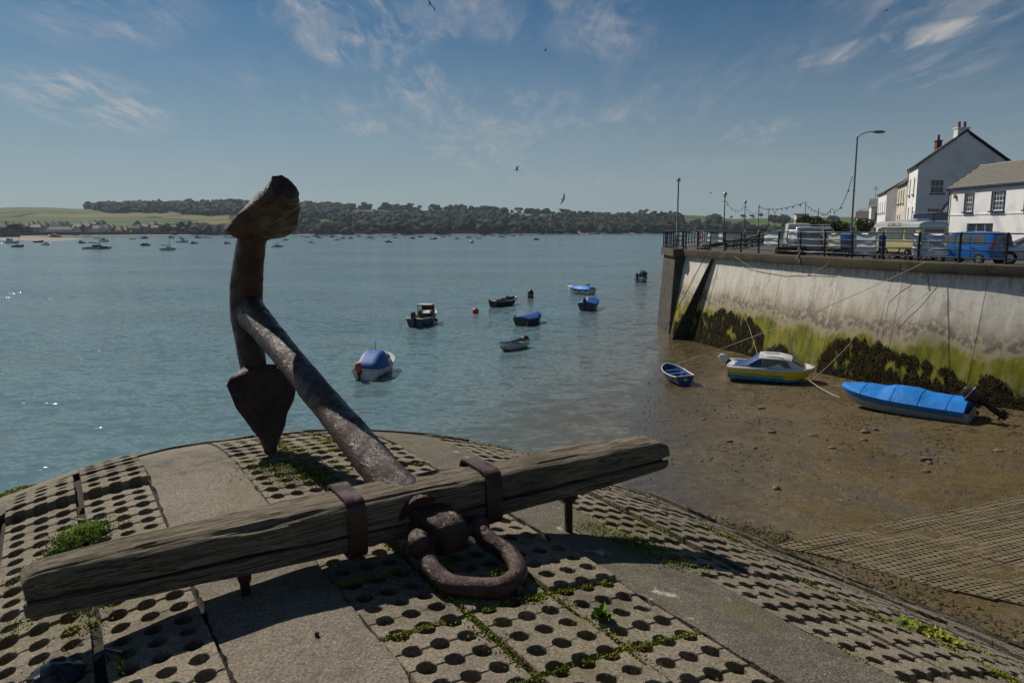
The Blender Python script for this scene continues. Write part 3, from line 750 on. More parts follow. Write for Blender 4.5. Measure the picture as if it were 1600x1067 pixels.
stairb = mb.build('stair', MAT['stone_wet'], quay, bevel=0.02)
for i in range(16):
    u = (i+0.5)/16; p = b0.lerp(b1, u)
    MB().box(p+wd*0.5+Vector((0.10, 0, -0.04)), (0.2, 1.2, 0.08), Matrix.Rotation(math.atan2(wd.y, wd.x)-math.pi/2, 3, 'Z')).build('tread', MAT['stone_wet'], stairb)
mb = MB(); mb.tube([b0+Vector((-0.2, 0, 0.6)), b0.lerp(b1, 0.5)+Vector((-0.25, 0, 0.7)), b1+Vector((-0.25, 0, 1.2))], 0.022, 6); mb.build('handrail', MAT['strap'], stairb)
mb = MB(); p = QUAY.off(QUAY.L*0.02+3.6, 0.20); p = QUAY.off(QUAY.L*0.02+3.6, 0.10); mb.box(p+Vector((0, 0, 4.9)), (0.02, 0.38, 0.55), Matrix.Rotation(R(14), 3, 'Z'))
mb.build('notice', paint('notice_white', (0.7, 0.7, 0.68)), quay)

# road on the quay
MAT['road'] = surf('asphalt', [(0.035, 0.034, 0.034), (0.058, 0.056, 0.054), (0.085, 0.082, 0.076)], 1.2, 0.88, 0.4, 90, bdist=0.01)
mb = MB(); edge = [QUAY.off(QUAY.L*i/40, 0.7) for i in range(41)]
poly = [(p.x, p.y, RZ) for p in edge]+[(60, 23, RZ), (240, 60, RZ), (260, 420, RZ), (140, 420, RZ), (12.1+0.37*330+1, 56+330, RZ), (15.0, 61, RZ), (12.4, 60, RZ)]
mb.poly(poly); road = tag(mb.build('quay_road', MAT['road']), kind='structure')
if road.data.polygons[0].normal.z < 0: road.data.flip_normals()
# far promenade wall
mb = MB(); far0 = Vector((12.3, 60.4, 0)); far1 = Vector((12.3+0.37*330, 60+330, 0))
nrm = Vector((-0.94, 0.35, 0))*0.0
mb.loft([[far0+Vector((0, 0, -1)), far0+Vector((0, 0, 6.0)), far0+Vector((1.2, -0.4, 6.0)), far0+Vector((1.2, -0.4, -1))], [far1+Vector((0, 0, -1)), far1+Vector((0, 0, 6.0)), far1+Vector((1.2, -0.4, 6.0)), far1+Vector((1.2, -0.4, -1))]], True, True, True)
tag(mb.build('promenade_wall', MAT['pier']), 'low dark promenade wall running away behind the quay corner', 'wall')

# railings
MAT['black_iron'] = surf('black_paint', [(0.010, 0.010, 0.011), (0.018, 0.018, 0.020), (0.035, 0.030, 0.028)], 6, 0.4, spec=0.5)
POSTH = 1.29; RAILS = (1.26, 0.88, 0.55, 0.21)
def railing(name, path, spacing, start, label, z0=QZ, inset=0.22, thin=1.0):
    root = thing(name, path.off(0, inset)+Vector((0, 0, z0)), 0, label, 'railing'); o = root.location.copy()
    pm = MB(); thin *= 1.6; pm.loft([[(math.cos(2*math.pi*q/8)*r*thin, math.sin(2*math.pi*q/8)*r*thin, z) for q in range(8)] for z, r in ((0, 0.055), (0.05, 0.055), (0.07, 0.034), (1.2, 0.03), (1.22, 0.042), (1.29, 0.042), (1.32, 0.02))], True, True, True)
    me = pm.mesh('post', (MAT['black_iron'],)); shade(me, 50)
    s = start; n = 0
    while s <= path.L:
        c = bpy.data.objects.new('post', me); C.objects.link(c); c.parent = root; c.location = path.off(s, inset)+Vector((0, 0, z0))-o; s += spacing
    n = max(2, int(path.L/1.0))
    for h in RAILS:
        mb = MB(); mb.tube([path.off(path.L*i/n, inset)+Vector((0, 0, z0+h))-o for i in range(n+1)], 0.021*thin, 6); mb.build('rail', MAT['black_iron'], root, smooth=60)
    return root
railing('railing', QUAY, 1.93, 0.7, 'black four-rail iron railing along the coping of the white harbour wall')
PH = Path([Vector(p) for p in [(12.4, 55.6, 0), (11.8, 55.9, 0), (11.95, 60.4, 0)]])
railing('railing', PH, 0.85, 0.05, 'black iron railing around the pier head beside the tall globe lamp', inset=0.12)
PF = Path([Vector((12.0+0.37*i*10, 60.6+i*10, 0)) for i in range(0, 20)])
railing('railing', PF, 2.2, 0.6, 'black railing receding along the far promenade under the lantern posts', z0=RZ+0.15, inset=-0.05*0)

# ================================================================== buildings
MAT['white_wall'] = paint('white_render', (0.74, 0.73, 0.71), 0.85, 0.14, 0.7, 0.2)
MAT['cream_wall'] = paint('cream_render', (0.60, 0.54, 0.44), 0.85, 0.2, 0.8, 0.2)
MAT['navy'] = paint('navy_trim', (0.008, 0.020, 0.075), 0.4, 0.2)
MAT['dark_trim'] = paint('dark_trim', (0.018, 0.018, 0.022), 0.5, 0.2)
MAT['white_trim'] = paint('white_trim', (0.72, 0.72, 0.70), 0.4, 0.15)
MAT['pane'] = glass_dark('window_glass', (0.025, 0.030, 0.035), 0.06)
MAT['brick'] = surf('chimney_brick', [(0.07, 0.028, 0.020), (0.13, 0.05, 0.035), (0.17, 0.08, 0.06)], 9, 0.9, 0.4, 30)
MAT['pot'] = surf('clay_pot', [(0.14, 0.045, 0.03), (0.24, 0.08, 0.05)], 9, 0.8)
def slate_mat(name, a, b_, c):
    m, t, b = newmat(name)
    co = t.add('TexCoord').outputs['Object']
    n = t.noise(co, 1.1, 6, 0.7); n2 = t.noise(co, 7, 5, 0.7)
    col = t.ramp(t.math('ADD', t.math('MULTIPLY', n, 0.5), t.math('MULTIPLY', n2, 0.5)), [(0.38, a), (0.5, b_), (0.62, c)])
    t.put(b.inputs['Base Color'], col); b.inputs['Roughness'].default_value = 0.75
    t.put(b.inputs['Normal'], t.bump(n2, 0.4, 0.03)); return m
MAT['slate'] = slate_mat('mossy_slate', (0.075, 0.070, 0.06), (0.155, 0.14, 0.11), (0.24, 0.215, 0.165))
MAT['slate_dark'] = slate_mat('dark_slate', (0.05, 0.042, 0.036), (0.085, 0.07, 0.06), (0.13, 0.10, 0.085))

def face_with_openings(mb, org, ux, w_, h, ops, nrm, depth=0.14):
    # rectangular wall face with real openings and reveals; org bottom-left, ux along, nrm outwards
    xs = sorted(set([0, w_]+[q for o in ops for q in (o[0], o[0]+o[2])])); zs = sorted(set([0, h]+[q for o in ops for q in (o[1], o[1]+o[3])]))
    P = lambda x, z, d=0: org+ux*x+Vector((0, 0, z))-nrm*d
    for i in range(len(xs)-1):
        for j in range(len(zs)-1):
            cx, cz = (xs[i]+xs[i+1])/2, (zs[j]+zs[j+1])/2
            if any(o[0] < cx < o[0]+o[2] and o[1] < cz < o[1]+o[3] for o in ops): continue
            mb.poly([P(xs[i], zs[j]), P(xs[i+1], zs[j]), P(xs[i+1], zs[j+1]), P(xs[i], zs[j+1])])
    for x, z, a, b_ in [o[:4] for o in ops]:
        c = [(x, z), (x+a, z), (x+a, z+b_), (x, z+b_)]
        for k in range(4):
            p, q = c[k], c[(k+1) % 4]; mb.poly([P(*p), P(*q), P(*q, depth), P(*p, depth)])
def window(parent, org, ux, nrm, x, z, w_, h, bars=(2, 2), frame=None, sill=None, depth=0.10, fw=0.06, name='window'):
    frame = frame or MAT['white_trim']; mb = MB(); a = math.atan2(ux.y, ux.x); M = Matrix.Rotation(a, 3, 'Z')
    P = lambda x_, z_, d=0: org+ux*x_+Vector((0, 0, z_))-nrm*d
    for px_, pz_, sx, sz in ((x+w_/2, z+fw/2, w_, fw), (x+w_/2, z+h-fw/2, w_, fw), (x+fw/2, z+h/2, fw, h-2*fw), (x+w_-fw/2, z+h/2, fw, h-2*fw)):
        mb.box(P(px_, pz_, depth), (sx, 0.06, sz), M)
    g = fw*0.5
    for i in range(1, bars[0]): mb.box(P(x+w_*i/bars[0], z+h/2, depth), (g, 0.035, h-2*fw), M)
    for j in range(1, bars[1]): mb.box(P(x+w_/2, z+h*j/bars[1], depth), (w_-2*fw, 0.03, g*(1.7 if bars[1] % 2 == 0 and j == bars[1]//2 else 1)), M)
    f = mb.build(name, frame, parent)
    mb = MB(); mb.box(P(x+w_/2, z+h/2, depth+0.012), (w_-0.02, 0.012, h-0.02), M); mb.build('pane', MAT['pane'], f)
    if sill is not None:
        mb = MB(); mb.box(P(x+w_/2, z-0.055, -0.05), (w_+0.24, 0.24, 0.10), M); mb.build('sill', sill, f)
    return f
def roof_slab(mb, a, b_, c, d, th):          # a,b eave; c,d ridge
    n = (b_-a).cross(d-a).normalized()
    if n.z < 0: n = -n
    lo = mb.ring([a, b_, c, d]); hi = mb.ring([p+n*th for p in (a, b_, c, d)]); mb.face(lo); mb.face(hi); mb.skin(lo, hi)
def slates(parent, a, b_, c, d, mat, course=0.34, width=0.42, name='slate', rnd=None, lim=300):
    # individual slates in staggered courses over a roof slope: a-b eave, d-c ridge
    rnd = rnd or random.Random(3); n = (b_-a).cross(d-a).normalized()
    if n.z < 0: n = -n
    run = (d-a).length; lng = (b_-a).length; rows = int(run/course)+1; cnt = 0
    ux = (b_-a).normalized(); vy = (d-a).normalized()
    mbm = []
    for v in range(3):
        mb = MB(); L = course*1.35; mb.loft([[Vector((0.006, 0, 0.018)), Vector((width-0.006, rnd.uniform(-0.015, 0.015), 0.018)), Vector((width-0.006, 0, 0.042)), Vector((0.006, rnd.uniform(-0.015, 0.015), 0.042))], [Vector((0.006, L, 0.0)), Vector((width-0.006, L, 0.0)), Vector((width-0.006, L, 0.012)), Vector((0.006, L, 0.012))]], True, True, True)
        bm_o = mb.mesh('slate', (mat,)); mbm.append(bm_o)
    M = Matrix((ux, vy, n)).transposed().to_4x4()
    for r in range(rows):
        x = -(width/2 if r % 2 else 0)
        while x < lng:
            if -width*0.4 <= x <= lng-width*0.6 and (r+0.5)*course < run:
                o = bpy.data.objects.new(name, rnd.choice(mbm)); C.objects.link(o); o.parent = parent
                p = a+ux*x+vy*(r*course)+n*(0.012+rnd.uniform(0, 0.012)); o.matrix_local = Matrix.Translation(p) @ M @ Matrix.Rotation(rnd.gauss(0, 0.01), 4, 'Z'); cnt += 1
            x += width
    return cnt
def chimney(parent, p, w_, d, h, mat, pots, potm=None, name='chimney'):
    mb = MB(); mb.box((p[0], p[1], p[2]+h/2), (w_, d, h)); mb.box((p[0], p[1], p[2]+h+0.06), (w_+0.12, d+0.12, 0.12)); c = mb.build(name, mat, parent, bevel=0.01)
    for i in range(pots):
        q = Vector((p[0]+(i-(pots-1)/2)*w_/max(1, pots)*0.95, p[1], p[2]+h+0.1)); mb = MB(); mb.tube([q, q+Vector((0, 0, 0.12)), q+Vector((0, 0, 0.5)), q+Vector((0, 0, 0.55))], [0.15, 0.13, 0.11, 0.14], 10); mb.build('pot', potm or MAT['pot'], c, smooth=40)
    return c

# --- white cottage with the mossy slate roof (its river front faces left)
Yf, Yn = 60.2, 45.0; eav, rid = 10.48, 12.15; HD = 2.25; X0 = aty(1485, 297, 60.2).x
cot = thing('cottage', (X0, Yf, RZ), 0, 'white cottage with mossy slate roof and navy window trim at the right edge', 'cottage')
org = Vector((0, 0, 0)); ux = Vector((0, -1, 0)); nrm = Vector((-1, 0, 0)); wl = Yf-Yn
yy = lambda px: Yf-X0*FPX/(px-800)*1.0
ops = [(2.1, 2.92, 1.0, 1.36), (5.35, 2.92, 1.35, 1.36), (8.9, 2.92, 1.3, 1.36), (2.55, 0.75, 3.15, 1.32), (9.2, 0.75, 2.6, 1.32)]
mb = MB(); face_with_openings(mb, org, ux, wl, eav-RZ, ops, nrm, 0.16)
gab = lambda y: [Vector((0, y, 0)), Vector((2*HD, y, 0)), Vector((2*HD, y, eav-RZ)), Vector((HD, y, rid-RZ)), Vector((0, y, eav-RZ))]
mb.poly(gab(0)); mb.poly(gab(-wl)); mb.poly([(2*HD, 0, 0), (2*HD, -wl, 0), (2*HD, -wl, eav-RZ), (2*HD, 0, eav-RZ)])
mb.build('wall', MAT['white_wall'], cot, fix=False)
for i, (x, z, a, b_) in enumerate(ops):
    window(cot, org, ux, nrm, x, z, a, b_, (4 if i < 3 else 3, 4 if i < 3 else 2), None, MAT['navy'], 0.1, 0.06)
    if i < 3:
        [MB().box(Vector((-0.012, -(x+q), z+b_/2)), (0.05, 0.09, b_)).build('window_jamb', MAT['navy'], cot) for q in (-0.045, a+0.045)]
mb = MB(); mb.box((-0.02, -wl/2, 2.72), (0.04, wl, 0.07)); mb.build('string_course', MAT['white_wall'], cot)
mb = MB(); mb.box((-0.10, -wl/2, eav-RZ-0.02), (0.14, wl+0.2, 0.17)); mb.build('gutter', MAT['navy'], cot)
mb = MB(); e = Vector((-0.2, 0.12, eav-RZ+0.02)); r_ = Vector((HD, 0.12, rid-RZ+0.08)); roof_slab(mb, e, e+Vector((0, -wl-0.3, 0)), r_+Vector((0, -wl-0.3, 0)), r_, 0.05)
e2 = Vector((2*HD+0.2, 0.12, eav-RZ+0.02)); roof_slab(mb, e2, e2+Vector((0, -wl-0.3, 0)), r_+Vector((0, -wl-0.3, 0)), r_, 0.05); rf = mb.build('roof', MAT['slate'], cot)
slates(rf, e+Vector((0, 0, 0.06)), e+Vector((0, -9.6, 0.06)), r_+Vector((0, -9.6, 0.06)), r_+Vector((0, 0, 0.06)), MAT['slate'], 0.27, 0.36)
mb = MB(); mb.tube([r_+Vector((0, 0.02, 0.06)), r_+Vector((0, -wl-0.3, 0.06))], 0.09, 6); mb.build('ridge_tiles', MAT['slate'], rf)
mb = MB(); dr = (r_-e); mb.prism([e+Vector((0, 0.03, -0.16)), r_+Vector((0, 0.03, -0.16)), r_+Vector((0, 0.03, 0.12)), e+Vector((0, 0.03, 0.12))], (0, 0.06, 0)); mb.build('bargeboard', MAT['navy'], cot)
mb = MB(); mb.tube([(-0.09, -0.06, 0), (-0.09, -0.06, eav-RZ-0.1)], 0.05, 8); mb.build('downpipe', MAT['navy'], cot)
mb = MB(); mb.box((-0.1, -0.85, 4.1), (0.16, 0.16, 0.3)); mb.build('alarm_box', paint('alarm', (0.45, 0.2, 0.16)), cot, bevel=0.02)
# --- porch shop between the cottage and the tall house
por = thing('shop_porch', (35.0, 63.2, RZ), 0, 'small lean-to shop front with navy fascia between cottage and tall house', 'shop')
mb = MB(); face_with_openings(mb, Vector((-0.6, 0, 0)), Vector((1, 0, 0)), 2.4, 2.75, [(0.85, 0.3, 1.3, 1.9)], Vector((0, -1, 0)), 0.1); face_with_openings(mb, Vector((-0.6, 3.2, 0)), Vector((0, -1, 0)), 3.2, 2.75, [(0.6, 0.6, 2.0, 1.5)], Vector((-1, 0, 0)), 0.1); mb.build('wall', MAT['white_wall'], por)
window(por, Vector((-0.6, 0, 0)), Vector((1, 0, 0)), Vector((0, -1, 0)), 0.85, 0.3, 1.3, 1.9, (2, 3)); window(por, Vector((-0.6, 3.2, 0)), Vector((0, -1, 0)), Vector((-1, 0, 0)), 0.6, 0.6, 2.0, 1.5, (3, 2))
mb = MB(); mb.box((0.5, -0.1, 2.62), (2.5, 0.14, 0.55)); mb.box((-0.72, 1.55, 2.62), (0.14, 3.2, 0.55)); mb.build('fascia', MAT['navy'], por, bevel=0.01)
mb = MB(); mb.prism([(-0.85, -0.3, 2.9), (2.0, -0.3, 2.9), (2.0, 3.2, 3.0), (-0.85, 3.2, 3.0)], (0, 0, 0.09)); mb.build('roof', MAT['slate_dark'], por)
mb = MB(); mb.prism([(0.0, 0.35, 3.0), (1.6, 0.35, 5.1), (1.6, 0.35, 2.95)], (0, 0.1, 0)); mb.build('gable', MAT['white_wall'], por)
mb = MB(); mb.tube([(-0.08, 0.3, 3.0), (1.6, 0.3, 5.25)], (0.11), 4); mb.build('bargeboard', MAT['navy'], por)

# --- houses of the terrace: gable to the camera, front to the river
def gable_house(name, xl, Y, half, eave, ridge, length, label, wallm, roofm, front_ops=(), gable_ops=(), rise=None, sill=None, front_dir=Vector((0.38, 1, 0)), bars=(3, 2), frontm=None):
    fd = front_dir.normalized(); root = thing(name, (xl, Y, RZ), 0, label, 'house'); gx = Vector((1, 0, 0))
    fn = Vector((-fd.y, fd.x, 0)); A = rise if rise is not None else half
    mb = MB(); face_with_openings(mb, Vector((0, 0, 0)), gx, 2*half, eave, list(gable_ops), Vector((0, -1, 0)), 0.12)
    mb.poly([(0, 0, eave), (2*half, 0, eave), (A, 0, ridge)])
    bk = [fd*length+Vector((0, 0, 0)), gx*2*half+fd*length]; mb.poly([bk[1], bk[0], bk[0]+Vector((0, 0, eave)), gx*A+fd*length+Vector((0, 0, ridge)), bk[1]+Vector((0, 0, eave))])
    mb.poly([gx*2*half, bk[1], bk[1]+Vector((0, 0, eave)), gx*2*half+Vector((0, 0, eave))])
    wall = mb.build('wall', wallm, root, fix=False)
    mb = MB(); face_with_openings(mb, fd*length, -fd, length, eave, list(front_ops), fn, 0.12); mb.build('front_wall', frontm or wallm, root, fix=False)
    for o in gable_ops: window(root, Vector((0, 0, 0)), gx, Vector((0, -1, 0)), *o[:4], bars, None, sill)
    for o in front_ops: window(root, fd*length, -fd, fn, *o[:4], (2, 2), None, sill)
    mb = MB(); a = Vector((-0.25, -0.12, eave-0.05)); r_ = Vector((A, -0.12, ridge+0.12)); b_ = Vector((2*half+0.25, -0.12, eave-0.05)); L = fd*(length+0.2)
    roof_slab(mb, a, a+L, r_+L, r_, 0.14); roof_slab(mb, b_, b_+L, r_+L, r_, 0.14); rf = mb.build('roof', roofm, root)
    mb = MB(); mb.tube([a+Vector((0, -0.03, 0.05)), r_+Vector((0, -0.03, 0.06)), b_+Vector((0, -0.03, 0.05))], 0.12, 4); mb.build('verge', MAT['dark_trim'], root)
    mb = MB(); mb.tube([a+Vector((0.05, 0, 0.02)), a+L+Vector((0.05, 0, 0.02))], 0.09, 6); mb.build('gutter', MAT['dark_trim'], root)
    return root, rf
HX = aty(1435, 261, 75).x; HWD = (aty(1583, 253, 75).x-HX)/2; HEV = aty(1435, 259, 75).z-RZ; HRG = aty(1512, 207, 75).z-RZ
h2, rf = gable_house('tall_house', HX, 75, HWD, HEV, HRG, 7.0, 'tall white house with a broad grey-shadowed gable end and tall end chimney', MAT['white_wall'], MAT['slate_dark'],
    [(1.2, 5.0, 0.9, 1.6), (4.4, 5.0, 0.9, 1.6), (1.2, 2.2, 0.9, 1.6), (4.4, 2.2, 0.9, 1.6)], [(1.35, 5.0, 1.25, 1.3), (1.2, 2.35, 1.2, 1.25)], aty(1510, 207, 75).x-HX, MAT['dark_trim'])
chimney(h2, (aty(1505, 207, 75).x-HX, 0.29, HRG-1.0), 1.1, 0.7, 1.35, MAT['white_wall'], 2); chimney(h2, (aty(1466, 225, 81).x-HX, 6.0, HRG-2.2), 0.5, 0.5, 2.0, MAT['brick'], 1)
h2b, rf = gable_house('cream_house', HX+2.9, 82.6, 4.0, HEV-1.2, HRG-1.6, 9.0, 'narrow cream fronted house just beyond the tall white gable', MAT['white_wall'], MAT['slate_dark'],
    [(1.2, 4.4, 0.9, 1.5), (3.6, 4.4, 0.9, 1.5), (6, 4.4, 0.9, 1.5), (1.2, 1.7, 0.9, 1.5), (3.6, 1.7, 0.9, 1.5)], [], None, MAT['dark_trim'], frontm=MAT['cream_wall'])
chimney(h2b, (0.7, 0.5, 6.6), 0.6, 0.6, 0.9, MAT['brick'], 1)
h3, rf = gable_house('grey_gable_house', aty(1386, 300, 95).x, 95, 3.4, aty(1386, 300, 95).z-RZ, aty(1416, 274, 95).z-RZ, 12.0, 'white house with steep slate roof and plain shaded gable behind the cream front', MAT['white_wall'], MAT['slate'],
    [(1.2, 3.6, 0.8, 1.4), (4, 3.6, 0.8, 1.4), (7, 3.6, 0.8, 1.4), (10, 3.6, 0.8, 1.4), (4, 1.0, 0.8, 1.4), (7, 1.0, 0.8, 1.4)], [], None, MAT['dark_trim'])
mb = MB(); mb.box((0.7, -0.5, 2.0), (2.6, 1.0, 0.25)); mb.build('canopy', MAT['dark_trim'], h3)
for nm, xl, Y, wdt, ev, rg, lab, rm, nw in (('terrace_house', aty(1362, 320, 118).x, 118, 4.4, 4.75, 6.1, 'white terrace house with four upright windows and tan roof beyond the slate gable', MAT['slate'], 2),
                                 ('low_terrace_house', aty(1340, 337, 138).x, 138, 6.0, 3.3, 4.6, 'low white house with brown roof at the far end of the terrace', MAT['slate_dark'], 3)):
    root = thing(nm, (xl, Y, RZ), R(-22), lab, 'house'); u = Vector((1, 0, 0)); n_ = Vector((0, -1, 0)); dp = 6.0
    ops = [(0.45+i*(wdt-0.7)/nw+0.1, z, 0.75, 1.15) for i in range(nw) for z in ((0.6, 2.9) if nw == 2 else (1.75,))]
    mb = MB(); face_with_openings(mb, Vector((0, 0, 0)), u, wdt, ev, ops, n_, 0.1)
    for x in (0, wdt): mb.poly([(x, 0, 0), (x, dp, 0), (x, dp, ev), (x, dp/2, rg), (x, 0, ev)])
    mb.poly([(0, dp, 0), (wdt, dp, 0), (wdt, dp, ev), (0, dp, ev)]); mb.build('wall', MAT['white_wall'], root, fix=False)
    for o in ops: window(root, Vector((0, 0, 0)), u, n_, *o, (1, 2), MAT['dark_trim'], MAT['dark_trim'], 0.07)
    mb = MB(); a, b_ = Vector((-0.15, -0.25, ev-0.05)), Vector((wdt+0.15, -0.25, ev-0.05)); c, d = Vector((wdt+0.15, dp/2, rg)), Vector((-0.15, dp/2, rg)); roof_slab(mb, a, b_, c, d, 0.12)
    roof_slab(mb, Vector((-0.15, dp+0.25, ev-0.05)), Vector((wdt+0.15, dp+0.25, ev-0.05)), c, d, 0.12); mb.build('roof', rm, root)
    chimney(root, (wdt-0.5, dp/2, rg-0.3), 0.7, 0.6, 0.9, MAT['brick'], 1)
    if nw == 2:
        mb = MB()
        q = Vector((0.6, dp/2, rg)); mb.cyl(q, q+Vector((0, 0, 2.0)), 0.03, n=5)
        for k in range(4): mb.box(q+Vector((0, 0, 1.4+0.17*k)), (0.9-0.15*k, 0.03, 0.03))
        mb.build('aerial', MAT['dark_trim'], root)
# --- low grey building far along the quay
root = thing('harbour_shed', (64, 175, RZ), R(-15), 'small pale square building far along the quay behind the bushes', 'building')
mb = MB(); face_with_openings(mb, Vector((0, 0, 0)), Vector((1, 0, 0)), 2.6, 4.6, [], Vector((0, -1, 0))); mb.box((1.3, 3.05, 2.3), (2.6, 6, 4.6)); mb.build('wall', MAT['cream_wall'], root)
mb = MB(); mb.prism([(-0.2, -0.2, 4.6), (2.8, -0.2, 4.6), (2.8, 6.2, 4.9), (-0.2, 6.2, 4.9)], (0, 0, 0.12)); mb.build('roof', MAT['slate_dark'], root)

# ================================================================== lamps
MAT['galv'] = surf('painted_steel', [(0.10, 0.10, 0.085), (0.16, 0.155, 0.13), (0.21, 0.20, 0.17)], 5, 0.5, spec=0.5)
MAT['lamp_glass'] = solid('lamp_glass', (0.55, 0.55, 0.5), 0.15)
base = Vector((aty(1328, 397, 50).x, 50.0, RZ)); tl = aty(1336.5, 214, base.y)
lamp = thing('street_lamp', base, 0, 'tall grey-green street lamp with curved arm reaching right', 'street lamp')
H = tl.z-RZ
MB().tube([(0, 0, 0), (0, 0, 1.3), (0, 0, 1.32), (0, 0, H)], [0.10, 0.10, 0.065, 0.05], 12).build('pole', MAT['galv'], lamp, smooth=50)
MB().tube([(0, 0, H-0.05), (0.25, 0, H+0.16), (0.7, 0, H+0.30), (1.05, 0, H+0.33)], 0.032, 8).build('arm', MAT['galv'], lamp, smooth=60)
MB().ball((1.35, 0, H+0.30), 0.42, 14, 8, (1, 0.36, 0.24)).build('head', MAT['galv'], lamp, smooth=60)
MB().ball((1.40, 0, H+0.265), 0.33, 14, 8, (1, 0.36, 0.22)).build('lens', MAT['lamp_glass'], lamp, smooth=60)
MB().tube([(0, 0, H*0.55), (0, 0, H*0.55+0.08)], 0.075, 10).build('collar', MAT['galv'], lamp)
g = aty(1057, 388, 57.6); gt = aty(1058.5, 284, 57.6)
pole = thing('globe_lamp', (g.x, 57.6, 6.1), 0, 'slim grey lamp post with a small globe on the pier head', 'lamp post'); H = gt.z-6.1
MB().tube([(0, 0, 0), (0, 0, 1.0), (0, 0, 1.02), (0, 0, H)], [0.085, 0.085, 0.06, 0.05], 10).build('pole', MAT['galv'], pole, smooth=50)
MB().ball((0, 0, H+0.1), 0.15, 12, 8).build('globe', MAT['lamp_glass'], pole, smooth=60); MB().tube([(0, 0, H+0.12), (0, 0, H+0.2), (0, 0, H+0.27)], [0.165, 0.15, 0.03], 10).build('cap', MAT['galv'], pole, smooth=50)
def lantern_post(px, Y, label, top):
    p = aty(px, 356, Y); t_ = aty(px, top, Y); H = t_.z-RZ; root = thing('lantern_post', (p.x, Y, RZ), 0, label, 'lamp post', 'lantern posts along the promenade')
    MB().tube([(0, 0, 0), (0, 0, 0.9), (0, 0, 0.95), (0, 0, H-0.75)], [0.13, 0.11, 0.07, 0.05], 8).build('column', MAT['black_iron'], root, smooth=50)
    MB().tube([(-0.3, 0, H-1.1), (0.3, 0, H-1.1)], 0.025, 6).build('ladder_bar', MAT['black_iron'], root)
    MB().lo([[(math.cos(R(60*k))*r, math.sin(R(60*k))*r, z) for k in range(6)] for z, r in ((H-0.75, 0.10), (H-0.30, 0.19))], True, True, True).build('lantern', MAT['lamp_glass'], root)
    MB().lo([[(math.cos(R(60*k))*r, math.sin(R(60*k))*r, z) for k in range(6)] for z, r in ((H-0.31, 0.25), (H-0.26, 0.25), (H-0.12, 0.09), (H-0.08, 0.06), (H, 0.03))], True, True, True).build('lantern_roof', MAT['black_iron'], root)
    return Vector((p.x, Y, RZ+H-0.95))
lpos = []
ords = ['nearest and tallest', 'second', 'third', 'fourth', 'fifth', 'sixth', 'farthest and smallest']
for i, (px, Y, top) in enumerate([(1131, 85, 299), (1163, 116, 312), (1184.5, 150, 320), (1200, 185, 325), (1209.5, 222, 329.5), (1219, 262, 333), (1224.5, 305, 336)]):
    lpos.append(lantern_post(px, Y, 'black Victorian style lantern post, %s of the row on the promenade' % ords[i], top))
def festoon(pts, label, nb):
    mb = MB(); allp = []
    for (a, b_, sag) in pts:
        n = 14; seg = []
        for k in range(n+1):
            u = k/n; q = a.lerp(b_, u); q.z -= sag*4*u*(1-u); seg.append(q)
        allp += seg if not allp else seg[1:]
    o = allp[0].copy(); root = thing('string_lights', o, 0, label, 'string lights')
    w_ = 0.018*max(1.0, o.y/70); mb.tube([p-o for p in allp], w_, 5); mb.build('cable', MAT['black_iron'], root)
    P = Path(allp)
    bm_ = MB().ball((0, 0, -0.14), 0.065*max(1.0, o.y/90), 6, 5, (0.8, 0.8, 1.2)).mesh('bulb', (MAT['dark_trim'],))
    for k in range(nb):
        q, _ = P.at(P.L*(k+0.5)/nb); b = bpy.data.objects.new('bulb', bm_); C.objects.link(b); b.parent = root; b.location = q-o
festoon([(lpos[0], lpos[1], 0.9), (lpos[1], lpos[2], 0.9), (lpos[2], lpos[3], 0.9)], 'string of dark bulbs sagging between the lantern posts', 18)
pa, pb, pc, pd = aty(1257, 317, 78), aty(1283, 332, 66), aty(1300, 326, 56), aty(1332, 276, base.y)
festoon([(lpos[2]+Vector((0.2, 0, 0.5)), pa, 0.5)], 'string of dark bulbs running from lantern posts toward a slender mast', 10)
festoon([(pa, pb, 0.15), (pb, pc, 0.2), (pc, pd, 0.9)], 'string of dark bulbs climbing to the tall street lamp', 13)
m0 = aty(1277.5, 356, 78); root = thing('flag_mast', (m0.x, 78, RZ), 0, 'slender dark mast standing behind the parked vans', 'mast'); MB().tube([(0, 0, 0), (0, 0, 3.6)], [0.06, 0.03], 8).build('pole', MAT['galv'], root); MB().ball((0, 0, 3.65), 0.06).build('finial', MAT['galv'], root)
m0 = aty(1257, 356, 78); root = thing('flag_mast', (m0.x, 78, RZ), 0, 'slim pole carrying the corner of the string lights behind the white van', 'mast'); MB().tube([(0, 0, 0), (0, 0, pa.z-RZ+0.05)], [0.05, 0.03], 8).build('pole', MAT['galv'], root); MB().ball((0, 0, pa.z-RZ+0.08), 0.06).build('finial', MAT['galv'], root)

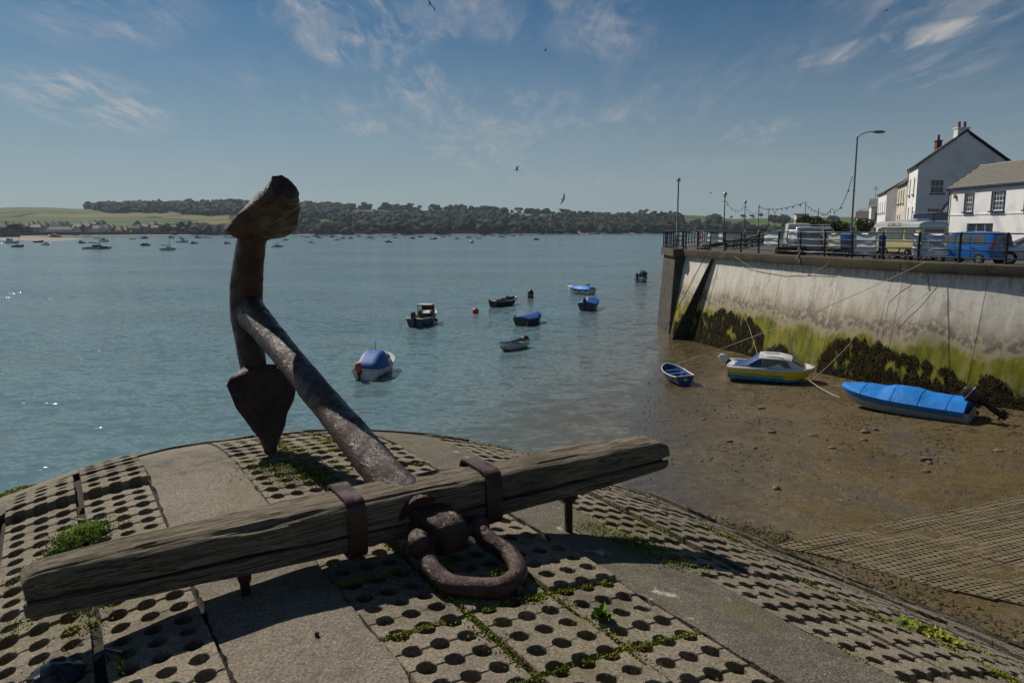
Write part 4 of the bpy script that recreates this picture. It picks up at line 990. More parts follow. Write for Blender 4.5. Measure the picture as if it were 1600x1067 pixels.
# ================================================================== vehicles and things on the quay
MAT['tyre'] = solid('tyre', (0.012, 0.012, 0.012), 0.8); MAT['alloy'] = solid('alloy', (0.55, 0.55, 0.56), 0.35, 0.6)
MAT['car_glass'] = surf('car_glass', [(0.05, 0.06, 0.06), (0.14, 0.16, 0.155)], 1.3, 0.04, spec=0.7)  # pane colour lightened to stand in for brightness seen through the glass
MAT['red_lens'] = solid('red_lens', (0.32, 0.012, 0.015), 0.2); MAT['trim_black'] = solid('trim_black', (0.015, 0.015, 0.016), 0.5)
def carpaint(name, col): return surf(name, [tuple(c*0.85 for c in col), col], 1.5, 0.25, spec=0.6, coat=0.6)
def body_ring(x, zb, zs, zt, wb, ws, wt):
    half = [(0.0, zb), (wb*0.92, zb), (wb, zb+0.08), (ws, (zb+zs)/2+0.05), (ws*0.985, zs), (wt, zt-0.07), (wt-0.10, zt-0.012), (0.0, zt)]
    return [Vector((x, y, z)) for y, z in half]+[Vector((x, -y, z)) for y, z in half[-2:0:-1]]
def car_body(root, st, mat, name='body'):
    mb = MB(); mb.loft([body_ring(*s) for s in st], True, True, True); return mb.build(name, mat, root, smooth=28)
def lerp_st(st, x):
    for a, b_ in zip(st, st[1:]):
        lo, hi = (a, b_) if a[0] < b_[0] else (b_, a)
        if lo[0] <= x <= hi[0]:
            u = (x-lo[0])/(hi[0]-lo[0]) if hi[0] > lo[0] else 0; return [p+(q-p)*u for p, q in zip(lo, hi)]
    return st[0]
def side_pane(root, st, x0, x1, v0, v1, side, mat, slant=(0, 0), name='side_window', off=0.010):
    mb = MB()
    def fn(u, v):
        vv = v0+(v1-v0)*v; x = x0+(x1-x0)*u+(slant[0]*(1-u)+slant[1]*u)*v; s = lerp_st(st, x)
        y0, z0, y1, z1 = s[5]*0.985, s[2], s[6], s[3]-0.07
        return Vector((x, side*(y0+(y1-y0)*vv+off), z0+(z1-z0)*vv))
    mb.grid(fn, 6, 3); o = mb.build(name, mat, root, fix=False); sol = o.modifiers.new('thickness', 'SOLIDIFY'); sol.thickness = 0.012; sol.offset = 0; return o
def quad_pane(root, pts, mat, name, th=0.012):
    pts = [Vector(p) for p in pts]; n = (pts[1]-pts[0]).cross(pts[3]-pts[0]).normalized(); mb = MB(); mb.prism(pts, n*th); return mb.build(name, mat, root)
def wheel(root, x, y, r, w_, rim=None, spokes=5):
    mb = MB(); s = 1 if y > 0 else -1
    prof = [(0.55, -w_/2), (0.92, -w_/2), (1.0, -w_/2+0.03), (1.0, w_/2-0.03), (0.92, w_/2), (0.60, w_/2), (0.58, w_/2-0.05)]
    mb.loft([[Vector((x+math.cos(2*math.pi*k/20)*r*q, y+s*d, r+math.sin(2*math.pi*k/20)*r*q)) for k in range(20)] for q, d in prof], True, False, False); ty = mb.build('wheel', MAT['tyre'], root, smooth=40)
    mb = MB(); c = Vector((x, y+s*(w_/2-0.035), r)); mb.cyl(c+Vector((0, -s*0.03, 0)), c, r*0.58, n=20)
    for k in range(spokes):
        a = 2*math.pi*k/spokes; mb.box(c+Vector((math.cos(a)*r*0.3, s*0.012, math.sin(a)*r*0.3)), (r*0.5, 0.03, r*0.17), Matrix.Rotation(-a, 3, 'Y'))
    mb.build('rim', rim or MAT['alloy'], ty, smooth=30)
def text_obj(txt, size, mat, parent, loc, rot, name='lettering', shear=0.0, th=0.002):
    cu = bpy.data.curves.new(name, 'FONT'); cu.body = txt; cu.size = size; cu.extrude = th; cu.align_x = 'CENTER'; cu.align_y = 'CENTER'; cu.shear = shear; cu.resolution_u = 3
    o = bpy.data.objects.new(name, cu); C.objects.link(o); dg = bpy.context.evaluated_depsgraph_get()
    me = bpy.data.meshes.new_from_object(o.evaluated_get(dg)); bpy.data.objects.remove(o); me.materials.clear(); me.materials.append(mat)
    o = bpy.data.objects.new(name, me); C.objects.link(o); o.parent = parent; o.location = loc; o.rotation_euler = rot; return o
def gp(px, Y): return aty(px, 400, Y).x

# blue people carrier, rear three-quarter towards us
blue = carpaint('blue_car_paint', (0.012, 0.17, 0.56))
W2 = 0.83
mpv = [(-1.78, 0.32, 0.95, 1.50, 0.72, 0.78, 0.66), (-1.70, 0.26, 0.97, 1.63, 0.78, 0.82, 0.68), (-1.3, 0.24, 0.97, 1.69, 0.80, W2, 0.70), (-0.3, 0.24, 0.96, 1.70, 0.80, W2, 0.71), (0.45, 0.24, 0.95, 1.65, 0.80, W2, 0.70), (0.75, 0.24, 0.95, 1.52, 0.80, W2, 0.68), (1.18, 0.24, 0.94, 1.08, 0.80, 0.82, 0.72), (1.50, 0.26, 0.86, 0.97, 0.78, 0.80, 0.70), (1.76, 0.34, 0.72, 0.80, 0.66, 0.68, 0.58)]
q = atz(1527, 408, RZ)
car = thing('people_carrier', (gp(1514, 38.2), 38.2, RZ), R(113), 'bright blue people carrier parked behind the railing', 'car')
car.scale = (0.93,)*3; car_body(car, mpv, blue)
for sd in (1, -1):
    side_pane(car, mpv, 0.28, 1.02, 0.10, 0.90, sd, MAT['car_glass'], (0.0, -0.36), 'front_side_window'); side_pane(car, mpv, -0.62, 0.22, 0.10, 0.90, sd, MAT['car_glass'], (0.02, 0.0), 'rear_side_window'); side_pane(car, mpv, -1.40, -0.72, 0.10, 0.88, sd, MAT['car_glass'], (0.05, 0), 'quarter_window')
    for x in (-1.12, 1.12): wheel(car, x, sd*0.76, 0.30, 0.18)
    MB().box((-1.76, sd*0.735, 0.98), (0.09, 0.10, 0.46)).build('tail_light', MAT['red_lens'], car, bevel=0.02)
    MB().ball((0.86, sd*0.93, 1.02), 0.11, 8, 6, (0.5, 1, 0.7)).build('mirror', MAT['trim_black'], car, smooth=60)
    for x in (0.08, -0.78): MB().box((x, sd*0.838, 0.86), (0.16, 0.03, 0.035)).build('door_handle', blue, car)
    mb = MB(); [mb.box((x, sd*(W2-0.002), 0.62), (0.012, 0.012, 0.66)) for x in (0.25, -0.66)]; mb.build('door_gap', MAT['trim_black'], car)
quad_pane(car, [(-1.755, -0.60, 1.02), (-1.755, 0.60, 1.02), (-1.765+0.02, 0.56, 1.50), (-1.765+0.02, -0.56, 1.50)], MAT['car_glass'], 'rear_window', -0.06)
quad_pane(car, [(0.80, 0.56, 1.50), (0.80, -0.56, 1.50), (1.16, -0.63, 1.10), (1.16, 0.63, 1.10)], MAT['car_glass'], 'windscreen', 0.035)
MB().box((-1.81, 0, 0.72), (0.02, 0.50, 0.11)).build('number_plate', solid('yellow_plate', (0.62, 0.48, 0.06), 0.4), car)
MB().box((-1.80, 0, 0.42), (0.10, 1.42, 0.22)).build('bumper', blue, car, bevel=0.03)
# white car at the right edge, seen from its nose
whitec = carpaint('white_car_paint', (0.72, 0.73, 0.74))
sal = [(-1.9, 0.3, 0.85, 0.95, 0.70, 0.74, 0.62), (-1.3, 0.22, 0.88, 1.30, 0.80, 0.84, 0.62), (-0.6, 0.22, 0.87, 1.42, 0.80, 0.84, 0.64), (0.1, 0.22, 0.86, 1.40, 0.80, 0.84, 0.64), (0.95, 0.22, 0.84, 0.98, 0.80, 0.84, 0.72), (1.6, 0.24, 0.76, 0.86, 0.76, 0.80, 0.66), (1.98, 0.3, 0.6, 0.70, 0.58, 0.62, 0.5)]
car = thing('white_car', (gp(1618, 37.0), 37.0, RZ), R(158), 'white car cut off by the right edge beside the blue people carrier', 'car')
car_body(car, sal, whitec)
for sd in (1, -1):
    side_pane(car, sal, 0.0, 0.72, 0.12, 0.85, sd, MAT['car_glass'], (0, -0.5), 'front_side_window'); side_pane(car, sal, -1.1, -0.08, 0.12, 0.85, sd, MAT['car_glass'], (0.2, 0), 'rear_side_window')
    for x in (-1.25, 1.22): wheel(car, x, sd*0.77, 0.32, 0.2, spokes=7)
    MB().ball((1.78, sd*0.52, 0.66), 0.14, 8, 6, (1, 0.8, 0.5)).build('headlight', MAT['lamp_glass'], car, smooth=60); MB().ball((0.62, sd*0.93, 0.92), 0.1, 8, 6, (0.5, 1, 0.7)).build('mirror', whitec, car, smooth=60)
quad_pane(car, [(0.22, 0.56, 1.37), (0.22, -0.56, 1.37), (0.92, -0.66, 1.02), (0.92, 0.66, 1.02)], MAT['car_glass'], 'windscreen', 0.035)

# cream and white ice-cream van
creamp = carpaint('cream_van_paint', (0.60, 0.53, 0.26)); whitep = carpaint('white_van_paint', (0.62, 0.62, 0.60))
ice = [(-2.15, 0.42, 1.15, 1.72, 0.86, 0.92, 0.88), (-2.1, 0.35, 1.15, 1.78, 0.92, 0.95, 0.90), (0.9, 0.35, 1.15, 1.78, 0.92, 0.95, 0.90), (1.25, 0.35, 1.12, 1.72, 0.92, 0.95, 0.86), (1.75, 0.35, 1.0, 1.14, 0.9, 0.92, 0.74), (2.1, 0.42, 0.85, 0.95, 0.82, 0.84, 0.66)]
van = thing('ice_cream_van', (gp(1412, 44.2), 44.2, RZ), R(104), 'cream and white ice-cream van parked below the tall house', 'van')
car_body(van, ice, creamp)
mb = MB(); rr = []
for x, w_, h in ((-2.2, 0.80, 0.20), (-2.1, 0.96, 0.34), (-0.5, 0.98, 0.40), (1.3, 0.96, 0.36), (1.55, 0.85, 0.22)):
    rr.append([Vector((x, y*w_, 1.76+z*h)) for y, z in ((1, 0), (1, 0.55), (0.72, 0.9), (0, 1.0), (-0.72, 0.9), (-1, 0.55), (-1, 0))])
mb.loft(rr, True, True, True); mb.build('raised_roof', whitep, van, smooth=30)
for sd in (1, -1):
    side_pane(van, ice, -1.75, -1.05, 0.05, 0.92, sd, MAT['car_glass'], name='rear_side_window', off=0.03); side_pane(van, ice, -0.85, 0.45, 0.0, 0.95, sd, MAT['car_glass'], name='serving_hatch', off=0.03); side_pane(van, ice, 0.62, 1.2, 0.05, 0.92, sd, MAT['car_glass'], (0, -0.1), 'cab_window', off=0.03)
    for x in (-1.35, 1.45): wheel(van, x, sd*0.86, 0.32, 0.19)
    b_ = MB().box((-0.2, sd*0.985, 1.96), (1.0, 0.03, 0.17)).build('sign_board', paint('sign_cream', (0.6, 0.5, 0.42)), van, bevel=0.01)
    text_obj('ICES', 0.15, MAT['brick'], b_, (-0.2, sd*1.003, 1.96), (R(90), 0, math.pi if sd > 0 else 0))
    MB().box((-2.14, sd*0.80, 0.75), (0.06, 0.12, 0.3)).build('tail_light', MAT['red_lens'], van)
quad_pane(van, [(-2.17, -0.66, 1.10), (-2.17, 0.66, 1.10), (-2.16, 0.60, 1.66), (-2.16, -0.60, 1.66)], glass_dark('rear_glass', (0.035, 0.05, 0.08), 0.1), 'rear_window', -0.035)
quad_pane(van, [(1.30, 0.7, 1.68), (1.30, -0.7, 1.68), (1.72, -0.76, 1.16), (1.72, 0.76, 1.16)], MAT['car_glass'], 'windscreen', 0.035)
MB().box((-2.2, 0, 0.42), (0.12, 1.7, 0.14)).build('bumper', MAT['trim_black'], van, bevel=0.02)
MB().box((-0.5, 0, 2.2), (1.6, 0.9, 0.06)).build('roof_vent', whitep, van, bevel=0.02)
# vans farther along
def panel_van(px, Y, rz, mat, label, hgt, L=4.6, glass_side=False, name='panel_van'):
    st = [(-L/2, 0.4, 1.1, hgt-0.06, 0.86, 0.92, 0.80), (-L/2+0.08, 0.32, 1.1, hgt, 0.9, 0.95, 0.84), (0.6, 0.32, 1.1, hgt, 0.9, 0.95, 0.84), (1.0, 0.32, 1.08, hgt-0.08, 0.9, 0.95, 0.82), (1.55, 0.32, 1.05, 1.25, 0.9, 0.93, 0.76), (L/2, 0.4, 0.85, 0.95, 0.8, 0.84, 0.7)]
    v = thing(name, (gp(px, Y), Y, RZ), rz, label, 'van'); car_body(v, st, mat)
    for sd in (1, -1):
        side_pane(v, st, 0.45, 1.25, 0.06, 0.85, sd, MAT['car_glass'], (0, -0.2), 'cab_window')
        if glass_side: side_pane(v, st, -L/2+0.35, 0.3, 0.06, 0.85, sd, MAT['car_glass'], name='side_window')
        for x in (-L/2+0.85, L/2-0.85): wheel(v, x, sd*0.86, 0.32, 0.2)
        MB().box((-L/2-0.005, sd*0.84, 0.95), (0.05, 0.10, 0.5)).build('tail_light', MAT['red_lens'], v)
    for y in (-0.4, 0.4): quad_pane(v, [(-L/2-0.03, y-0.32, 1.2), (-L/2-0.03, y+0.32, 1.2), (-L/2-0.02, y+0.30, hgt-0.35), (-L/2-0.02, y-0.30, hgt-0.35)], MAT['car_glass'], 'rear_window', -0.02)
    quad_pane(v, [(1.03, 0.7, hgt-0.16), (1.03, -0.7, hgt-0.16), (1.52, -0.76, 1.28), (1.52, 0.76, 1.28)], MAT['car_glass'], 'windscreen', 0.035)
    return v
panel_van(1243, 62, R(74), whitep, 'white high-roofed van standing behind the white banners', 2.1)
camper = carpaint('grey_van_paint', (0.34, 0.37, 0.40))
cv = panel_van(1274, 53, R(54), camper, 'silver grey van with dark side windows and a loaded roof rack', 1.82, 4.0, glass_side=True, name='camper_van')
mb = MB(); mb.tube([(-1.9, 0.7, 1.95), (0.7, 0.7, 1.95)], 0.025, 6); mb.tube([(-1.9, -0.7, 1.95), (0.7, -0.7, 1.95)], 0.025, 6)
for x in (-1.8, -1.1, -0.4, 0.3): mb.box((x, 0, 1.95), (0.05, 1.5, 0.04)); mb.box((x, 0.7, 1.87), (0.04, 0.04, 0.16)); mb.box((x, -0.7, 1.87), (0.04, 0.04, 0.16))
mb.build('roof_rack', MAT['white_trim'], cv)
hb = [(-1.7, 0.3, 0.85, 1.05, 0.7, 0.74, 0.6), (-1.5, 0.25, 0.88, 1.36, 0.76, 0.8, 0.62), (-0.4, 0.24, 0.88, 1.44, 0.78, 0.8, 0.64), (0.3, 0.24, 0.86, 1.38, 0.78, 0.8, 0.62), (0.95, 0.24, 0.84, 0.98, 0.78, 0.8, 0.68), (1.7, 0.32, 0.6, 0.72, 0.64, 0.66, 0.54)]
for px, Y, rz, m_, lab in ((1318, 49.5, 60, carpaint('mid_blue_paint', (0.02, 0.10, 0.30)), 'small blue hatchback half hidden behind the white boards on the railing'), (1212, 112, 110, carpaint('dark_car_paint', (0.03, 0.06, 0.10)), 'dark blue car parked far along the promenade')):
    c_ = thing('hatchback', (gp(px, Y), Y, RZ), R(rz), lab, 'car'); car_body(c_, hb, m_)
    for sd in (1, -1):
        side_pane(c_, hb, -1.2, -0.1, 0.1, 0.88, sd, MAT['car_glass'], (0.15, 0), 'rear_side_window'); side_pane(c_, hb, 0.0, 0.8, 0.1, 0.88, sd, MAT['car_glass'], (0, -0.4), 'front_side_window')
        for x in (-1.1, 1.05): wheel(c_, x, sd*0.74, 0.29, 0.18)
        MB().box((-1.67, sd*0.62, 0.8), (0.1, 0.14, 0.2)).build('tail_light', MAT['red_lens'], c_, bevel=0.02)
    quad_pane(c_, [(0.42, 0.54, 1.34), (0.42, -0.54, 1.34), (0.92, -0.62, 1.02), (0.92, 0.62, 1.02)], MAT['car_glass'], 'windscreen', 0.035)

# banners and boards tied to the railing
MAT['banner'] = paint('banner_cloth', (0.66, 0.67, 0.68), 0.6, 0.1); MAT['banner_blue'] = solid('banner_blue', (0.10, 0.22, 0.50), 0.6); MAT['banner_navy'] = solid('banner_navy', (0.03, 0.05, 0.16), 0.6)
def quay_s(px):                                  # distance along the quay whose railing shows at column px
    lo, hi = 0.0, QUAY.L
    for _ in range(40):
        m_ = (lo+hi)/2; p = QUAY.off(m_, 0.22)
        if proj((p.x, p.y, QZ))[0] < px: lo = m_
        else: hi = m_
    return lo
def banner(px0, px1, z0, z1, label, name='banner', sag=0.03, off=0.275, mat=None):
    s0, s1 = quay_s(px0), quay_s(px1); a = QUAY.off((s0+s1)/2, off); t_ = QUAY.off(s1, off)-QUAY.off(s0, off); L = t_.length; rz = math.atan2(t_.y, t_.x)
    root = thing(name, (a.x, a.y, QZ), rz, label, 'banner'); mb = MB(); rnd = random.Random(int(px0))
    def fn(u, v): return Vector(((u-0.5)*L, 0.012*math.sin(u*9+v*4+px0)+0.02*fbm(u*3, v*3, px0), z0+(z1-z0)*v-sag*4*u*(1-u)*(1 if v > 0.5 else 0.4)))
    mb.grid(fn, 14, 8); o = mb.build('cloth', mat or MAT['banner'], root, smooth=60); sol = o.modifiers.new('thickness', 'SOLIDIFY'); sol.thickness = 0.006
    for sx in (-1, 1):
        for zz_ in (z0+0.05, z1-0.05): MB().tube([(sx*L*0.49, 0, zz_), (sx*(L*0.49+0.05), 0.0, zz_+0.03), (sx*(L*0.49+0.06), 0.02, zz_+0.07)], 0.008, 5).build('tie', MAT['white_trim'], root)
    return root, L
banner(1192, 1214, 0.40, 1.22, 'creased white cloth banner tied to the railing left of the vans')
banner(1229, 1243, 0.72, 1.40, 'small white board on the railing in front of the white van', 'notice_board', 0.0)
banner(1288, 1311, 0.45, 1.24, 'plain off-white banner on the railing before the silver van', mat=paint('banner_cream', (0.62, 0.60, 0.53), 0.6, 0.1))
banner(1332, 1367, 0.30, 1.26, 'wide pale banner on the railing beside the street lamp', mat=paint('banner_grey', (0.52, 0.55, 0.60), 0.6, 0.1))
rb, L = banner(1423.5, 1478, 0.26, 1.24, 'white banner printed with blue lettering and a fish, left of the blue car', sag=0.01)
mb = MB(); mb.box((0, -0.012, 0.42), (L*0.92, 0.004, 0.14)); mb.box((-0.03*L, -0.012, 0.70), (L*0.8, 0.004, 0.05)); mb.build('printed_band', solid('banner_pale_blue', (0.35, 0.45, 0.62), 0.6), rb)
text_obj('The Royal', 0.34, MAT['banner_blue'], rb, (-L*0.18, -0.02, 1.05), (R(90), 0, 0)); text_obj('Plaice', 0.32, MAT['banner_navy'], rb, (L*0.20, -0.02, 0.80), (R(90), 0, 0)); text_obj('fish & chips', 0.14, MAT['banner_blue'], rb, (L*0.22, -0.02, 0.57), (R(90), 0, 0)) if False else None
mb = MB(); mb.loft([[Vector((L*0.30+0.16*math.cos(a), -0.02-d, 1.06+0.07*math.sin(a))) for a in [2*math.pi*k/12 for k in range(12)]] for d in (0, 0.004)], True, True, True); mb.prism([(L*0.30-0.14, -0.02, 1.06), (L*0.30-0.27, -0.02, 1.13), (L*0.30-0.27, -0.02, 0.99)], (0, -0.004, 0)); mb.build('fish_emblem', MAT['banner_blue'], rb)
for px, w_, lab, red in ((1092, 5, 'narrow red and white sign on the far end of the railing', True), (1106, 4, 'small white placard on the railing near the corner', False), (1124, 6, 'white placard on the railing beside the first lantern post', False)):
    r_, L = banner(px-w_/2, px+w_/2, 0.2 if red else 0.55, 1.2, lab, 'placard', 0.0)
    if red: MB().box((0, -0.02, 0.7), (L*0.5, 0.008, 0.9)).build('red_panel', solid('sign_red', (0.4, 0.03, 0.03), 0.5), r_)
# upright boards, bins, benches
def at_road(px, Y): return Vector((gp(px, Y), Y, RZ))
o = thing('display_board', at_road(1377, 41), R(10), 'upright blue display board at the ice-cream van counter', 'sign'); MB().box((0, 0, 0.75), (0.42, 0.06, 1.2)).build('panel', paint('board_blue', (0.04, 0.13, 0.27)), o, bevel=0.01)
for sx in (-0.16, 0.16): MB().box((sx, 0, 0.08), (0.04, 0.3, 0.16)).build('foot', MAT['trim_black'], o)
o = thing('planter', at_road(1234, 50), R(14), 'long dark timber planter with rounded tan end behind the railing', 'planter')
mb = MB(); mb.loft([[Vector((x, y*w_, z)) for y, z in ((-0.4, 0.0), (0.4, 0.0), (0.45, 0.55), (-0.45, 0.55))] for x, w_ in ((-0.95, 0.4), (-0.85, 0.85), (-0.6, 1), (0.95, 1))], True, True, True); mb.build('trough', surf('dark_timber', [(0.03, 0.02, 0.014), (0.075, 0.045, 0.025)], 6, 0.8), o, bevel=0.02)
mb = MB(); mb.tube([(-0.95, 0, 0.02), (-1.0, 0, 0.3), (-0.95, 0, 0.58)], 0.16, 8); mb.build('end_post', surf('tan_timber', [(0.22, 0.12, 0.05), (0.34, 0.2, 0.09)], 6, 0.8), o, smooth=60)
def picnic(px, Y, rz, lab):
    r_ = thing('picnic_table', at_road(px, Y), rz, lab, 'table', 'picnic tables on the quay'); m_ = surf('bench_timber', [(0.02, 0.018, 0.015), (0.06, 0.05, 0.04)], 5, 0.8) if 'bench' not in MAT else MAT['bench']; MAT['bench'] = m_
    for k in range(4): MB().box((0, -0.33+0.22*k, 0.74), (1.7, 0.2, 0.04)).build('top_board', m_, r_)
    for sd in (-1, 1): MB().box((0, sd*0.75, 0.44), (1.7, 0.26, 0.04)).build('seat_board', m_, r_)
    for x in (-0.6, 0.6):
        mb = MB(); mb.tube([(x, -0.72, 0), (x, -0.22, 0.72)], 0.045, 4); mb.tube([(x, 0.72, 0), (x, 0.22, 0.72)], 0.045, 4); mb.box((x, 0, 0.39), (0.05, 1.5, 0.08)); mb.build('leg_frame', m_, r_)
picnic(1303, 45.5, R(20), 'dark picnic table behind the railing under the off-white banner'); picnic(1323, 44.5, R(15), 'dark picnic table beside the street lamp post'); picnic(1395, 39.6, R(12), 'dark picnic table in front of the ice-cream van'); picnic(1444, 38.5, R(12), 'dark picnic table behind the shop banner')
for nm, pts, lab in (('timber_barrier', [(1134, 62), (1190, 80)], 'low dark timber barrier of two long beams near the quay corner'), ('timber_barrier', [(1150, 68), (1205, 96)], 'second low timber barrier, farther from the quay corner')):
    a, b_ = at_road(*pts[0]), at_road(*pts[1]); r_ = thing(nm, a, 0, lab, 'barrier')
    for z in (0.28, 0.62): MB().tube([Vector((0, 0, z)), b_-a+Vector((0, 0, z))], 0.11, 4).build('beam', MAT['bench'], r_)
    for k in range(7):
        p = (b_-a)*(k/6); MB().box(p+Vector((0, 0, 0.38)), (0.14, 0.14, 0.76)).build('post', MAT['bench'], r_)
def person(px, Y, rz, top_c, leg_c, lab, h=1.7):
    r_ = thing('person', at_road(px, Y), rz, lab, 'person')
    sk = solid('skin', (0.36, 0.20, 0.14), 0.6); tc = solid('shirt', top_c, 0.8); lc = solid('trousers', leg_c, 0.8); k = h/1.7
    bm = bmesh.new(); me = bpy.data.meshes.new('body')
    V = {}; J = dict(pel=(0, 0, 0.95), chest=(0, 0, 1.3), neck=(0, 0, 1.46), head=(0.01, 0, 1.56), crown=(0.01, 0, 1.66), hl=(0, 0.1, 0.9), kl=(0.04, 0.11, 0.5), al=(0, 0.11, 0.08), fl=(0.14, 0.12, 0.04), hr=(0, -0.1, 0.9), kr=(0.02, -0.11, 0.5), ar=(-0.06, -0.11, 0.08), fr=(0.08, -0.12, 0.04), sl=(0, 0.18, 1.38), el=(0.02, 0.24, 1.12), wl=(0.12, 0.22, 0.9), sr=(0, -0.18, 1.38), er=(0.02, -0.24, 1.12), wr=(0.12, -0.22, 0.9))
    for n, p in J.items(): V[n] = bm.verts.new(Vector(p)*k)
    for a, b_ in (('pel', 'chest'), ('chest', 'neck'), ('neck', 'head'), ('head', 'crown'), ('pel', 'hl'), ('hl', 'kl'), ('kl', 'al'), ('al', 'fl'), ('pel', 'hr'), ('hr', 'kr'), ('kr', 'ar'), ('ar', 'fr'), ('chest', 'sl'), ('sl', 'el'), ('el', 'wl'), ('chest', 'sr'), ('sr', 'er'), ('er', 'wr')): bm.edges.new((V[a], V[b_]))
    bm.verts.index_update(); order = list(J); bm.to_mesh(me); bm.free()
    o = bpy.data.objects.new('body', me); C.objects.link(o); o.parent = r_
    sm_ = o.modifiers.new('skin', 'SKIN'); rad = dict(pel=.15, chest=.16, neck=.06, head=.095, crown=.07, hl=.1, hr=.1, kl=.065, kr=.065, al=.045, ar=.045, fl=.04, fr=.04, sl=.07, sr=.07, el=.05, er=.05, wl=.04, wr=.04)
    for i, n in enumerate(order): me.skin_vertices[0].data[i].radius = (rad[n]*k, rad[n]*k); me.skin_vertices[0].data[i].use_root = (n == 'pel')
    sb = o.modifiers.new('smooth', 'SUBSURF'); sb.levels = 1; sb.render_levels = 1
    m_, t, b = newmat('clothes'); z = t.add('SeparateXYZ', {0: t.add('TexCoord').outputs['Object']}).outputs[2]
    t.put(b.inputs['Base Color'], t.mix(t.math('GREATER_THAN', z, 1.44*k), t.mix(t.math('GREATER_THAN', z, 0.93*k), leg_c, top_c), (0.3, 0.17, 0.12))); b.inputs['Roughness'].default_value = 0.8; me.materials.append(m_)
    MB().ball((0.0, 0, 1.65*k), 0.1*k, 8, 6, (1.05, 1.0, 0.8)).build('hair', solid('hair', (0.03, 0.02, 0.015), 0.7), r_, smooth=60)
person(1163, 92, R(200), (0.10, 0.10, 0.16), (0.03, 0.03, 0.05), 'person in dark clothing standing by the second lantern post on the promenade')
person(1184, 105, R(170), (0.35, 0.32, 0.34), (0.03, 0.03, 0.06), 'person in a pale top walking far along the promenade')

# ================================================================== boats
BM = {n: paint('boat_'+n, c, r, d, 2.5) for n, c, r, d in [('white', (0.62, 0.62, 0.60), 0.3, 0.2), ('navy', (0.012, 0.032, 0.085), 0.35, 0.3), ('black', (0.012, 0.012, 0.014), 0.4, 0.3), ('grey', (0.34, 0.36, 0.36), 0.4, 0.25), ('red', (0.26, 0.025, 0.02), 0.4, 0.3),
      ('yellow', (0.80, 0.66, 0.02), 0.3, 0.15), ('teal', (0.04, 0.30, 0.44), 0.4, 0.3), ('antifoul', (0.09, 0.016, 0.012), 0.6, 0.3), ('inner', (0.22, 0.20, 0.17), 0.6, 0.3), ('teak', (0.10, 0.055, 0.028), 0.6, 0.3), ('cream', (0.50, 0.46, 0.36), 0.5, 0.2), ('skyblue', (0.06, 0.24, 0.50), 0.4, 0.2), ('dinghyblue', (0.018, 0.055, 0.19), 0.4, 0.3), ('orange', (0.50, 0.07, 0.025), 0.7, 0.3), ('dark', (0.03, 0.032, 0.038), 0.5, 0.3)]}
def tarp_mat(name, col):
    m, t, b = newmat(name); co = t.add('TexCoord').outputs['Object']; n = t.noise(co, 3.0, 5, 0.6, 0.6)
    t.put(b.inputs['Base Color'], t.mix(t.rng(n, 0.35, 0.65), tuple(c*0.8 for c in col), col)); b.inputs['Roughness'].default_value = 0.55; b.inputs['Specular IOR Level'].default_value = 0.35
    wr = t.noise(t.mapping(co, scale=(3, 1, 1)), 3.0, 4, 0.6, 1.2); t.put(b.inputs['Normal'], t.bump(wr, 0.45, 0.03)); return m
BM['tarp'] = tarp_mat('tarpaulin_blue', (0.012, 0.10, 0.36)); BM['tarp_bright'] = tarp_mat('tarpaulin_bright', (0.008, 0.20, 0.62)); BM['tarp_royal'] = tarp_mat('tarpaulin_royal', (0.018, 0.065, 0.30)); BM['canvas'] = tarp_mat('canvas_navy', (0.015, 0.05, 0.17))
BM['rope'] = surf('rope', [(0.24, 0.21, 0.16), (0.42, 0.38, 0.30)], 30, 0.9); BM['glass'] = MAT['pane']; BM['outb'] = paint('outboard_black', (0.014, 0.014, 0.016), 0.3, 0.2)
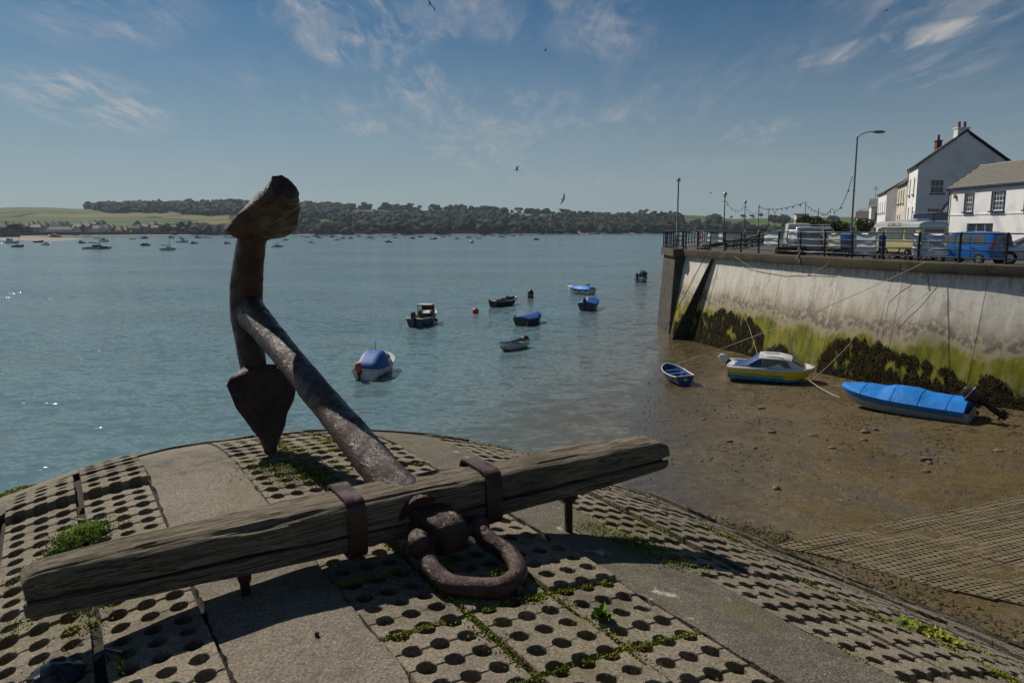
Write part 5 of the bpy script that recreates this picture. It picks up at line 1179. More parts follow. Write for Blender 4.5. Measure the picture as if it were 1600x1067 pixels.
class Hull:
    def __init__(s, L, B, fb, draft=0.12, bow=0.35, stern=0.05, tw=0.82, p=2.3, q=0.75, rise=0.85, chine=0.72):
        s.__dict__.update(L=L, B=B, fb=fb, draft=draft, bow=bow, stern=stern, tw=tw, p=p, q=q, rise=rise, chine=chine)
    def w(s, t): return s.B/2*((s.tw+(1-s.tw)*math.sin(math.pi/2*min(1, t/0.5))) if t < 0.5 else max(0.015, (1-((t-0.5)/0.5)**s.p))**s.q)
    def zs(s, t): return s.fb+s.bow*max(0, (t-0.35)/0.65)**2+s.stern*max(0, (0.35-t)/0.35)**2
    def zk(s, t): return -s.draft+(s.draft+s.zs(1)*s.rise)*max(0, (t-0.72)/0.28)**2.2
    def x(s, t): return -s.L/2+s.L*t
    def pt(s, t, v, side, off=0.0):            # v 0 keel .. 1 sheer
        zk, zs, w_ = s.zk(t), s.zs(t), s.w(t); c = s.chine
        y = w_*(c*v/0.35 if v < 0.35 else c+(1-c)*((v-0.35)/0.65)**0.8); z = zk+(zs-zk)*(0.22*v/0.35 if v < 0.35 else 0.22+0.78*(v-0.35)/0.65)
        return Vector((s.x(t)+0.06*s.L*(v-1)*max(0, (t-0.85)/0.15), side*max(0.004, y+off), z))
    def ts(s, n=18): return [i/n if i < n-3 else 1-((n-i)/3)**1.4*(3/n) for i in range(n+1)]
    def shell(s, mats, parent, split=0.30, n=18, off=0.0, name='hull'):
        mb = MB(); vs = [0, 0.18, 0.35, 0.5, 0.7, 0.88, 1.0]; ts = s.ts(n); grid = []
        for t in ts: grid.append(mb.ring([s.pt(t, v, 1, off) for v in reversed(vs)]+[s.pt(t, v, -1, off) for v in vs[1:]]))
        m_ = len(grid[0])
        for a, b_ in zip(grid, grid[1:]):
            for k in range(m_-1):
                zz = (mb.v[a[k]][2]+mb.v[a[k+1]][2]+mb.v[b_[k]][2]+mb.v[b_[k+1]][2])/4; mb.m = 1 if (len(mats) > 1 and zz < split) else 0
                mb.face((a[k], a[k+1], b_[k+1], b_[k]))
        mb.m = 0; mb.face(grid[0]); mb.face(grid[-1][::-1])
        return mb.build(name, mats, parent, smooth=38)
    def inside(s, mat, parent, floor, n=18):
        mb = MB(); ts = s.ts(n)[:-2]; grid = []
        for t in ts:
            zf = max(floor, s.zk(t)+0.05); r_ = []
            zs, w_ = s.zs(t)-0.02, max(0.01, s.w(t)-0.05); wf = max(0.006, w_*0.72)
            grid.append(mb.ring([Vector((s.x(t)+(0.05 if t == 0 else 0), y, z)) for y, z in ((w_, zs), (wf, zf), (0, zf-0.01), (-wf, zf), (-w_, zs))]))
        for a, b_ in zip(grid, grid[1:]): mb.skin(a, b_, False)
        mb.face(grid[0]); mb.face(grid[-1][::-1]); return mb.build('inner_shell', mat, parent)
    def gunwale(s, mat, parent, r=0.035, n=22, transom=True):
        mb = MB(); ts = s.ts(n); port = [s.pt(t, 1, 1) for t in ts]; star = [s.pt(t, 1, -1) for t in ts]
        mb.tube(port+star[::-1], r, 6); 
        if transom: mb.tube([port[0], star[0]], r, 6)
        return mb.build('gunwale', mat, parent, smooth=60)
    def deck(s, mat, parent, t0=0.0, t1=1.0, camber=0.05, n=14, dz=-0.005, name='deck'):
        mb = MB(); mb.grid(lambda u, v: (lambda t: Vector((s.x(t), (v*2-1)*s.w(t)*0.99, s.zs(t)+dz+camber*(1-(v*2-1)**2))))(t0+(t1-t0)*u*0.995), n, 6); return mb.build(name, mat, parent, smooth=50)
    def cover(s, mat, parent, ridge, t0=0.0, t1=1.0, skirt=0.12, n=26, m_=14, seed=1, e=1.6, name='cover', wr=0.02):
        mb = MB(); rows = []
        for i in range(n+1):
            t = t0+(t1-t0)*(0.004+0.992*i/n); row = []
            for j in range(-1, m_+2):
                if j < 0 or j > m_: sd = -1 if j < 0 else 1; p = s.pt(t, max(0.4, 1-skirt/max(0.2, s.zs(t)-s.zk(t))-0.03*fbm(t*9, seed)), sd, 0.025)
                else:
                    v = -1+2*j/m_; w_ = s.w(t)+0.03; h = ridge(t)*(1-abs(v)**e)
                    p = Vector((s.x(t), v*w_, s.zs(t)+0.03+h+wr*fbm(t*11+seed, v*3, seed)*(1-abs(v)**3)))
                row.append(p)
            rows.append(mb.ring(row))
        for a, b_ in zip(rows, rows[1:]): mb.skin(a, b_, False)
        mb.face(rows[0][::-1]); mb.face(rows[-1]); return mb.build(name, mat, parent, smooth=45)
def outboard(parent, pos, tilt, mat, sc=1.0, leg=None, cowl_name='cowl'):
    root = bpy.data.objects.new('outboard', None); C.objects.link(root); root.parent = parent; root.location = pos; root.rotation_euler = (0, tilt, 0); root.scale = (sc,)*3
    mb = MB(); rr = []
    for z, a, b_ in ((0.10, 0.13, 0.10), (0.16, 0.17, 0.13), (0.34, 0.19, 0.14), (0.48, 0.17, 0.13), (0.55, 0.10, 0.08)):
        rr.append([Vector((-0.10+a*math.copysign(abs(math.cos(q))**0.6, math.cos(q)), b_*math.copysign(abs(math.sin(q))**0.6, math.sin(q)), z)) for q in [2*math.pi*k/14 for k in range(14)]])
    mb.loft(rr, True, True, True); mb.build(cowl_name, mat, root, smooth=45)
    lm = leg or BM['outb']
    MB().lo([[Vector((-0.12+dx*a, dy*b_, z)) for dx, dy in ((1, 0), (0.5, 1), (-0.7, 1), (-1, 0), (-0.7, -1), (0.5, -1))] for z, a, b_ in ((0.12, 0.10, 0.06), (-0.2, 0.08, 0.045), (-0.55, 0.09, 0.035), (-0.75, 0.08, 0.025))]).build('leg', lm, root, smooth=50)
    MB().box((-0.14, 0, -0.48), (0.30, 0.16, 0.015)).build('cavitation_plate', lm, root)
    mb = MB(); mb.tube([(0.02, 0, -0.62), (-0.1, 0, -0.62), (-0.25, 0, -0.62)], [0.03, 0.05, 0.03], 8)
    for k in range(3):
        a = 2*math.pi*k/3; mb.box((-0.24, math.cos(a)*0.07, -0.62+math.sin(a)*0.07), (0.02, 0.07, 0.13), Matrix.Rotation(a, 3, 'X') @ Matrix.Rotation(0.5, 3, 'Z'))
    mb.build('propeller', lm, root); MB().box((0.02, 0, 0.02), (0.12, 0.2, 0.2)).build('clamp', lm, root); return root
def heading(az): return R(90-az)                # azimuth from straight ahead to the right -> rotation of a boat whose bow is +x
def afloat(name, px, py, az, label, cat='boat', roll=0.0):
    p = atz(px, py, 0.0); return thing(name, p, heading(az), label, cat, tilt=(roll, 0))
def line_part(parent, pts, r, mat, name): return MB().tube(pts, r, 5).build(name, mat, parent)
def fenders(parent, H, ts, side, mat, r=0.07):
    for t in ts:
        p = H.pt(t, 0.72, side, 0.07); MB().ball(p, r, 8, 6, (1, 1, 1.8)).build('fender', mat, parent, smooth=60)

# 1 white boat with a blue cockpit tent and red-hooded outboard
b = afloat('cabin_boat', 590, 583, 9, 'white motor boat with blue cockpit tent and red hooded outboard, nearest afloat')
H = Hull(3.9, 1.5, 0.48, 0.15, 0.30, 0.03, 0.9, 2.6, 0.7); H.shell([BM['white'], BM['antifoul']], b, 0.05); H.gunwale(BM['grey'], b, 0.03); H.deck(BM['white'], b, 0.0, 1.0)
mb = MB(); rr = []
for t, k, h in ((0.42, 0.80, 0.62), (0.52, 0.80, 0.64), (0.62, 0.74, 0.60), (0.74, 0.60, 0.30), (0.86, 0.40, 0.06)):
    w_ = H.w(t)*k; z = H.zs(t); rr.append([Vector((H.x(t), y*w_, z+q*h)) for y, q in ((1, 0), (0.86, 0.8), (0.6, 1), (-0.6, 1), (-0.86, 0.8), (-1, 0))])
mb.loft(rr, True, True, True); mb.build('cabin', BM['white'], b, smooth=35)
for sd in (1, -1): quad_pane(b, [(H.x(0.46), sd*H.w(0.46)*0.78, H.zs(0.46)+0.24), (H.x(0.66), sd*H.w(0.66)*0.735, H.zs(0.66)+0.20), (H.x(0.62), sd*H.w(0.62)*0.70, H.zs(0.62)+0.42), (H.x(0.47), sd*H.w(0.47)*0.73, H.zs(0.47)+0.48)][::sd], BM['glass'], 'cabin_window', 0.02)
mb = MB(); rr = []
for t, h, k in ((0.02, 0.10, 0.95), (0.10, 0.38, 0.95), (0.25, 0.66, 0.96), (0.36, 0.78, 0.95), (0.47, 0.74, 0.90)):
    w_ = H.w(t)*k; z = H.zs(t)+0.02; rr.append([Vector((H.x(t), w_*math.cos(a)*(1 if abs(math.cos(a)) > 0.99 else 1.0), z+h*min(1.0, math.sin(a)*1.25)+0.012*fbm(t*14, a*3))) for a in [math.pi*k_/14 for k_ in range(15)]])
mb.loft(rr, True, True, True); mb.build('cockpit_tent', BM['tarp'], b, smooth=50)
outboard(b, (H.x(0)-0.06, 0.25, 0.42), R(-12), BM['orange'], 1.0, cowl_name='hood'); line_part(b, [(H.x(0.45), 0, 1.1), (H.x(0.45), 0, 1.75)], 0.018, MAT['galv'], 'mast')
line_part(b, [(H.x(0.5), 0.5, 1.2), (H.x(0.62), 0.45, 1.24), (H.x(0.75), 0.4, 1.12)], 0.014, MAT['galv'], 'grab_rail'); line_part(b, [(H.x(0.01), 0.6, 0.4), (H.x(0)-0.3, 0.75, 0.1), (H.x(0)-0.5, 0.8, -0.05)], 0.014, BM['yellow'], 'mooring_line'); line_part(b, [(H.x(0.0), -0.4, 0.4), (H.x(0)-0.5, -0.5, -0.03)], 0.014, BM['rope'], 'mooring_line')
# 2 dark blue boat with open wheelhouse
b = afloat('wheelhouse_boat', 663, 506, 13, 'dark blue open boat with a small wooden framed wheelhouse and black outboard')
H = Hull(4.4, 1.55, 0.6, 0.15, 0.42, 0.06, 0.9, 2.4, 0.7); H.shell([BM['navy'], BM['antifoul']], b, 0.03); H.inside(BM['cream'], b, 0.1); H.gunwale(BM['cream'], b, 0.045); H.deck(BM['cream'], b, 0.66, 1.0)
wx = [H.x(0.50), H.x(0.74)]; hw = 0.52; z0, z1 = 0.75, 1.5
for sd in (1, -1):
    mb = MB(); mb.box((wx[0], sd*hw, (z0+z1)/2), (0.06, 0.05, z1-z0)); mb.box(((wx[0]+wx[1])/2, sd*hw, z0+0.12), (wx[1]-wx[0], 0.04, 0.34)); mb.box(((wx[0]+wx[1])/2-0.1, sd*hw, z1-0.04), (wx[1]-wx[0]-0.2, 0.05, 0.07)); mb.tube([(wx[1], sd*hw, z0+0.2), (wx[1]-0.25, sd*hw, z1)], 0.035, 4); mb.box((wx[0]+0.48, sd*hw, (z0+z1)/2+0.1), (0.05, 0.04, z1-z0-0.2)); mb.build('wheelhouse_side', BM['teak'], b)
mb = MB(); mb.prism([(wx[0]-0.1, -hw-0.05, z1), (wx[1]-0.2, -hw-0.05, z1), (wx[1]-0.2, hw+0.05, z1), (wx[0]-0.1, hw+0.05, z1)], (0, 0, 0.05)); mb.build('wheelhouse_roof', BM['cream'], b)
quad_pane(b, [(wx[1], -hw, z0+0.25), (wx[1], hw, z0+0.25), (wx[1]-0.24, hw, z1-0.06), (wx[1]-0.24, -hw, z1-0.06)], BM['glass'], 'windscreen')
for x, y in ((-0.6, 0.3), (0.2, -0.25), (0.4, 0.2)): MB().box((x, y, 0.35), (0.5, 0.4, 0.35)).build('locker', BM['dark'], b, bevel=0.04)
outboard(b, (H.x(0)-0.08, 0.0, 0.55), R(-10), BM['outb'], 1.25); MB().ball(H.pt(0.8, 0.4, -1, 0.1), 0.14, 8, 6).build('fender', BM['red'], b, smooth=60); line_part(b, [H.pt(0.0, 1, 1), Vector((H.x(0)-0.6, 1.0, -0.05))], 0.014, BM['rope'], 'mooring_line')
# 3 black clinker boat
b = afloat('clinker_boat', 788, 477, 32, 'low black open clinker boat with pale rubbing strake and clutter aboard')
H = Hull(4.3, 1.5, 0.5, 0.12, 0.28, 0.1, 0.6, 2.2, 0.8); H.shell([BM['black'], BM['grey']], b, 0.06); H.inside(BM['teak'], b, 0.08); H.gunwale(BM['cream'], b, 0.032)
for t in (0.25, 0.5, 0.7): MB().box((H.x(t), 0, 0.42), (0.24, 2*H.w(t)*0.92, 0.04)).build('thwart', BM['teak'], b)
for x, y, z, s_ in ((0.5, 0.2, 0.55, 0.5), (0.0, -0.2, 0.5, 0.45), (-0.6, 0.15, 0.48, 0.4)): MB().box((x, y, z), (s_*1.3, s_, 0.34)).build('gear_box', BM['dark'], b, bevel=0.05)
MB().ball((0.45, 0.0, 0.72), 0.42, 10, 6, (1, 0.8, 0.45)).build('gear_sheet', BM['canvas'], b, smooth=60); outboard(b, (H.x(0)-0.02, 0.1, 0.5), R(-55), BM['outb'], 0.8); line_part(b, [H.pt(0.98, 0.95, 1), Vector((H.x(1)+0.6, 0.1, -0.03))], 0.014, BM['rope'], 'mooring_line'); MB().ball(H.pt(0.9, 0.8, -1, 0.08), 0.1, 8, 6).build('fender', BM['white'], b, smooth=60)
# 4 dark boat under a royal blue sheet
b = afloat('covered_boat', 828, 505, 24, 'dark hulled boat under a royal blue cover, beyond the grey dinghy')
H = Hull(3.7, 1.5, 0.5, 0.12, 0.22, 0.05, 0.88, 2.2, 0.75); H.shell([BM['black'], BM['grey']], b, 0.02); H.cover(BM['tarp_royal'], b, lambda t: 0.30*(0.5+0.5*math.sin(math.pi*min(1, t*1.1)))*(1-0.5*t), 0.0, 0.985, 0.06, seed=3)
for x, y in ((H.x(0.03), 0.55), (H.x(0.45), -0.9), (H.x(0.95), 0.05)): MB().tube([(x, y, 0.5), (x, y, 0.78)], 0.07, 8).build('cleat_bag', BM['black'], b)
MB().ball(H.pt(0.55, 0.85, -1, 0.05), 0.06, 8, 6, (2, 1, 1)).build('fender', BM['white'], b); line_part(b, [H.pt(0.0, 0.8, -1), Vector((H.x(0)-0.5, -0.6, -0.05))], 0.014, BM['rope'], 'mooring_line')
# 5 pale dinghy with blue gunwale
b = afloat('rowing_dinghy', 801, 545, -143, 'small grey-white rowing dinghy with blue gunwale and nothing over it')
H = Hull(2.7, 1.1, 0.38, 0.06, 0.20, 0.14, 0.72, 2.3, 0.75); H.shell([BM['white'], BM['grey']], b, 0.02); H.inside(BM['inner'], b, 0.05); H.gunwale(BM['skyblue'], b, 0.032)
for t in (0.12, 0.45, 0.72): MB().box((H.x(t), 0, 0.30), (0.24, 2*H.w(t)*0.9, 0.03)).build('thwart', BM['inner'], b)
line_part(b, [(H.x(0)-0.02, -0.3, 0.55), (H.x(0)-0.03, 0.3, 0.6)], 0.05, BM['yellow'], 'rope_coil'); MB().box((H.x(0)+0.03, 0.1, 0.58), (0.08, 0.3, 0.24)).build('outboard_bracket', BM['dark'], b); line_part(b, [H.pt(1, 0.9, 1), Vector((H.x(1)+0.9, 0.05, 0.0))], 0.012, BM['rope'], 'painter')
# 6 white boat under light blue cover
b = afloat('covered_boat', 906, 459, -42, 'white boat under a bright sky blue cover, above the navy covered one')
H = Hull(3.9, 1.55, 0.6, 0.12, 0.35, 0.05, 0.85, 2.3, 0.75); H.shell([BM['white'], BM['black']], b, 0.06); H.cover(BM['tarp_bright'], b, lambda t: 0.42*max(0.12, 1-abs(t-0.35)*1.6), 0.0, 0.72, 0.16, seed=5); H.deck(BM['white'], b, 0.70, 1.0); H.gunwale(BM['grey'], b, 0.02, transom=False)
for t in (0.1, 0.35, 0.55): MB().ball(H.pt(t, 0.8, 1, 0.08), 0.1, 8, 6, (1, 1, 1.5)).build('fender', BM['navy'], b, smooth=60)
MB().tube([(H.x(0.97), 0, 0.9), (H.x(0.97), 0, 1.12)], 0.06, 8).build('bollard', BM['black'], b); MB().box((H.x(0.15), 0.1, 1.14), (0.3, 0.25, 0.16)).build('engine_box', BM['black'], b, bevel=0.03)
# 7 blue covered boat stern-on
b = afloat('covered_boat', 921, 482, 14, 'boat under a creased deep blue cover showing its dark stern and outboard')
H = Hull(4.3, 1.75, 0.62, 0.12, 0.3, 0.02, 0.92, 2.4, 0.7); H.shell([BM['navy'], BM['black']], b, 0.05); H.cover(BM['tarp'], b, lambda t: 0.45*max(0.1, 1-abs(t-0.45)*1.5), 0.03, 0.98, 0.2, seed=9, e=1.2, wr=0.05)
outboard(b, (H.x(0)-0.06, 0.12, 0.6), R(-8), BM['outb'], 1.1); line_part(b, [(H.x(0.1), 0, 0.95), (H.x(0.2), 0, 1.25)], 0.03, BM['black'], 'prop_stick')
# 8 small boat far by the pier
b = afloat('cabin_boat', 1003, 440, 26, 'small white boat with dark blue canopy just left of the pier head')
H = Hull(3.3, 1.45, 0.58, 0.12, 0.3, 0.02, 0.9, 2.4, 0.7); H.shell([BM['white'], BM['grey']], b, 0.05); H.deck(BM['white'], b); H.gunwale(BM['grey'], b, 0.03)
mb = MB(); rr = [[Vector((H.x(t), H.w(t)*0.8*math.cos(a), H.zs(t)+h*min(1, 1.2*math.sin(a)))) for a in [math.pi*k/10 for k in range(11)]] for t, h in ((0.25, 0.45), (0.35, 0.85), (0.6, 0.95), (0.72, 0.7), (0.8, 0.15))]; mb.loft(rr, True, True, True); mb.build('canopy', BM['canvas'], b, smooth=40)
for sd in (1, -1): quad_pane(b, [(H.x(0.5), sd*0.70, 0.9), (H.x(0.68), sd*0.66, 0.9), (H.x(0.66), sd*0.62, 1.3), (H.x(0.5), sd*0.62, 1.35)][::sd], BM['glass'], 'canopy_window', 0.04)
outboard(b, (H.x(0)-0.06, 0.15, 0.6), R(-10), BM['outb'], 1.3); line_part(b, [(H.x(0.2), -0.4, 0.6), (H.x(0.2), -0.4, 1.9)], 0.02, BM['black'], 'aerial')
# buoys
o = atz(743, 489.5, 0); r_ = thing('buoy', o, 0, 'round red mooring buoy floating between the boats', 'buoy'); MB().ball((0, 0, 0.18), 0.30, 16, 10).build('float', BM['red'] if False else paint('buoy_red', (0.55, 0.04, 0.035), 0.4, 0.2), r_, smooth=60); MB().tube([(0, 0, 0.44), (0, 0, 0.54)], 0.04, 8).build('eye', BM['dark'], r_)
o = atz(829, 465.5, 0); r_ = thing('buoy', o, 0, 'dark upright barrel-shaped buoy beyond the black boat', 'buoy'); MB().tube([(0, 0, -0.3), (0, 0, -0.05), (0, 0, 0.55), (0.0, 0, 0.8), (0, 0, 0.92)], [0.3, 0.34, 0.34, 0.26, 0.10], 14).build('drum', BM['black'], r_, smooth=40); MB().tube([(0, 0, 0.3), (0, 0, 0.36)], 0.35, 14).build('band', BM['grey'], r_)
o = atz(737, 380, 0); r_ = thing('buoy', o, 0, 'small yellowish buoy out among the distant boats', 'buoy'); MB().ball((0, 0, 0.5), 1.0, 10, 8).build('float', BM['cream'], r_, smooth=60); MB().tube([(0, 0, 1.3), (0, 0, 1.9)], 0.12, 6).build('topmark', BM['dark'], r_)

# beached boats
# 9 blue pram dinghy at the water's edge
p = Vector((8.15, 37.6, 0)); b = thing('rowing_dinghy', (p.x, p.y, beach_z(p.x, p.y)+0.06), heading(-12), 'small navy blue rowing dinghy with white gunwale grounded at the water edge', 'boat', tilt=(R(-3), R(-3)))
H = Hull(2.3, 1.12, 0.42, 0.06, 0.16, 0.06, 0.86, 2.2, 0.65, chine=0.6); H.shell([BM['dinghyblue'], BM['antifoul']], b, 0.06); H.inside(BM['dinghyblue'], b, 0.06); H.gunwale(BM['white'], b, 0.03)
for t in (0.15, 0.5, 0.78): MB().box((H.x(t), 0, 0.33), (0.26, 2*H.w(t)*0.9, 0.03)).build('thwart', BM['dinghyblue'], b)
MB().box((H.x(0)-0.02, 0, 0.3), (0.03, 0.16, 0.1)).build('name_plate', BM['white'], b)
# 10 yellow cabin boat
p = Vector((12.75, 37.3, 0)); b = thing('cabin_boat', (p.x, p.y, beach_z(p.x, p.y)+0.14), heading(111), 'yellow and teal cabin boat with white top aground below the wall', 'boat', tilt=(R(5), R(1.5)))
H = Hull(3.95, 1.65, 0.58, 0.15, 0.10, -0.02, 0.93, 3.2, 0.55, rise=0.45, chine=0.86); H.shell([BM['yellow'], BM['teal']], b, 0.24); H.gunwale(BM['white'], b, 0.075); H.deck(BM['white'], b, camber=0.10)
for z in (0.30, 0.42):
    for sd in (1, -1): MB().tube([H.pt(t, (z+0.16)/(H.zs(t)+0.16)*0.98, sd, 0.012) for t in [0.02+0.9*k/12 for k in range(13)]], 0.022, 5).build('strake', BM['yellow'], b)
mb = MB(); rr = []
for t, k, h in ((0.36, 0.84, 0.56), (0.40, 0.84, 0.58), (0.60, 0.82, 0.58), (0.72, 0.78, 0.50), (0.90, 0.74, 0.06)):
    w_ = H.w(min(t, 0.86))*k; z = H.zs(t)+0.03; rr.append([Vector((H.x(t), y*w_, z+q*h)) for y, q in ((1, 0), (0.88, 0.86), (0.7, 1), (-0.7, 1), (-0.88, 0.86), (-1, 0))])
mb.loft(rr, True, True, True); mb.build('cabin', BM['white'], b, smooth=30)
for sd in (1, -1): quad_pane(b, [(H.x(0.40), sd*H.w(0.4)*0.835, H.zs(0.4)+0.10), (H.x(0.74), sd*H.w(0.74)*0.785, H.zs(0.74)+0.10), (H.x(0.68), sd*H.w(0.68)*0.745, H.zs(0.68)+0.46), (H.x(0.41), sd*H.w(0.41)*0.755, H.zs(0.41)+0.50)][::sd], surf('tinted_glass', [(0.13, 0.13, 0.125), (0.19, 0.19, 0.18)], 3, 0.15), 'cabin_window', 0.012)
quad_pane(b, [(H.x(0.88), 0.44, H.zs(0.88)+0.13), (H.x(0.88), -0.44, H.zs(0.88)+0.13), (H.x(0.74), -0.52, H.zs(0.74)+0.46), (H.x(0.74), 0.52, H.zs(0.74)+0.46)], BM['glass'], 'windscreen', -0.05)
for y in (0.45, 0.0, -0.45): line_part(b, [(H.x(0.42), y*0.9, 1.33), (H.x(0.60), y*0.9, 1.35)], 0.02, BM['navy'], 'roof_rail')
mb = MB(); rr = [[Vector((H.x(t), H.w(t)*0.84*y, H.zs(t)+0.02+h*q+0.03*fbm(t*12, y*4))) for y, q in ((1, 0.1), (0.9, 0.8), (0.5, 1), (0, 0.95), (-0.5, 1), (-0.9, 0.8), (-1, 0.1))] for t, h in ((0.04, 0.05), (0.14, 0.10), (0.22, 0.13), (0.28, 0.30), (0.35, 0.55), (0.40, 0.60))]; mb.loft(rr, True, True, True); mb.build('cockpit_cover', BM['canvas'], b, smooth=50)
outboard(b, (H.x(0)+0.0, 0.12, 0.62), R(-50), BM['white'], 1.05); MB().ball((H.x(0.97), 0.35, 0.42), 0.11, 8, 6, (0.7, 1, 1)).build('fender', paint('fender_red', (0.4, 0.03, 0.03)), b, smooth=60)
line_part(b, [(H.x(0.96), 0.0, 0.78), (H.x(0.99), 0, 0.82), (H.x(0.995), 0, 0.6)], 0.02, BM['rope'], 'bow_rope')
# 11 speedboat under the bright tarpaulin
p0, p1 = Vector((13.95, 31.9, 0)), Vector((17.65, 28.7, 0)); p = (p0+p1)/2; dv_ = p0-p1; b = thing('covered_speedboat', (p.x, p.y, beach_z(p.x, p.y)+0.15), math.atan2(dv_.y, dv_.x), 'pale speedboat under a bright blue tarpaulin with its outboard tilted up', 'boat', tilt=(R(-7), R(-2)))
H = Hull(dv_.length, 1.85, 0.48, 0.18, 0.10, 0.0, 0.9, 2.4, 0.6, rise=0.55, chine=0.8); H.shell([BM['grey'], BM['grey']], b, 0.0)
def sp_ridge(t): return 0.07+0.10*sm(0.98, 0.7, t)+0.17*sm(0.68, 0.56, t)*(1-0.6*sm(0.5, 0.1, t))+0.03*math.sin(t*17)
H.cover(BM['tarp_bright'], b, sp_ridge, 0.03, 0.99, 0.13, 44, 20, seed=4, e=2.2, wr=0.03); mb = MB()
for tl_ in (0.16, 0.36, 0.56, 0.8): line_part(b, [H.pt(tl_, 0.8, -1, 0.04)]+[Vector((H.x(tl_), v*(H.w(tl_)+0.035), H.zs(tl_)+0.045+sp_ridge(tl_)*(1-abs(v)**2.2))) for v in [-1+0.2*k for k in range(11)]]+[H.pt(tl_, 0.8, 1, 0.04)], 0.009, BM['tarp_bright'], 'seam')
line_part(b, [H.pt(t, 0.78, 1, 0.04) for t in [0.02+0.93*k/20 for k in range(21)]], 0.012, BM['navy'], 'hem_rope'); line_part(b, [H.pt(t, 0.78, -1, 0.04) for t in [0.02+0.93*k/20 for k in range(21)]], 0.012, BM['navy'], 'hem_rope')
ob = outboard(b, (H.x(0)-0.16, 0.0, 0.66), R(58), paint('outboard_maroon', (0.045, 0.022, 0.022), 0.35, 0.2), 1.35); ob.rotation_euler = (0, R(58), 0)
MB().box((-0.10, 0.0, 0.36), (0.395, 0.292, 0.03)).build('cowl_stripe', BM['white'], ob); MB().tube([(H.x(0)-0.08, -0.5, 0.05), (H.x(0)-0.08, -0.5, 0.2)], 0.05, 8).build('drain_fitting', BM['dark'], b); line_part(b, [H.pt(1, 0.9, 1), Vector((H.x(1)+0.25, 0, 0.42))], 0.016, BM['rope'], 'bow_rope')
BOW11 = Vector((13.95, 31.9, 0)); 

# distant moored boats: few kinds, copied
def small_boat(kind, hullm, topm, label, group, name):
    L = 7.0; r_ = thing(name, (0, 0, 0), 0, label, 'boat', group); H = Hull(L, 2.4, 0.95, 0.3, 0.45, 0.0, 0.85, 2.4, 0.7); H.shell([hullm], r_, n=8); H.deck(topm, r_, n=5)
    if 'motor' in kind:
        MB().lo([[Vector((x, y*0.85, z)) for y, z in ((1, 0.9), (0.85, zt), (-0.85, zt), (-1, 0.9))] for x, zt in ((-0.9, 2.05), (0.7, 2.15), (1.6, 1.1))]).build('cabin', topm, r_)
        MB().lo([[Vector((x, y*0.87, z)) for y, z in ((1, 1.35), (0.9, 1.8), (-0.9, 1.8), (-1, 1.35))] for x in (-0.6, 0.7)]).build('cabin_window', BM['glass'], r_)
        if 'cover' in kind: MB().lo([[Vector((x, y*0.95, z)) for y, z in ((1, 0.9), (0.8, zt), (-0.8, zt), (-1, 0.9))] for x, zt in ((-3.2, 1.3), (-1.0, 2.1))]).build('cockpit_cover', BM['canvas'], r_)
    if 'yacht' in kind:
        MB().lo([[Vector((x, y*0.7, z)) for y, z in ((1, 0.9), (0.8, zt), (-0.8, zt), (-1, 0.9))] for x, zt in ((-1.4, 1.5), (0.6, 1.45), (1.4, 1.1))]).build('coachroof', topm, r_)
        MB().tube([(0.4, 0, 0.9), (0.4, 0, 9.2)], [0.09, 0.05], 5).build('mast', MAT['galv'], r_); MB().tube([(0.35, 0, 2.0), (-2.9, 0, 2.0)], 0.16, 6).build('boom', BM['canvas'] if 'blue' in kind else BM['dark'], r_)
        MB().tube([(0.4, 0, 9.1), (3.4, 0, 1.35)], 0.02, 3).build('forestay', MAT['galv'], r_)
    return r_
K = {}
specs = {'mw': ('motor', BM['white'], BM['white'], 'small white motor boat moored far out', 'far white motor boats', 'motor_boat'),
         'md': ('motor', BM['dark'], BM['grey'], 'small dark hulled motor boat moored far out', 'far dark motor boats', 'motor_boat'),
         'mb': ('motor_cover', BM['navy'], BM['white'], 'small navy motor boat with white cabin moored far out', 'far navy motor boats', 'motor_boat'),
         'mr': ('motor', BM['red'], BM['white'], 'small red hulled motor boat moored far out', 'far red motor boats', 'motor_boat'),
         'yw': ('yacht', BM['white'], BM['white'], 'white yacht with bare mast moored far out', 'far white yachts', 'yacht'),
         'yd': ('yacht_blue', BM['navy'], BM['cream'], 'dark hulled yacht with bare mast moored far out', 'far dark yachts', 'yacht'),
         'op': ('open', BM['dark'], BM['inner'], 'low open boat moored far out', 'far open boats', 'open_boat')}
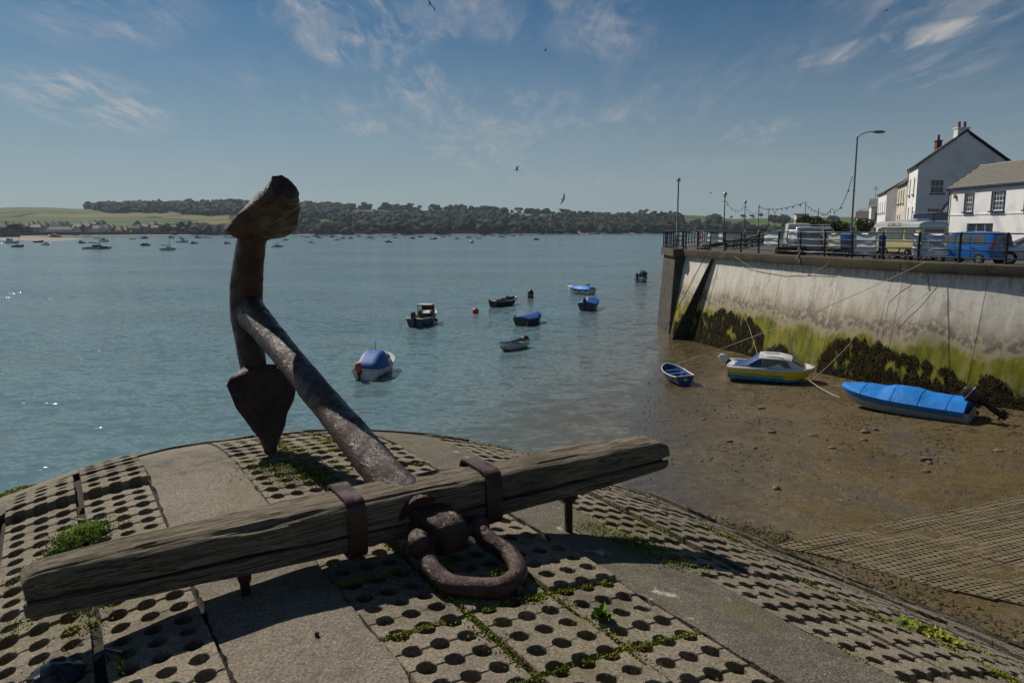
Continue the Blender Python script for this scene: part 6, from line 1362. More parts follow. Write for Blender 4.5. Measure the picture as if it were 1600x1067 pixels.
FB = [(16, 380, 'mw', 20), (29, 386, 'yd', 16), (61, 379, 'op', 14), (72, 383, 'mw', 11), (85, 371, 'md', 15), (92, 371, 'mw', 9), (127, 380, 'md', 11), (137, 370, 'op', 6), (151, 373, 'op', 7), (162, 376, 'md', 11), (164, 378, 'mw', 12), (207, 374, 'op', 4), (226, 373, 'md', 11), (228, 384, 'mb', 8),
      (267, 372, 'md', 9), (283, 373, 'mw', 8), (286, 379, 'mw', 15), (302, 381, 'mr', 11), (309, 372, 'md', 10), (320, 372, 'mw', 8), (326, 372, 'op', 4), (354, 381, 'mr', 8), (353, 371, 'op', 5), (364, 372, 'mw', 10), (372, 371, 'md', 8), (434, 372, 'yd', 9), (443, 371, 'mw', 6), (446, 376, 'mw', 5), (459, 367, 'md', 7), (471, 370, 'mw', 7), (480, 371, 'op', 5), (492, 370, 'mb', 8), (499, 372, 'md', 8),
      (509, 369, 'yw', 8), (518, 371, 'mb', 7), (526, 376, 'yw', 7), (536, 373, 'md', 5), (548, 373, 'md', 6), (558, 368, 'mw', 8), (561, 371, 'mw', 7), (576, 372, 'md', 5), (581, 373, 'yw', 6), (594, 368, 'op', 5), (600, 370, 'mw', 6), (607, 379, 'mr', 9), (616, 368, 'md', 8), (617, 372, 'op', 4), (632, 370, 'yw', 5), (644, 373, 'mb', 6), (650, 368, 'yw', 7), (658, 371, 'mb', 7), (678, 374, 'mr', 9), (691, 368, 'md', 6), (692, 371, 'op', 5), (703, 369, 'mw', 5), (714, 374, 'mw', 6), (732, 372, 'md', 7), (742, 370, 'mw', 6),
      (756, 369, 'yd', 5), (749, 373, 'op', 4), (769, 369, 'mr', 6), (782, 370, 'op', 4), (786, 371, 'op', 4), (802, 369, 'md', 6), (813, 368, 'md', 5), (839, 375, 'mb', 5), (842, 367, 'mw', 7), (855, 367, 'yw', 6), (870, 367, 'yw', 6), (886, 367, 'yw', 9), (904, 367, 'yd', 5), (925, 366, 'mw', 8), (932, 366, 'mb', 8), (945, 366, 'mw', 8), (983, 367, 'yw', 6)]
frnd = random.Random(21)
for px, py, k, wpx in FB:
    p = atz(px, py, 0); ang = frnd.choice([-1, 1])*frnd.uniform(60, 110); L = wpx*p.y/FPX/abs(math.sin(R(ang))); sc = min(1.6, max(0.6, 1.25*L/7.0))
    if k not in K: K[k] = small_boat(*specs[k]); o = K[k]; first = o
    else: o = dup(K[k])
    o.location = p; o.rotation_euler = (0, 0, heading(ang)); o.scale = (sc,)*3
# two larger multihulls and the near yacht in the roads
for px, py, wpx, lab in ((153, 389, 36, 'dark trimaran with tall mast and outriggers, left of the anchor'), (434, 386, 17, 'dark catamaran with mast just right of the anchor arm')):
    p = atz(px, py, 0); r_ = thing('trimaran', p, heading(84), lab, 'boat'); sc = wpx*p.y/FPX/9.0; r_.scale = (sc,)*3
    H = Hull(8.5, 1.5, 0.9, 0.3, 0.3, 0.0, 0.5, 2.2, 0.8); H.shell([BM['dark']], r_, n=10); H.deck(BM['dark'], r_); MB().lo([[Vector((x, y*0.7, z)) for y, z in ((1, 0.9), (0.8, zt), (-0.8, zt), (-1, 0.9))] for x, zt in ((-1.8, 1.6), (0.8, 1.6), (1.8, 1.1))]).build('coachroof', BM['dark'], r_)
    for sd in (1, -1):
        h_ = Hull(7.0, 0.5, 0.6, 0.15, 0.25, 0.05, 0.3, 2.2, 0.8); ou = h_.shell([BM['grey']], r_, n=10, name='outrigger'); ou.location = (1.2*sd, sd*2.6, 0); MB().tube([(1.0, 0, 0.95), (1.2, sd*2.6, 0.65)], 0.10, 5).build('cross_beam', BM['grey'], r_); MB().tube([(-1.5, 0, 0.95), (-1.2, sd*2.6, 0.65)], 0.10, 5).build('cross_beam', BM['grey'], r_)
    MB().tube([(0.8, 0, 0.9), (0.8, 0, 10.5)], [0.10, 0.05], 6).build('mast', MAT['galv'], r_); MB().tube([(0.75, 0, 2.1), (-3.4, 0, 2.5)], 0.2, 6).build('boom', BM['dark'], r_)
p = atz(264, 391, 0); o = dup(K['yw']); o.location = p; o.rotation_euler = (0, 0, heading(40)); o.scale = (0.85,)*3; o['label'] = 'white yacht seen stern-on with bare mast, largest of the distant yachts'; o.pop('group', None) if hasattr(o, 'pop') else None
if 'group' in o: del o['group']
p = atz(486, 380, 0); o = dup(K['yw']); o.location = p; o.rotation_euler = (0, 0, heading(60)); o.scale = (0.5,)*3; o['label'] = 'small white masted boat just right of the dark catamaran'
if 'group' in o: del o['group']

# ================================================================== the far shore
def pl_interp(tab, x):
    if x <= tab[0][0]: return tab[0][1]
    for (x0, y0), (x1, y1) in zip(tab, tab[1:]):
        if x <= x1: return y0+(y1-y0)*(x-x0)/(x1-x0)
    return tab[-1][1]
SHT = [(-800, 520), (0, 655), (200, 765), (450, 835), (700, 860), (1000, 1000), (1340, 1180), (1700, 1250), (2600, 1300)]
SKY = [(-800, 325), (0, 327), (60, 326), (100, 325), (150, 321), (200, 319), (260, 317), (300, 317), (380, 317), (470, 320), (560, 324), (700, 325), (760, 327), (850, 330), (900, 333), (960, 338), (1000, 336), (1050, 337), (1100, 340), (1150, 341), (1250, 339), (1340, 340), (1700, 340), (2600, 342)]
YR = 1550.0
def terr(px, u):
    Ys = pl_interp(SHT, px); Y = Ys+(YR-Ys)*u; X = (px-800)/FPX*Y; h = EZ+(356-pl_interp(SKY, px)-5*sm(90, 150, px)*sm(1000, 940, px))/FPX*YR*1.01+3.5*fbm(px*0.014, 3.7)
    if u < 0: z = 30*u
    elif u <= 1: z = 2.2*sm(0, 0.03, u)+(h-2.2)*(0.10*u+0.90*(sm(-0.1, 1.3, u)-sm(-0.1, 1.3, 0)*(1-u))/sm(-0.1, 1.3, 1))
    else: z = h-10*(u-1)
    z += 2.2*fbm(X*0.006, Y*0.006, 2)*sm(0.05, 0.3, u)
    return Vector((X, Y, z))
def land_mat():
    m, t, b = newmat('far_fields')
    pos = t.add('NewGeometry').outputs['Position']; z = t.add('SeparateXYZ', {0: pos}).outputs[2]
    fp = t.mapping(pos, rot=(0, 0, R(18)), scale=(0.0052, 0.0085, 0))
    v = t.add('TexVoronoi', {'Vector': fp, 'Scale': 1.0}); e = t.add('TexVoronoi', {'Vector': fp, 'Scale': 1.0}, feature='DISTANCE_TO_EDGE')
    sel = t.add('SeparateColor', {0: v.outputs['Color']}).outputs[0]
    col = t.ramp(sel, [(0.0, (0.070, 0.105, 0.022)), (0.3, (0.095, 0.130, 0.030)), (0.55, (0.150, 0.140, 0.055)), (0.75, (0.085, 0.115, 0.028)), (0.95, (0.175, 0.145, 0.065))], 'CONSTANT')
    col = t.mix(t.rng(t.noise(pos, 0.03, 5), 0.35, 0.7, 0.0, 0.4), col, (0.06, 0.08, 0.025))
    col = t.mix(t.rng(e.outputs['Distance'], 0.03, 0.045, 1.0, 0.0), col, (0.016, 0.024, 0.010))
    n = t.noise(pos, 0.05, 5, 0.6)
    col = t.mix(t.rng(t.math('ADD', z, t.math('MULTIPLY', n, 1.2)), 2.2, 3.2, 1.0, 0.0), col, t.mix(n, (0.16, 0.125, 0.105), (0.34, 0.26, 0.21)))
    t.put(b.inputs['Base Color'], col); b.inputs['Roughness'].default_value = 0.95; b.inputs['Specular IOR Level'].default_value = 0.1
    return m
mb = MB(); NU, NV = 240, 46
mb.grid(lambda a, b_: terr(-780+a*3300, -0.05+b_*1.6 if b_ > 0.12 else -0.05+b_*1.6), NU, NV)
tag(mb.build('far_hills', land_mat(), fix=False, smooth=80), kind='structure')
# sand bar off the village
MAT['sand'] = surf('far_sand', [(0.13, 0.105, 0.09), (0.20, 0.16, 0.13), (0.25, 0.20, 0.165)], 0.05, 0.9)
mb = MB(); mb.grid(lambda u, v: (lambda p: (p.x, p.y, 0.16*math.sin(math.pi*v)*math.sin(math.pi*min(1, u*1.0))-0.02))(atz(-120+230*u+40*v, 376-6*v-1.5*math.sin(u*5), 0)), 40, 6)
tag(mb.build('sand_bar', MAT['sand'], fix=False, smooth=80), kind='structure')
# low stone embankments at the edge of the village and below the woods
MAT['stone_dark'] = surf('embankment_stone', [(0.05, 0.042, 0.036), (0.10, 0.08, 0.07), (0.15, 0.125, 0.11)], 0.15, 0.95)
for a, b_, hgt, lab in ((-60, 32, 6.0, 'dark stone pier end projecting at the left edge of the far village'), (32, 372, 3.4, 'long low embankment below the far village'), (372, 900, 3.2, 'dark reddish embankment line below the far woods')):
    pts = [terr(a+(b_-a)*k/24, 0.006 if a > -50 else -0.05) for k in range(25)]; mb = MB(); mb.loft([[p+Vector((0, -3, -p.z-0.5)), p+Vector((0, -1, hgt-p.z)), p+Vector((0, 4, hgt-p.z)), p+Vector((0, 6, -p.z-0.5))] for p in pts], True, True, True)
    tag(mb.build('embankment', MAT['stone_dark'], smooth=40), lab, 'embankment')
# woods
def foliage_mat(name, a, b_, c, sc, tint=False):
    m, t, b = newmat(name); pos = t.add('NewGeometry').outputs['Position']; n = t.noise(pos, sc, 5, 0.65); n2 = t.noise(pos, sc*0.12, 3)
    t.put(b.inputs['Base Color'], t.ramp(t.math('ADD', t.math('MULTIPLY', n, 0.45), t.math('MULTIPLY', n2, 0.55)), [(0.40, a), (0.5, b_), (0.60, c)])); b.inputs['Roughness'].default_value = 0.9; b.inputs['Specular IOR Level'].default_value = 0.15
    if tint:
        ta = t.add('Attribute', attribute_name='tint').outputs['Fac']; src = b.inputs['Base Color'].links[0].from_socket
        t.put(b.inputs['Base Color'], t.add('VectorMath', {0: src, 'Scale': ta}, operation='SCALE').outputs[0])
    return m
MAT['wood_leaf'] = foliage_mat('woodland_leaf', (0.005, 0.012, 0.008), (0.011, 0.021, 0.010), (0.030, 0.042, 0.014), 0.25)
MAT['leaf'] = foliage_mat('bush_leaf', (0.025, 0.045, 0.010), (0.048, 0.080, 0.016), (0.08, 0.11, 0.03), 1.4)
MAT['bark'] = surf('bark', [(0.02, 0.015, 0.01), (0.05, 0.038, 0.028)], 3, 0.95)
icov = []; icof = []
bm = bmesh.new(); bmesh.ops.create_icosphere(bm, subdivisions=2, radius=1.0); icov = [v.co.copy() for v in bm.verts]; icof = [[v.index for v in f.verts] for f in bm.faces]; bm.free()
wr = random.Random(31)
TINT = []
def crown(mb, c, r, hgt, seed):
    tv = wr.uniform(0.45, 1.25)**1.3+(0.9 if wr.random() < 0.10 else 0); TINT.extend([tv]*len(icov))
    i0 = len(mb.v); sx, sy = r*wr.uniform(0.85, 1.2), r*wr.uniform(0.85, 1.2)
    for v in icov:
        k = 1+0.55*fbm(v.x*2.1+seed, v.y*2.1, v.z*2.1+seed, 4); mb.v.append((c.x+v.x*sx*k, c.y+v.y*sy*k, c.z+v.z*hgt*k))
    for f in icof: mb.face([i0+q for q in f])
def in_wood(px, py, u):
    if 455 < px < 960 and u > 0.978: return True
    n = fbm(px*0.013, u*3.0, 5)
    if 90 < px < 455: return (py < 325+min(10, (px-100)/16)+5*n and u > 0.5 and px > 105+20*n) or (u < 0.10 and n > -0.15 and px > 240) or (0.16 < u < 0.20 and n > 0.3)
    if 455 <= px < 1062:
        if 550 < px < 695 and u < 0.975 and py < 338: return n > 0.7
        if 695 <= px < 780 and py < 338 and u < 0.975: return n > 0.15
        if 790 < px < 905 and py < 345 and u < 0.97: return n > 0.55
        if 455 < px < 520 and 343 < py < 351: return False
        if 515 < px < 590 and 351 < py < 357 and u < 0.3: return False
        if px > 965 and py < 341: return n > 0.4
        return True
    if px >= 1062: return (u < 0.12 and n > -0.2) or (n > 0.28 and u < 0.9)
    return u < 0.05 and n > 0.1
mb = MB(); cnt = 0
for _ in range(24000):
    px = wr.uniform(-60, 1420); u = wr.random()**0.9*1.0
    if px < 90 and wr.random() < 0.5: continue
    p = terr(px, u); py = proj(p)[1]
    if not in_wood(px, py, u): continue
    if u < 0.3 and wr.random() < 0.35: continue
    r_ = 3.0+5.5*wr.random()**1.6*(0.75 if px < 455 and u < 0.2 else 1.0); crown(mb, p+Vector((0, 0, r_*0.55)), r_, r_*wr.uniform(0.7, 1.0), cnt*0.37); cnt += 1
    if cnt > 6000: break
print('wood crowns', cnt)
wo = mb.build('woodland', foliage_mat('woodland_crowns', (0.006, 0.013, 0.008), (0.013, 0.024, 0.011), (0.032, 0.044, 0.014), 0.25, True), fix=False); wo.data.attributes.new('tint', 'FLOAT', 'POINT').data.foreach_set('value', TINT)
tag(wo, 'dense dark woodland covering the hillside across the estuary', 'woodland', kind='stuff')
# trees that stand out on the skyline
def leaf_crown(n, rx, ry, rz, size, rnd, flat=0.5, hollow=0.35):
    mb = MB(); lobes = [(Vector((rnd.uniform(-0.6, 0.6)*rx, rnd.uniform(-0.6, 0.6)*ry, rnd.uniform(-flat, flat)*rz)), rnd.uniform(0.4, 0.62)) for _ in range(9)]
    for k in range(n):
        c, q = rnd.choice(lobes); d = Vector((rnd.gauss(0, 1), rnd.gauss(0, 1), rnd.gauss(0, 1))).normalized()*(rnd.uniform(hollow, 1)**0.5)
        p = c+Vector((d.x*rx*q, d.y*ry*q, d.z*rz*q)); a = Vector((rnd.gauss(0, 1), rnd.gauss(0, 1), rnd.gauss(0, 1))).normalized(); b_ = a.orthogonal().normalized()*size*rnd.uniform(0.5, 1.0); a = a.cross(b_).normalized()*size*rnd.uniform(0.5, 1.0)
        mb.poly([p-a, p-b_*0.6, p+a, p+b_*0.6])
    return mb
trnd = random.Random(9); TV = []
for v in range(4):
    t_ = MB(); t_.tube([(0, 0, -1), (0.2, 0, 4), (0.1, 0.2, 8.5)], [0.6, 0.5, 0.25], 6)
    for k in range(5):
        a = trnd.uniform(0, 6.28); t_.tube([(0.1, 0.1, 6.0+k*0.6), (math.cos(a)*2.6, math.sin(a)*2.6, 9.0+k*0.5)], [0.2, 0.08], 4)
    cr = leaf_crown(700, 6.2, 6.2, 3.8, 1.1, trnd, 0.6); cr.v = [(x, y, z+9.3) for x, y, z in cr.v]; TV.append((t_.mesh('trunk', (MAT['bark'],)), cr.mesh('crown', (MAT['wood_leaf'],))))
def pine(px, sc, u=0.985):
    p = terr(px, u); r_ = thing('skyline_tree', p-Vector((trnd.uniform(-12, 12), 0, sc*trnd.uniform(0.0, 3.0))), trnd.uniform(0, 6), 'flat-topped tree on the far skyline ridge', 'tree', 'trees along the skyline'); r_.scale = (sc*trnd.uniform(0.8, 1.25), sc, sc*trnd.uniform(0.85, 1.1))
    a, b_ = trnd.choice(TV)
    for nm, me in (('trunk', a), ('crown', b_)): o = bpy.data.objects.new(nm, me); C.objects.link(o); o.parent = r_
for px, sc in [(336, 0.8), (348, 0.9), (383, 1.1), (395, 0.9), (476, 0.9), (490, 1.0), (502, 0.9), (517, 1.0), (530, 1.0), (548, 1.25), (570, 1.2), (589, 1.1), (607, 1.15), (621, 1.1), (632, 1.15), (640, 1.0), (653, 1.25), (666, 0.9), (678, 1.2), (693, 1.1), (706, 1.0), (722, 0.9), (748, 0.8), (766, 0.8), (782, 0.8), (793, 0.9), (803, 0.9), (815, 1.05), (824, 1.1), (836, 1.2), (849, 1.0), (868, 1.0), (878, 1.0), (890, 0.9), (1000, 0.7), (1006, 0.75), (1012, 0.6), (1160, 0.8), (1172, 0.9), (1185, 1.0), (1196, 0.8), (1120, 0.6), (1140, 0.6)]: pine(px, sc*0.92)
# village houses across the water
HM = [paint('far_white', (0.55, 0.54, 0.52), 0.9, 0.2, 0.1), paint('far_cream', (0.42, 0.38, 0.30), 0.9, 0.2, 0.1), paint('far_grey', (0.20, 0.20, 0.20), 0.9, 0.2, 0.1), paint('far_brick', (0.20, 0.11, 0.08), 0.9, 0.2, 0.1)]
HRM = [surf('far_slate', [(0.05, 0.05, 0.055), (0.10, 0.10, 0.105)], 0.3, 0.8), surf('far_tile', [(0.10, 0.06, 0.045), (0.16, 0.10, 0.08)], 0.3, 0.8)]
hr = random.Random(12); hn = ['white', 'cream', 'grey', 'brick']; rn = ['slate', 'tile']
def far_house(px, u, wd, dp, ev, rg, wi, ri, lab=None, grp=None):
    p = terr(px, u); r_ = thing('village_house', p-Vector((0, 0, 0.3)), hr.uniform(-0.25, 0.25)+math.atan2(-p.x, p.y)*0, lab or '%s walled house with %s roof in the far village' % (hn[wi], rn[ri]), 'house', grp or 'far village %s houses with %s roofs' % (hn[wi], rn[ri]))
    mb = MB(); mb.box((0, dp/2, ev/2), (wd, dp, ev))
    for x in (-wd/2, wd/2): mb.poly([(x, 0, ev), (x, dp, ev), (x, dp/2, rg)])
    mb.build('wall', HM[wi], r_, fix=False)
    mb = MB(); a, b_, c, d = Vector((-wd/2-0.3, -0.4, ev-0.2)), Vector((wd/2+0.3, -0.4, ev-0.2)), Vector((wd/2+0.3, dp/2, rg)), Vector((-wd/2-0.3, dp/2, rg)); roof_slab(mb, a, b_, c, d, 0.25); roof_slab(mb, Vector((-wd/2-0.3, dp+0.4, ev-0.2)), Vector((wd/2+0.3, dp+0.4, ev-0.2)), c, d, 0.25); rf = mb.build('roof', HRM[ri], r_)
    MB().box((wd*0.35, dp/2, rg+0.5), (0.9, 0.7, 1.6)).build('chimney', HM[3], rf)
    n = max(2, int(wd/3.2))
    for k in range(n):
        for z in ((1.5, 4.3) if ev > 5 else (1.6,)): MB().box((-wd/2+wd*(k+0.5)/n, -0.04, z), (1.1, 0.1, 1.3)).build('window', BM['glass'], r_)
for px, u, wd, ev, wi, ri in [(6, .03, 12, 5.5, 2, 0), (20, .05, 10, 6, 0, 0), (30, .03, 11, 5.5, 0, 1), (44, .04, 10, 5, 2, 0), (50, .07, 12, 6, 1, 0), (62, .03, 9, 5.5, 1, 1), (70, .05, 11, 6, 0, 0), (80, .06, 12, 6.2, 0, 0), (92, .04, 12, 6.5, 0, 0), (104, .05, 11, 6.5, 0, 0), (100, .02, 26, 4.0, 0, 0), (114, .02, 14, 3.6, 0, 0), (126, .03, 8, 6, 3, 1), (138, .03, 10, 6.5, 0, 0), (146, .055, 14, 8.0, 2, 0), (158, .06, 14, 8.2, 2, 0), (152, .02, 13, 5, 0, 0), (166, .025, 12, 5, 0, 0), (176, .03, 9, 5, 1, 0), (188, .02, 8, 3.5, 0, 1), (218, .03, 9, 4.5, 2, 0), (228, .035, 12, 6, 1, 0), (239, .04, 11, 7.5, 0, 0), (245, .03, 10, 5, 2, 1), (308, .03, 9, 4, 0, 0), (326, .02, 8, 3.5, 2, 0), (198, .02, 7, 3.4, 3, 1), (10, .10, 10, 5, 0, 0), (60, .10, 10, 5, 1, 0)]:
    far_house(px, u, wd, hr.uniform(7, 10), ev, ev+hr.uniform(2.2, 3.4), wi, ri)
for px, u, wd in ((551, .12, 10), (604, .02, 14), (935, .02, 12), (948, .03, 9), (960, .02, 8), (1040, .04, 9), (1078, .25, 10)): far_house(px, u, wd, 8, 4.5, 7.0, 1 if px < 900 else 0, 0, 'lone pale building on the far wooded shore', 'lone buildings on the wooded shore')
# a few hedgerow and garden trees by the village
for px, u, sc in [(64, .08, 0.7), (76, .09, 0.8), (84, .085, 0.8), (104, .10, 0.9), (114, .09, 0.8), (120, .08, 0.7), (182, .05, 0.6), (206, .05, 0.6), (262, .04, 0.6), (272, .05, 0.7), (283, .05, 0.7), (296, .05, 0.8), (312, .05, 0.7), (328, .06, 0.9), (340, .05, 0.8), (352, .05, 0.7), (366, .05, 0.7)]:
    p = terr(px, u); r_ = thing('village_tree', p-Vector((0, 0, 6.0*sc)), trnd.uniform(0, 6), 'dark tree among the far village houses', 'tree', 'trees by the far village'); r_.scale = (sc, sc, sc*1.05); a, b_ = trnd.choice(TV)
    for nm, me in (('trunk', a), ('crown', b_)): o = bpy.data.objects.new(nm, me); C.objects.link(o); o.parent = r_
# bushes on the quay
def quay_tree(px, Y, hgt, wid, lab, mat=None):
    r_ = thing('quay_tree', (gp(px, Y), Y, RZ), 0, lab, 'tree'); rnd = random.Random(int(px)); MB().tube([(0, 0, 0), (0.05, 0, hgt*0.3), (0, 0.05, hgt*0.62)], [0.14, 0.11, 0.05], 7).build('trunk', MAT['bark'], r_, smooth=60)
    mb = MB()
    for k in range(6): a = k*1.05; mb.tube([(0, 0, hgt*(0.28+0.05*k)), (math.cos(a)*wid*0.35, math.sin(a)*wid*0.35, hgt*(0.5+0.06*k))], [0.05, 0.015], 5)
    mb.build('limbs', MAT['bark'], r_)
    cr = leaf_crown(1500, wid/2, wid/2, hgt*0.36, 0.16, rnd, 0.5); cr.v = [(x, y, z+hgt*0.62) for x, y, z in cr.v]; cr.build('crown', mat or MAT['leaf'], r_, fix=False)
quay_tree(1265, 72, 3.0, 2.9, 'round dark bush behind the white van'); quay_tree(1300, 68, 2.5, 2.6, 'broad bush right of the slender mast behind the vans'); quay_tree(1322, 80, 2.0, 1.8, 'small yellowish bush left of the street lamp', foliage_mat('light_leaf', (0.06, 0.075, 0.012), (0.09, 0.11, 0.02), (0.13, 0.14, 0.03), 1.4)); quay_tree(1346, 90, 3.3, 2.6, 'dark green bush right of the street lamp'); quay_tree(1352, 160, 6.2, 5.0, 'tree crown showing over the low terrace roof')

# ================================================================== weed, moss, stones, ropes, gulls
MAT['moss'] = foliage_mat('moss', (0.07, 0.09, 0.010), (0.16, 0.18, 0.018), (0.28, 0.27, 0.045), 14)
MAT['grass'] = foliage_mat('grass', (0.07, 0.12, 0.010), (0.12, 0.19, 0.016), (0.20, 0.26, 0.04), 9)
MAT['wrack'] = surf('bladder_wrack', [(0.010, 0.007, 0.003), (0.026, 0.019, 0.007), (0.055, 0.044, 0.012)], 3.5, 0.9, spec=0.08)
mr = random.Random(77)
def leaf(mb, p, size, up=0.5):
    a = Vector((mr.gauss(0, 1), mr.gauss(0, 1), abs(mr.gauss(0, 1))*up+0.05)).normalized(); b_ = a.orthogonal().normalized(); b_ = Matrix.Rotation(mr.uniform(0, 6.3), 3, a) @ b_; n = a.cross(b_)
    s1, s2 = size*mr.uniform(0.6, 1.2), size*mr.uniform(0.35, 0.8); mb.poly([p, p+b_*s2*0.5+a*s1*0.5, p+a*s1, p-b_*s2*0.5+a*s1*0.5])
def moss_at(mb, s, t, n, spread, size=0.013, dz=-0.012):
    for _ in range(n):
        q = gst(s+mr.gauss(0, spread), t+mr.gauss(0, spread), dz+abs(mr.gauss(0, 0.008))); leaf(mb, q, size)
moss = MB()
for sj in (1.4, 1.8, 1.0, 2.2, 3.115, 3.515, 3.915, 0.465, 2.715):     # column joints
    t = 1.4
    while t < 9.0:
        d = fbm(t*1.1, sj*5, 3)+(0.35 if sj in (1.4, 1.8) else 0.55 if sj == 3.515 else (-0.15 if sj in (3.115, 3.915) else -0.45)); p = gst(sj, t)
        if d > 0.02 and inview(p, 20): f = max(1.0, proj(p)[2]/3.2); moss_at(moss, sj, t, int((8+40*d)/f**0.5), 0.012+0.022*max(0, d), 0.014*f**0.5)
        t += 0.012 if t < 4.5 else 0.03
for s0 in (1.0, 1.4, 1.8):                                             # panel joints and holes
    for pj in range(2, 12):
        tj = pj*PANEL
        for k in range(40):
            s = s0+0.4*k/40
            if fbm(s*4, tj*3, 8) > -0.15: moss_at(moss, s, tj, 12, 0.007, 0.012, -0.004)
for s0 in cols[:14]:
    for pj in range(1, 14):
        for rj in range(5):
            for hc in range(3):
                s = s0+0.01+(COLP-0.026-2*HP)/2+HP*hc; t = pj*PANEL+rj*RP+0.011; p = gst(s, t)
                if not inview(p, 10) or proj(p)[2] > 6.5: continue
                if fbm(s*2.2, t*2.2, 4)+mr.uniform(-0.5, 0.5) > (0.25 if 0.9 < s < 2.3 else 0.5): moss_at(moss, s, t, 90, 0.016, 0.016, -0.05)
for px, py, n, sp_ in [(455, 735, 900, 0.13), (440, 712, 500, 0.08), (500, 755, 500, 0.10), (470, 750, 700, 0.12), (520, 690, 350, 0.08), (560, 705, 300, 0.08), (420, 742, 200, 0.06), (735, 940, 260, 0.05), (690, 905, 160, 0.03), (800, 905, 240, 0.05), (830, 945, 160, 0.04), (975, 815, 500, 0.10), (1010, 830, 500, 0.09), (930, 805, 300, 0.08), (1060, 850, 350, 0.08), (140, 930, 250, 0.05), (130, 960, 200, 0.05), (40, 870, 160, 0.06), (20, 940, 160, 0.05), (60, 1030, 200, 0.06)]:
    p = atz(px, py, PZ-0.03); s, t = to_st(p); moss_at(moss, s, t, n, sp_, 0.014, 0.004)
tag(moss.build('moss', MAT['moss'], fix=False), 'yellow-green moss and stonecrop in the joints of the concrete blocks', 'moss', kind='stuff')
def tuft(px, py, lab, n, spread, hgt, mat, broad=False, lift=0.0):
    p = atz(px, py, PZ-0.05); s, t = to_st(p)
    for _ in range(6): p = atz(px, py, gz(s, t)); s, t = to_st(p)
    r_ = thing('grass_tuft' if not broad else 'weed_plant', gst(s, t, lift), 0, lab, 'plant'); mb = MB()
    for _ in range(n):
        q = Vector((mr.gauss(0, spread), mr.gauss(0, spread), 0)); s2, t2 = to_st(Vector((p.x, p.y, 0))+q); q.z = gz(s2, t2)-gz(s, t); a = mr.uniform(0, 6.28); h = hgt*mr.uniform(0.4, 1.1)*max(0.35, 1-q.length/(3.2*spread)); l = h*mr.uniform(0.3, 1.1); d = Vector((math.cos(a), math.sin(a), 0)); w_ = Vector((-d.y, d.x, 0))*(0.0035 if not broad else 0.016)
        m1 = q+d*l*0.35+Vector((0, 0, h*0.75)); m2 = q+d*l+Vector((0, 0, h*(0.85 if broad else 0.95)))
        if broad: mb.poly([q+Vector((0, 0, h*0.3)), m1+w_, m2, m1-w_])
        else: i = mb.ring([q-w_, q+w_, m1+w_*0.8, m1-w_*0.8, m2]); mb.face(i[:4]); mb.face((i[3], i[2], i[4]))
    mb.build('blades' if not broad else 'leaves', mat, r_, fix=False); sb = MB(); sb.ball((0, 0, -0.02), spread*0.8, 8, 5, (1, 1, 0.35)); sb.build('root_mat', MAT['moss'], r_)
tuft(128, 842, 'bright green grass tuft growing from a block joint above the timber stock', 1700, 0.072, 0.045, MAT['grass'], lift=0.03); tuft(85, 868, 'small green tuft beside the larger grass tuft', 260, 0.03, 0.05, MAT['grass'])
tuft(1462, 990, 'green broad-leaved weed on the block slope', 220, 0.07, 0.05, MAT['moss'], True); tuft(1440, 978, 'lower sprawl of broad-leaved weed beside the larger one', 130, 0.06, 0.04, MAT['grass'], True)
tuft(22, 770, 'yellow-green weed clump on the cast kerb at the left edge', 500, 0.09, 0.05, MAT['moss'], True); tuft(943, 968, 'short upright fern sprouting from the joint between two blocks', 60, 0.014, 0.07, MAT['grass'], True); tuft(190, 1048, 'thin pale weed growing out of a hole near the black sack', 26, 0.02, 0.09, MAT['moss'])
# crumpled black sack caught in the broken joint
p = atz(92, 1058, PZ-0.11); r_ = thing('plastic_sack', p, R(20), 'crumpled black plastic sack stuffed into the broken joint at lower left', 'sack'); mb = MB()
bm = bmesh.new(); bmesh.ops.create_icosphere(bm, subdivisions=4, radius=1.0)
for v in bm.verts: mb.v.append(tuple(Vector((v.co.x*0.10, v.co.y*0.075, v.co.z*0.06))*(1+0.25*fbm(v.co.x*2.2, v.co.y*2.2, v.co.z*2.2+4)+0.10*abs(fbm(v.co.x*6, v.co.y*6, v.co.z*6)))))
for f in bm.faces: mb.face([v.index for v in f.verts])
bm.free(); mb.build('bag', surf('black_plastic', [(0.008, 0.009, 0.011), (0.016, 0.018, 0.022)], 8, 0.32, 0.5, 18, spec=0.5, bdist=0.01), r_, smooth=50); MB().tube([(0.12, 0.02, 0.04), (0.16, 0.03, 0.06), (0.2, 0.02, 0.03)], [0.02, 0.012, 0.03], 8).build('neck', bpy.data.materials['black_plastic'], r_)
p = atz(495, 988, PZ+0.01); MB().tube([p-Vector((0, 0, 0.03)), p, p+Vector((0, 0, 0.004))], [0.009, 0.009, 0.006], 10).build('stud', MAT['strap'], slip, smooth=30)
p = atz(238, 988, PZ); 
# rubble in the broken joints at left
rub = []
for px, py in [(124, 790), (122, 805), (128, 940), (136, 960), (120, 985), (130, 1000)]:
    p = atz(px, py, PZ-0.08); p = gst(*to_st(p), -0.035); mb = MB(); s_ = 0.04*mr.uniform(0.8, 1.4); mb.box((0, 0, 0), (s_*1.3, s_, s_*1.1), Matrix.Rotation(mr.uniform(0, 3), 3, Vector((mr.random(), mr.random(), mr.random())).normalized())); mb.v = [tuple(Vector(v)+p) for v in mb.v]; mb.build('rubble', MAT['block'], slip, bevel=0.004)

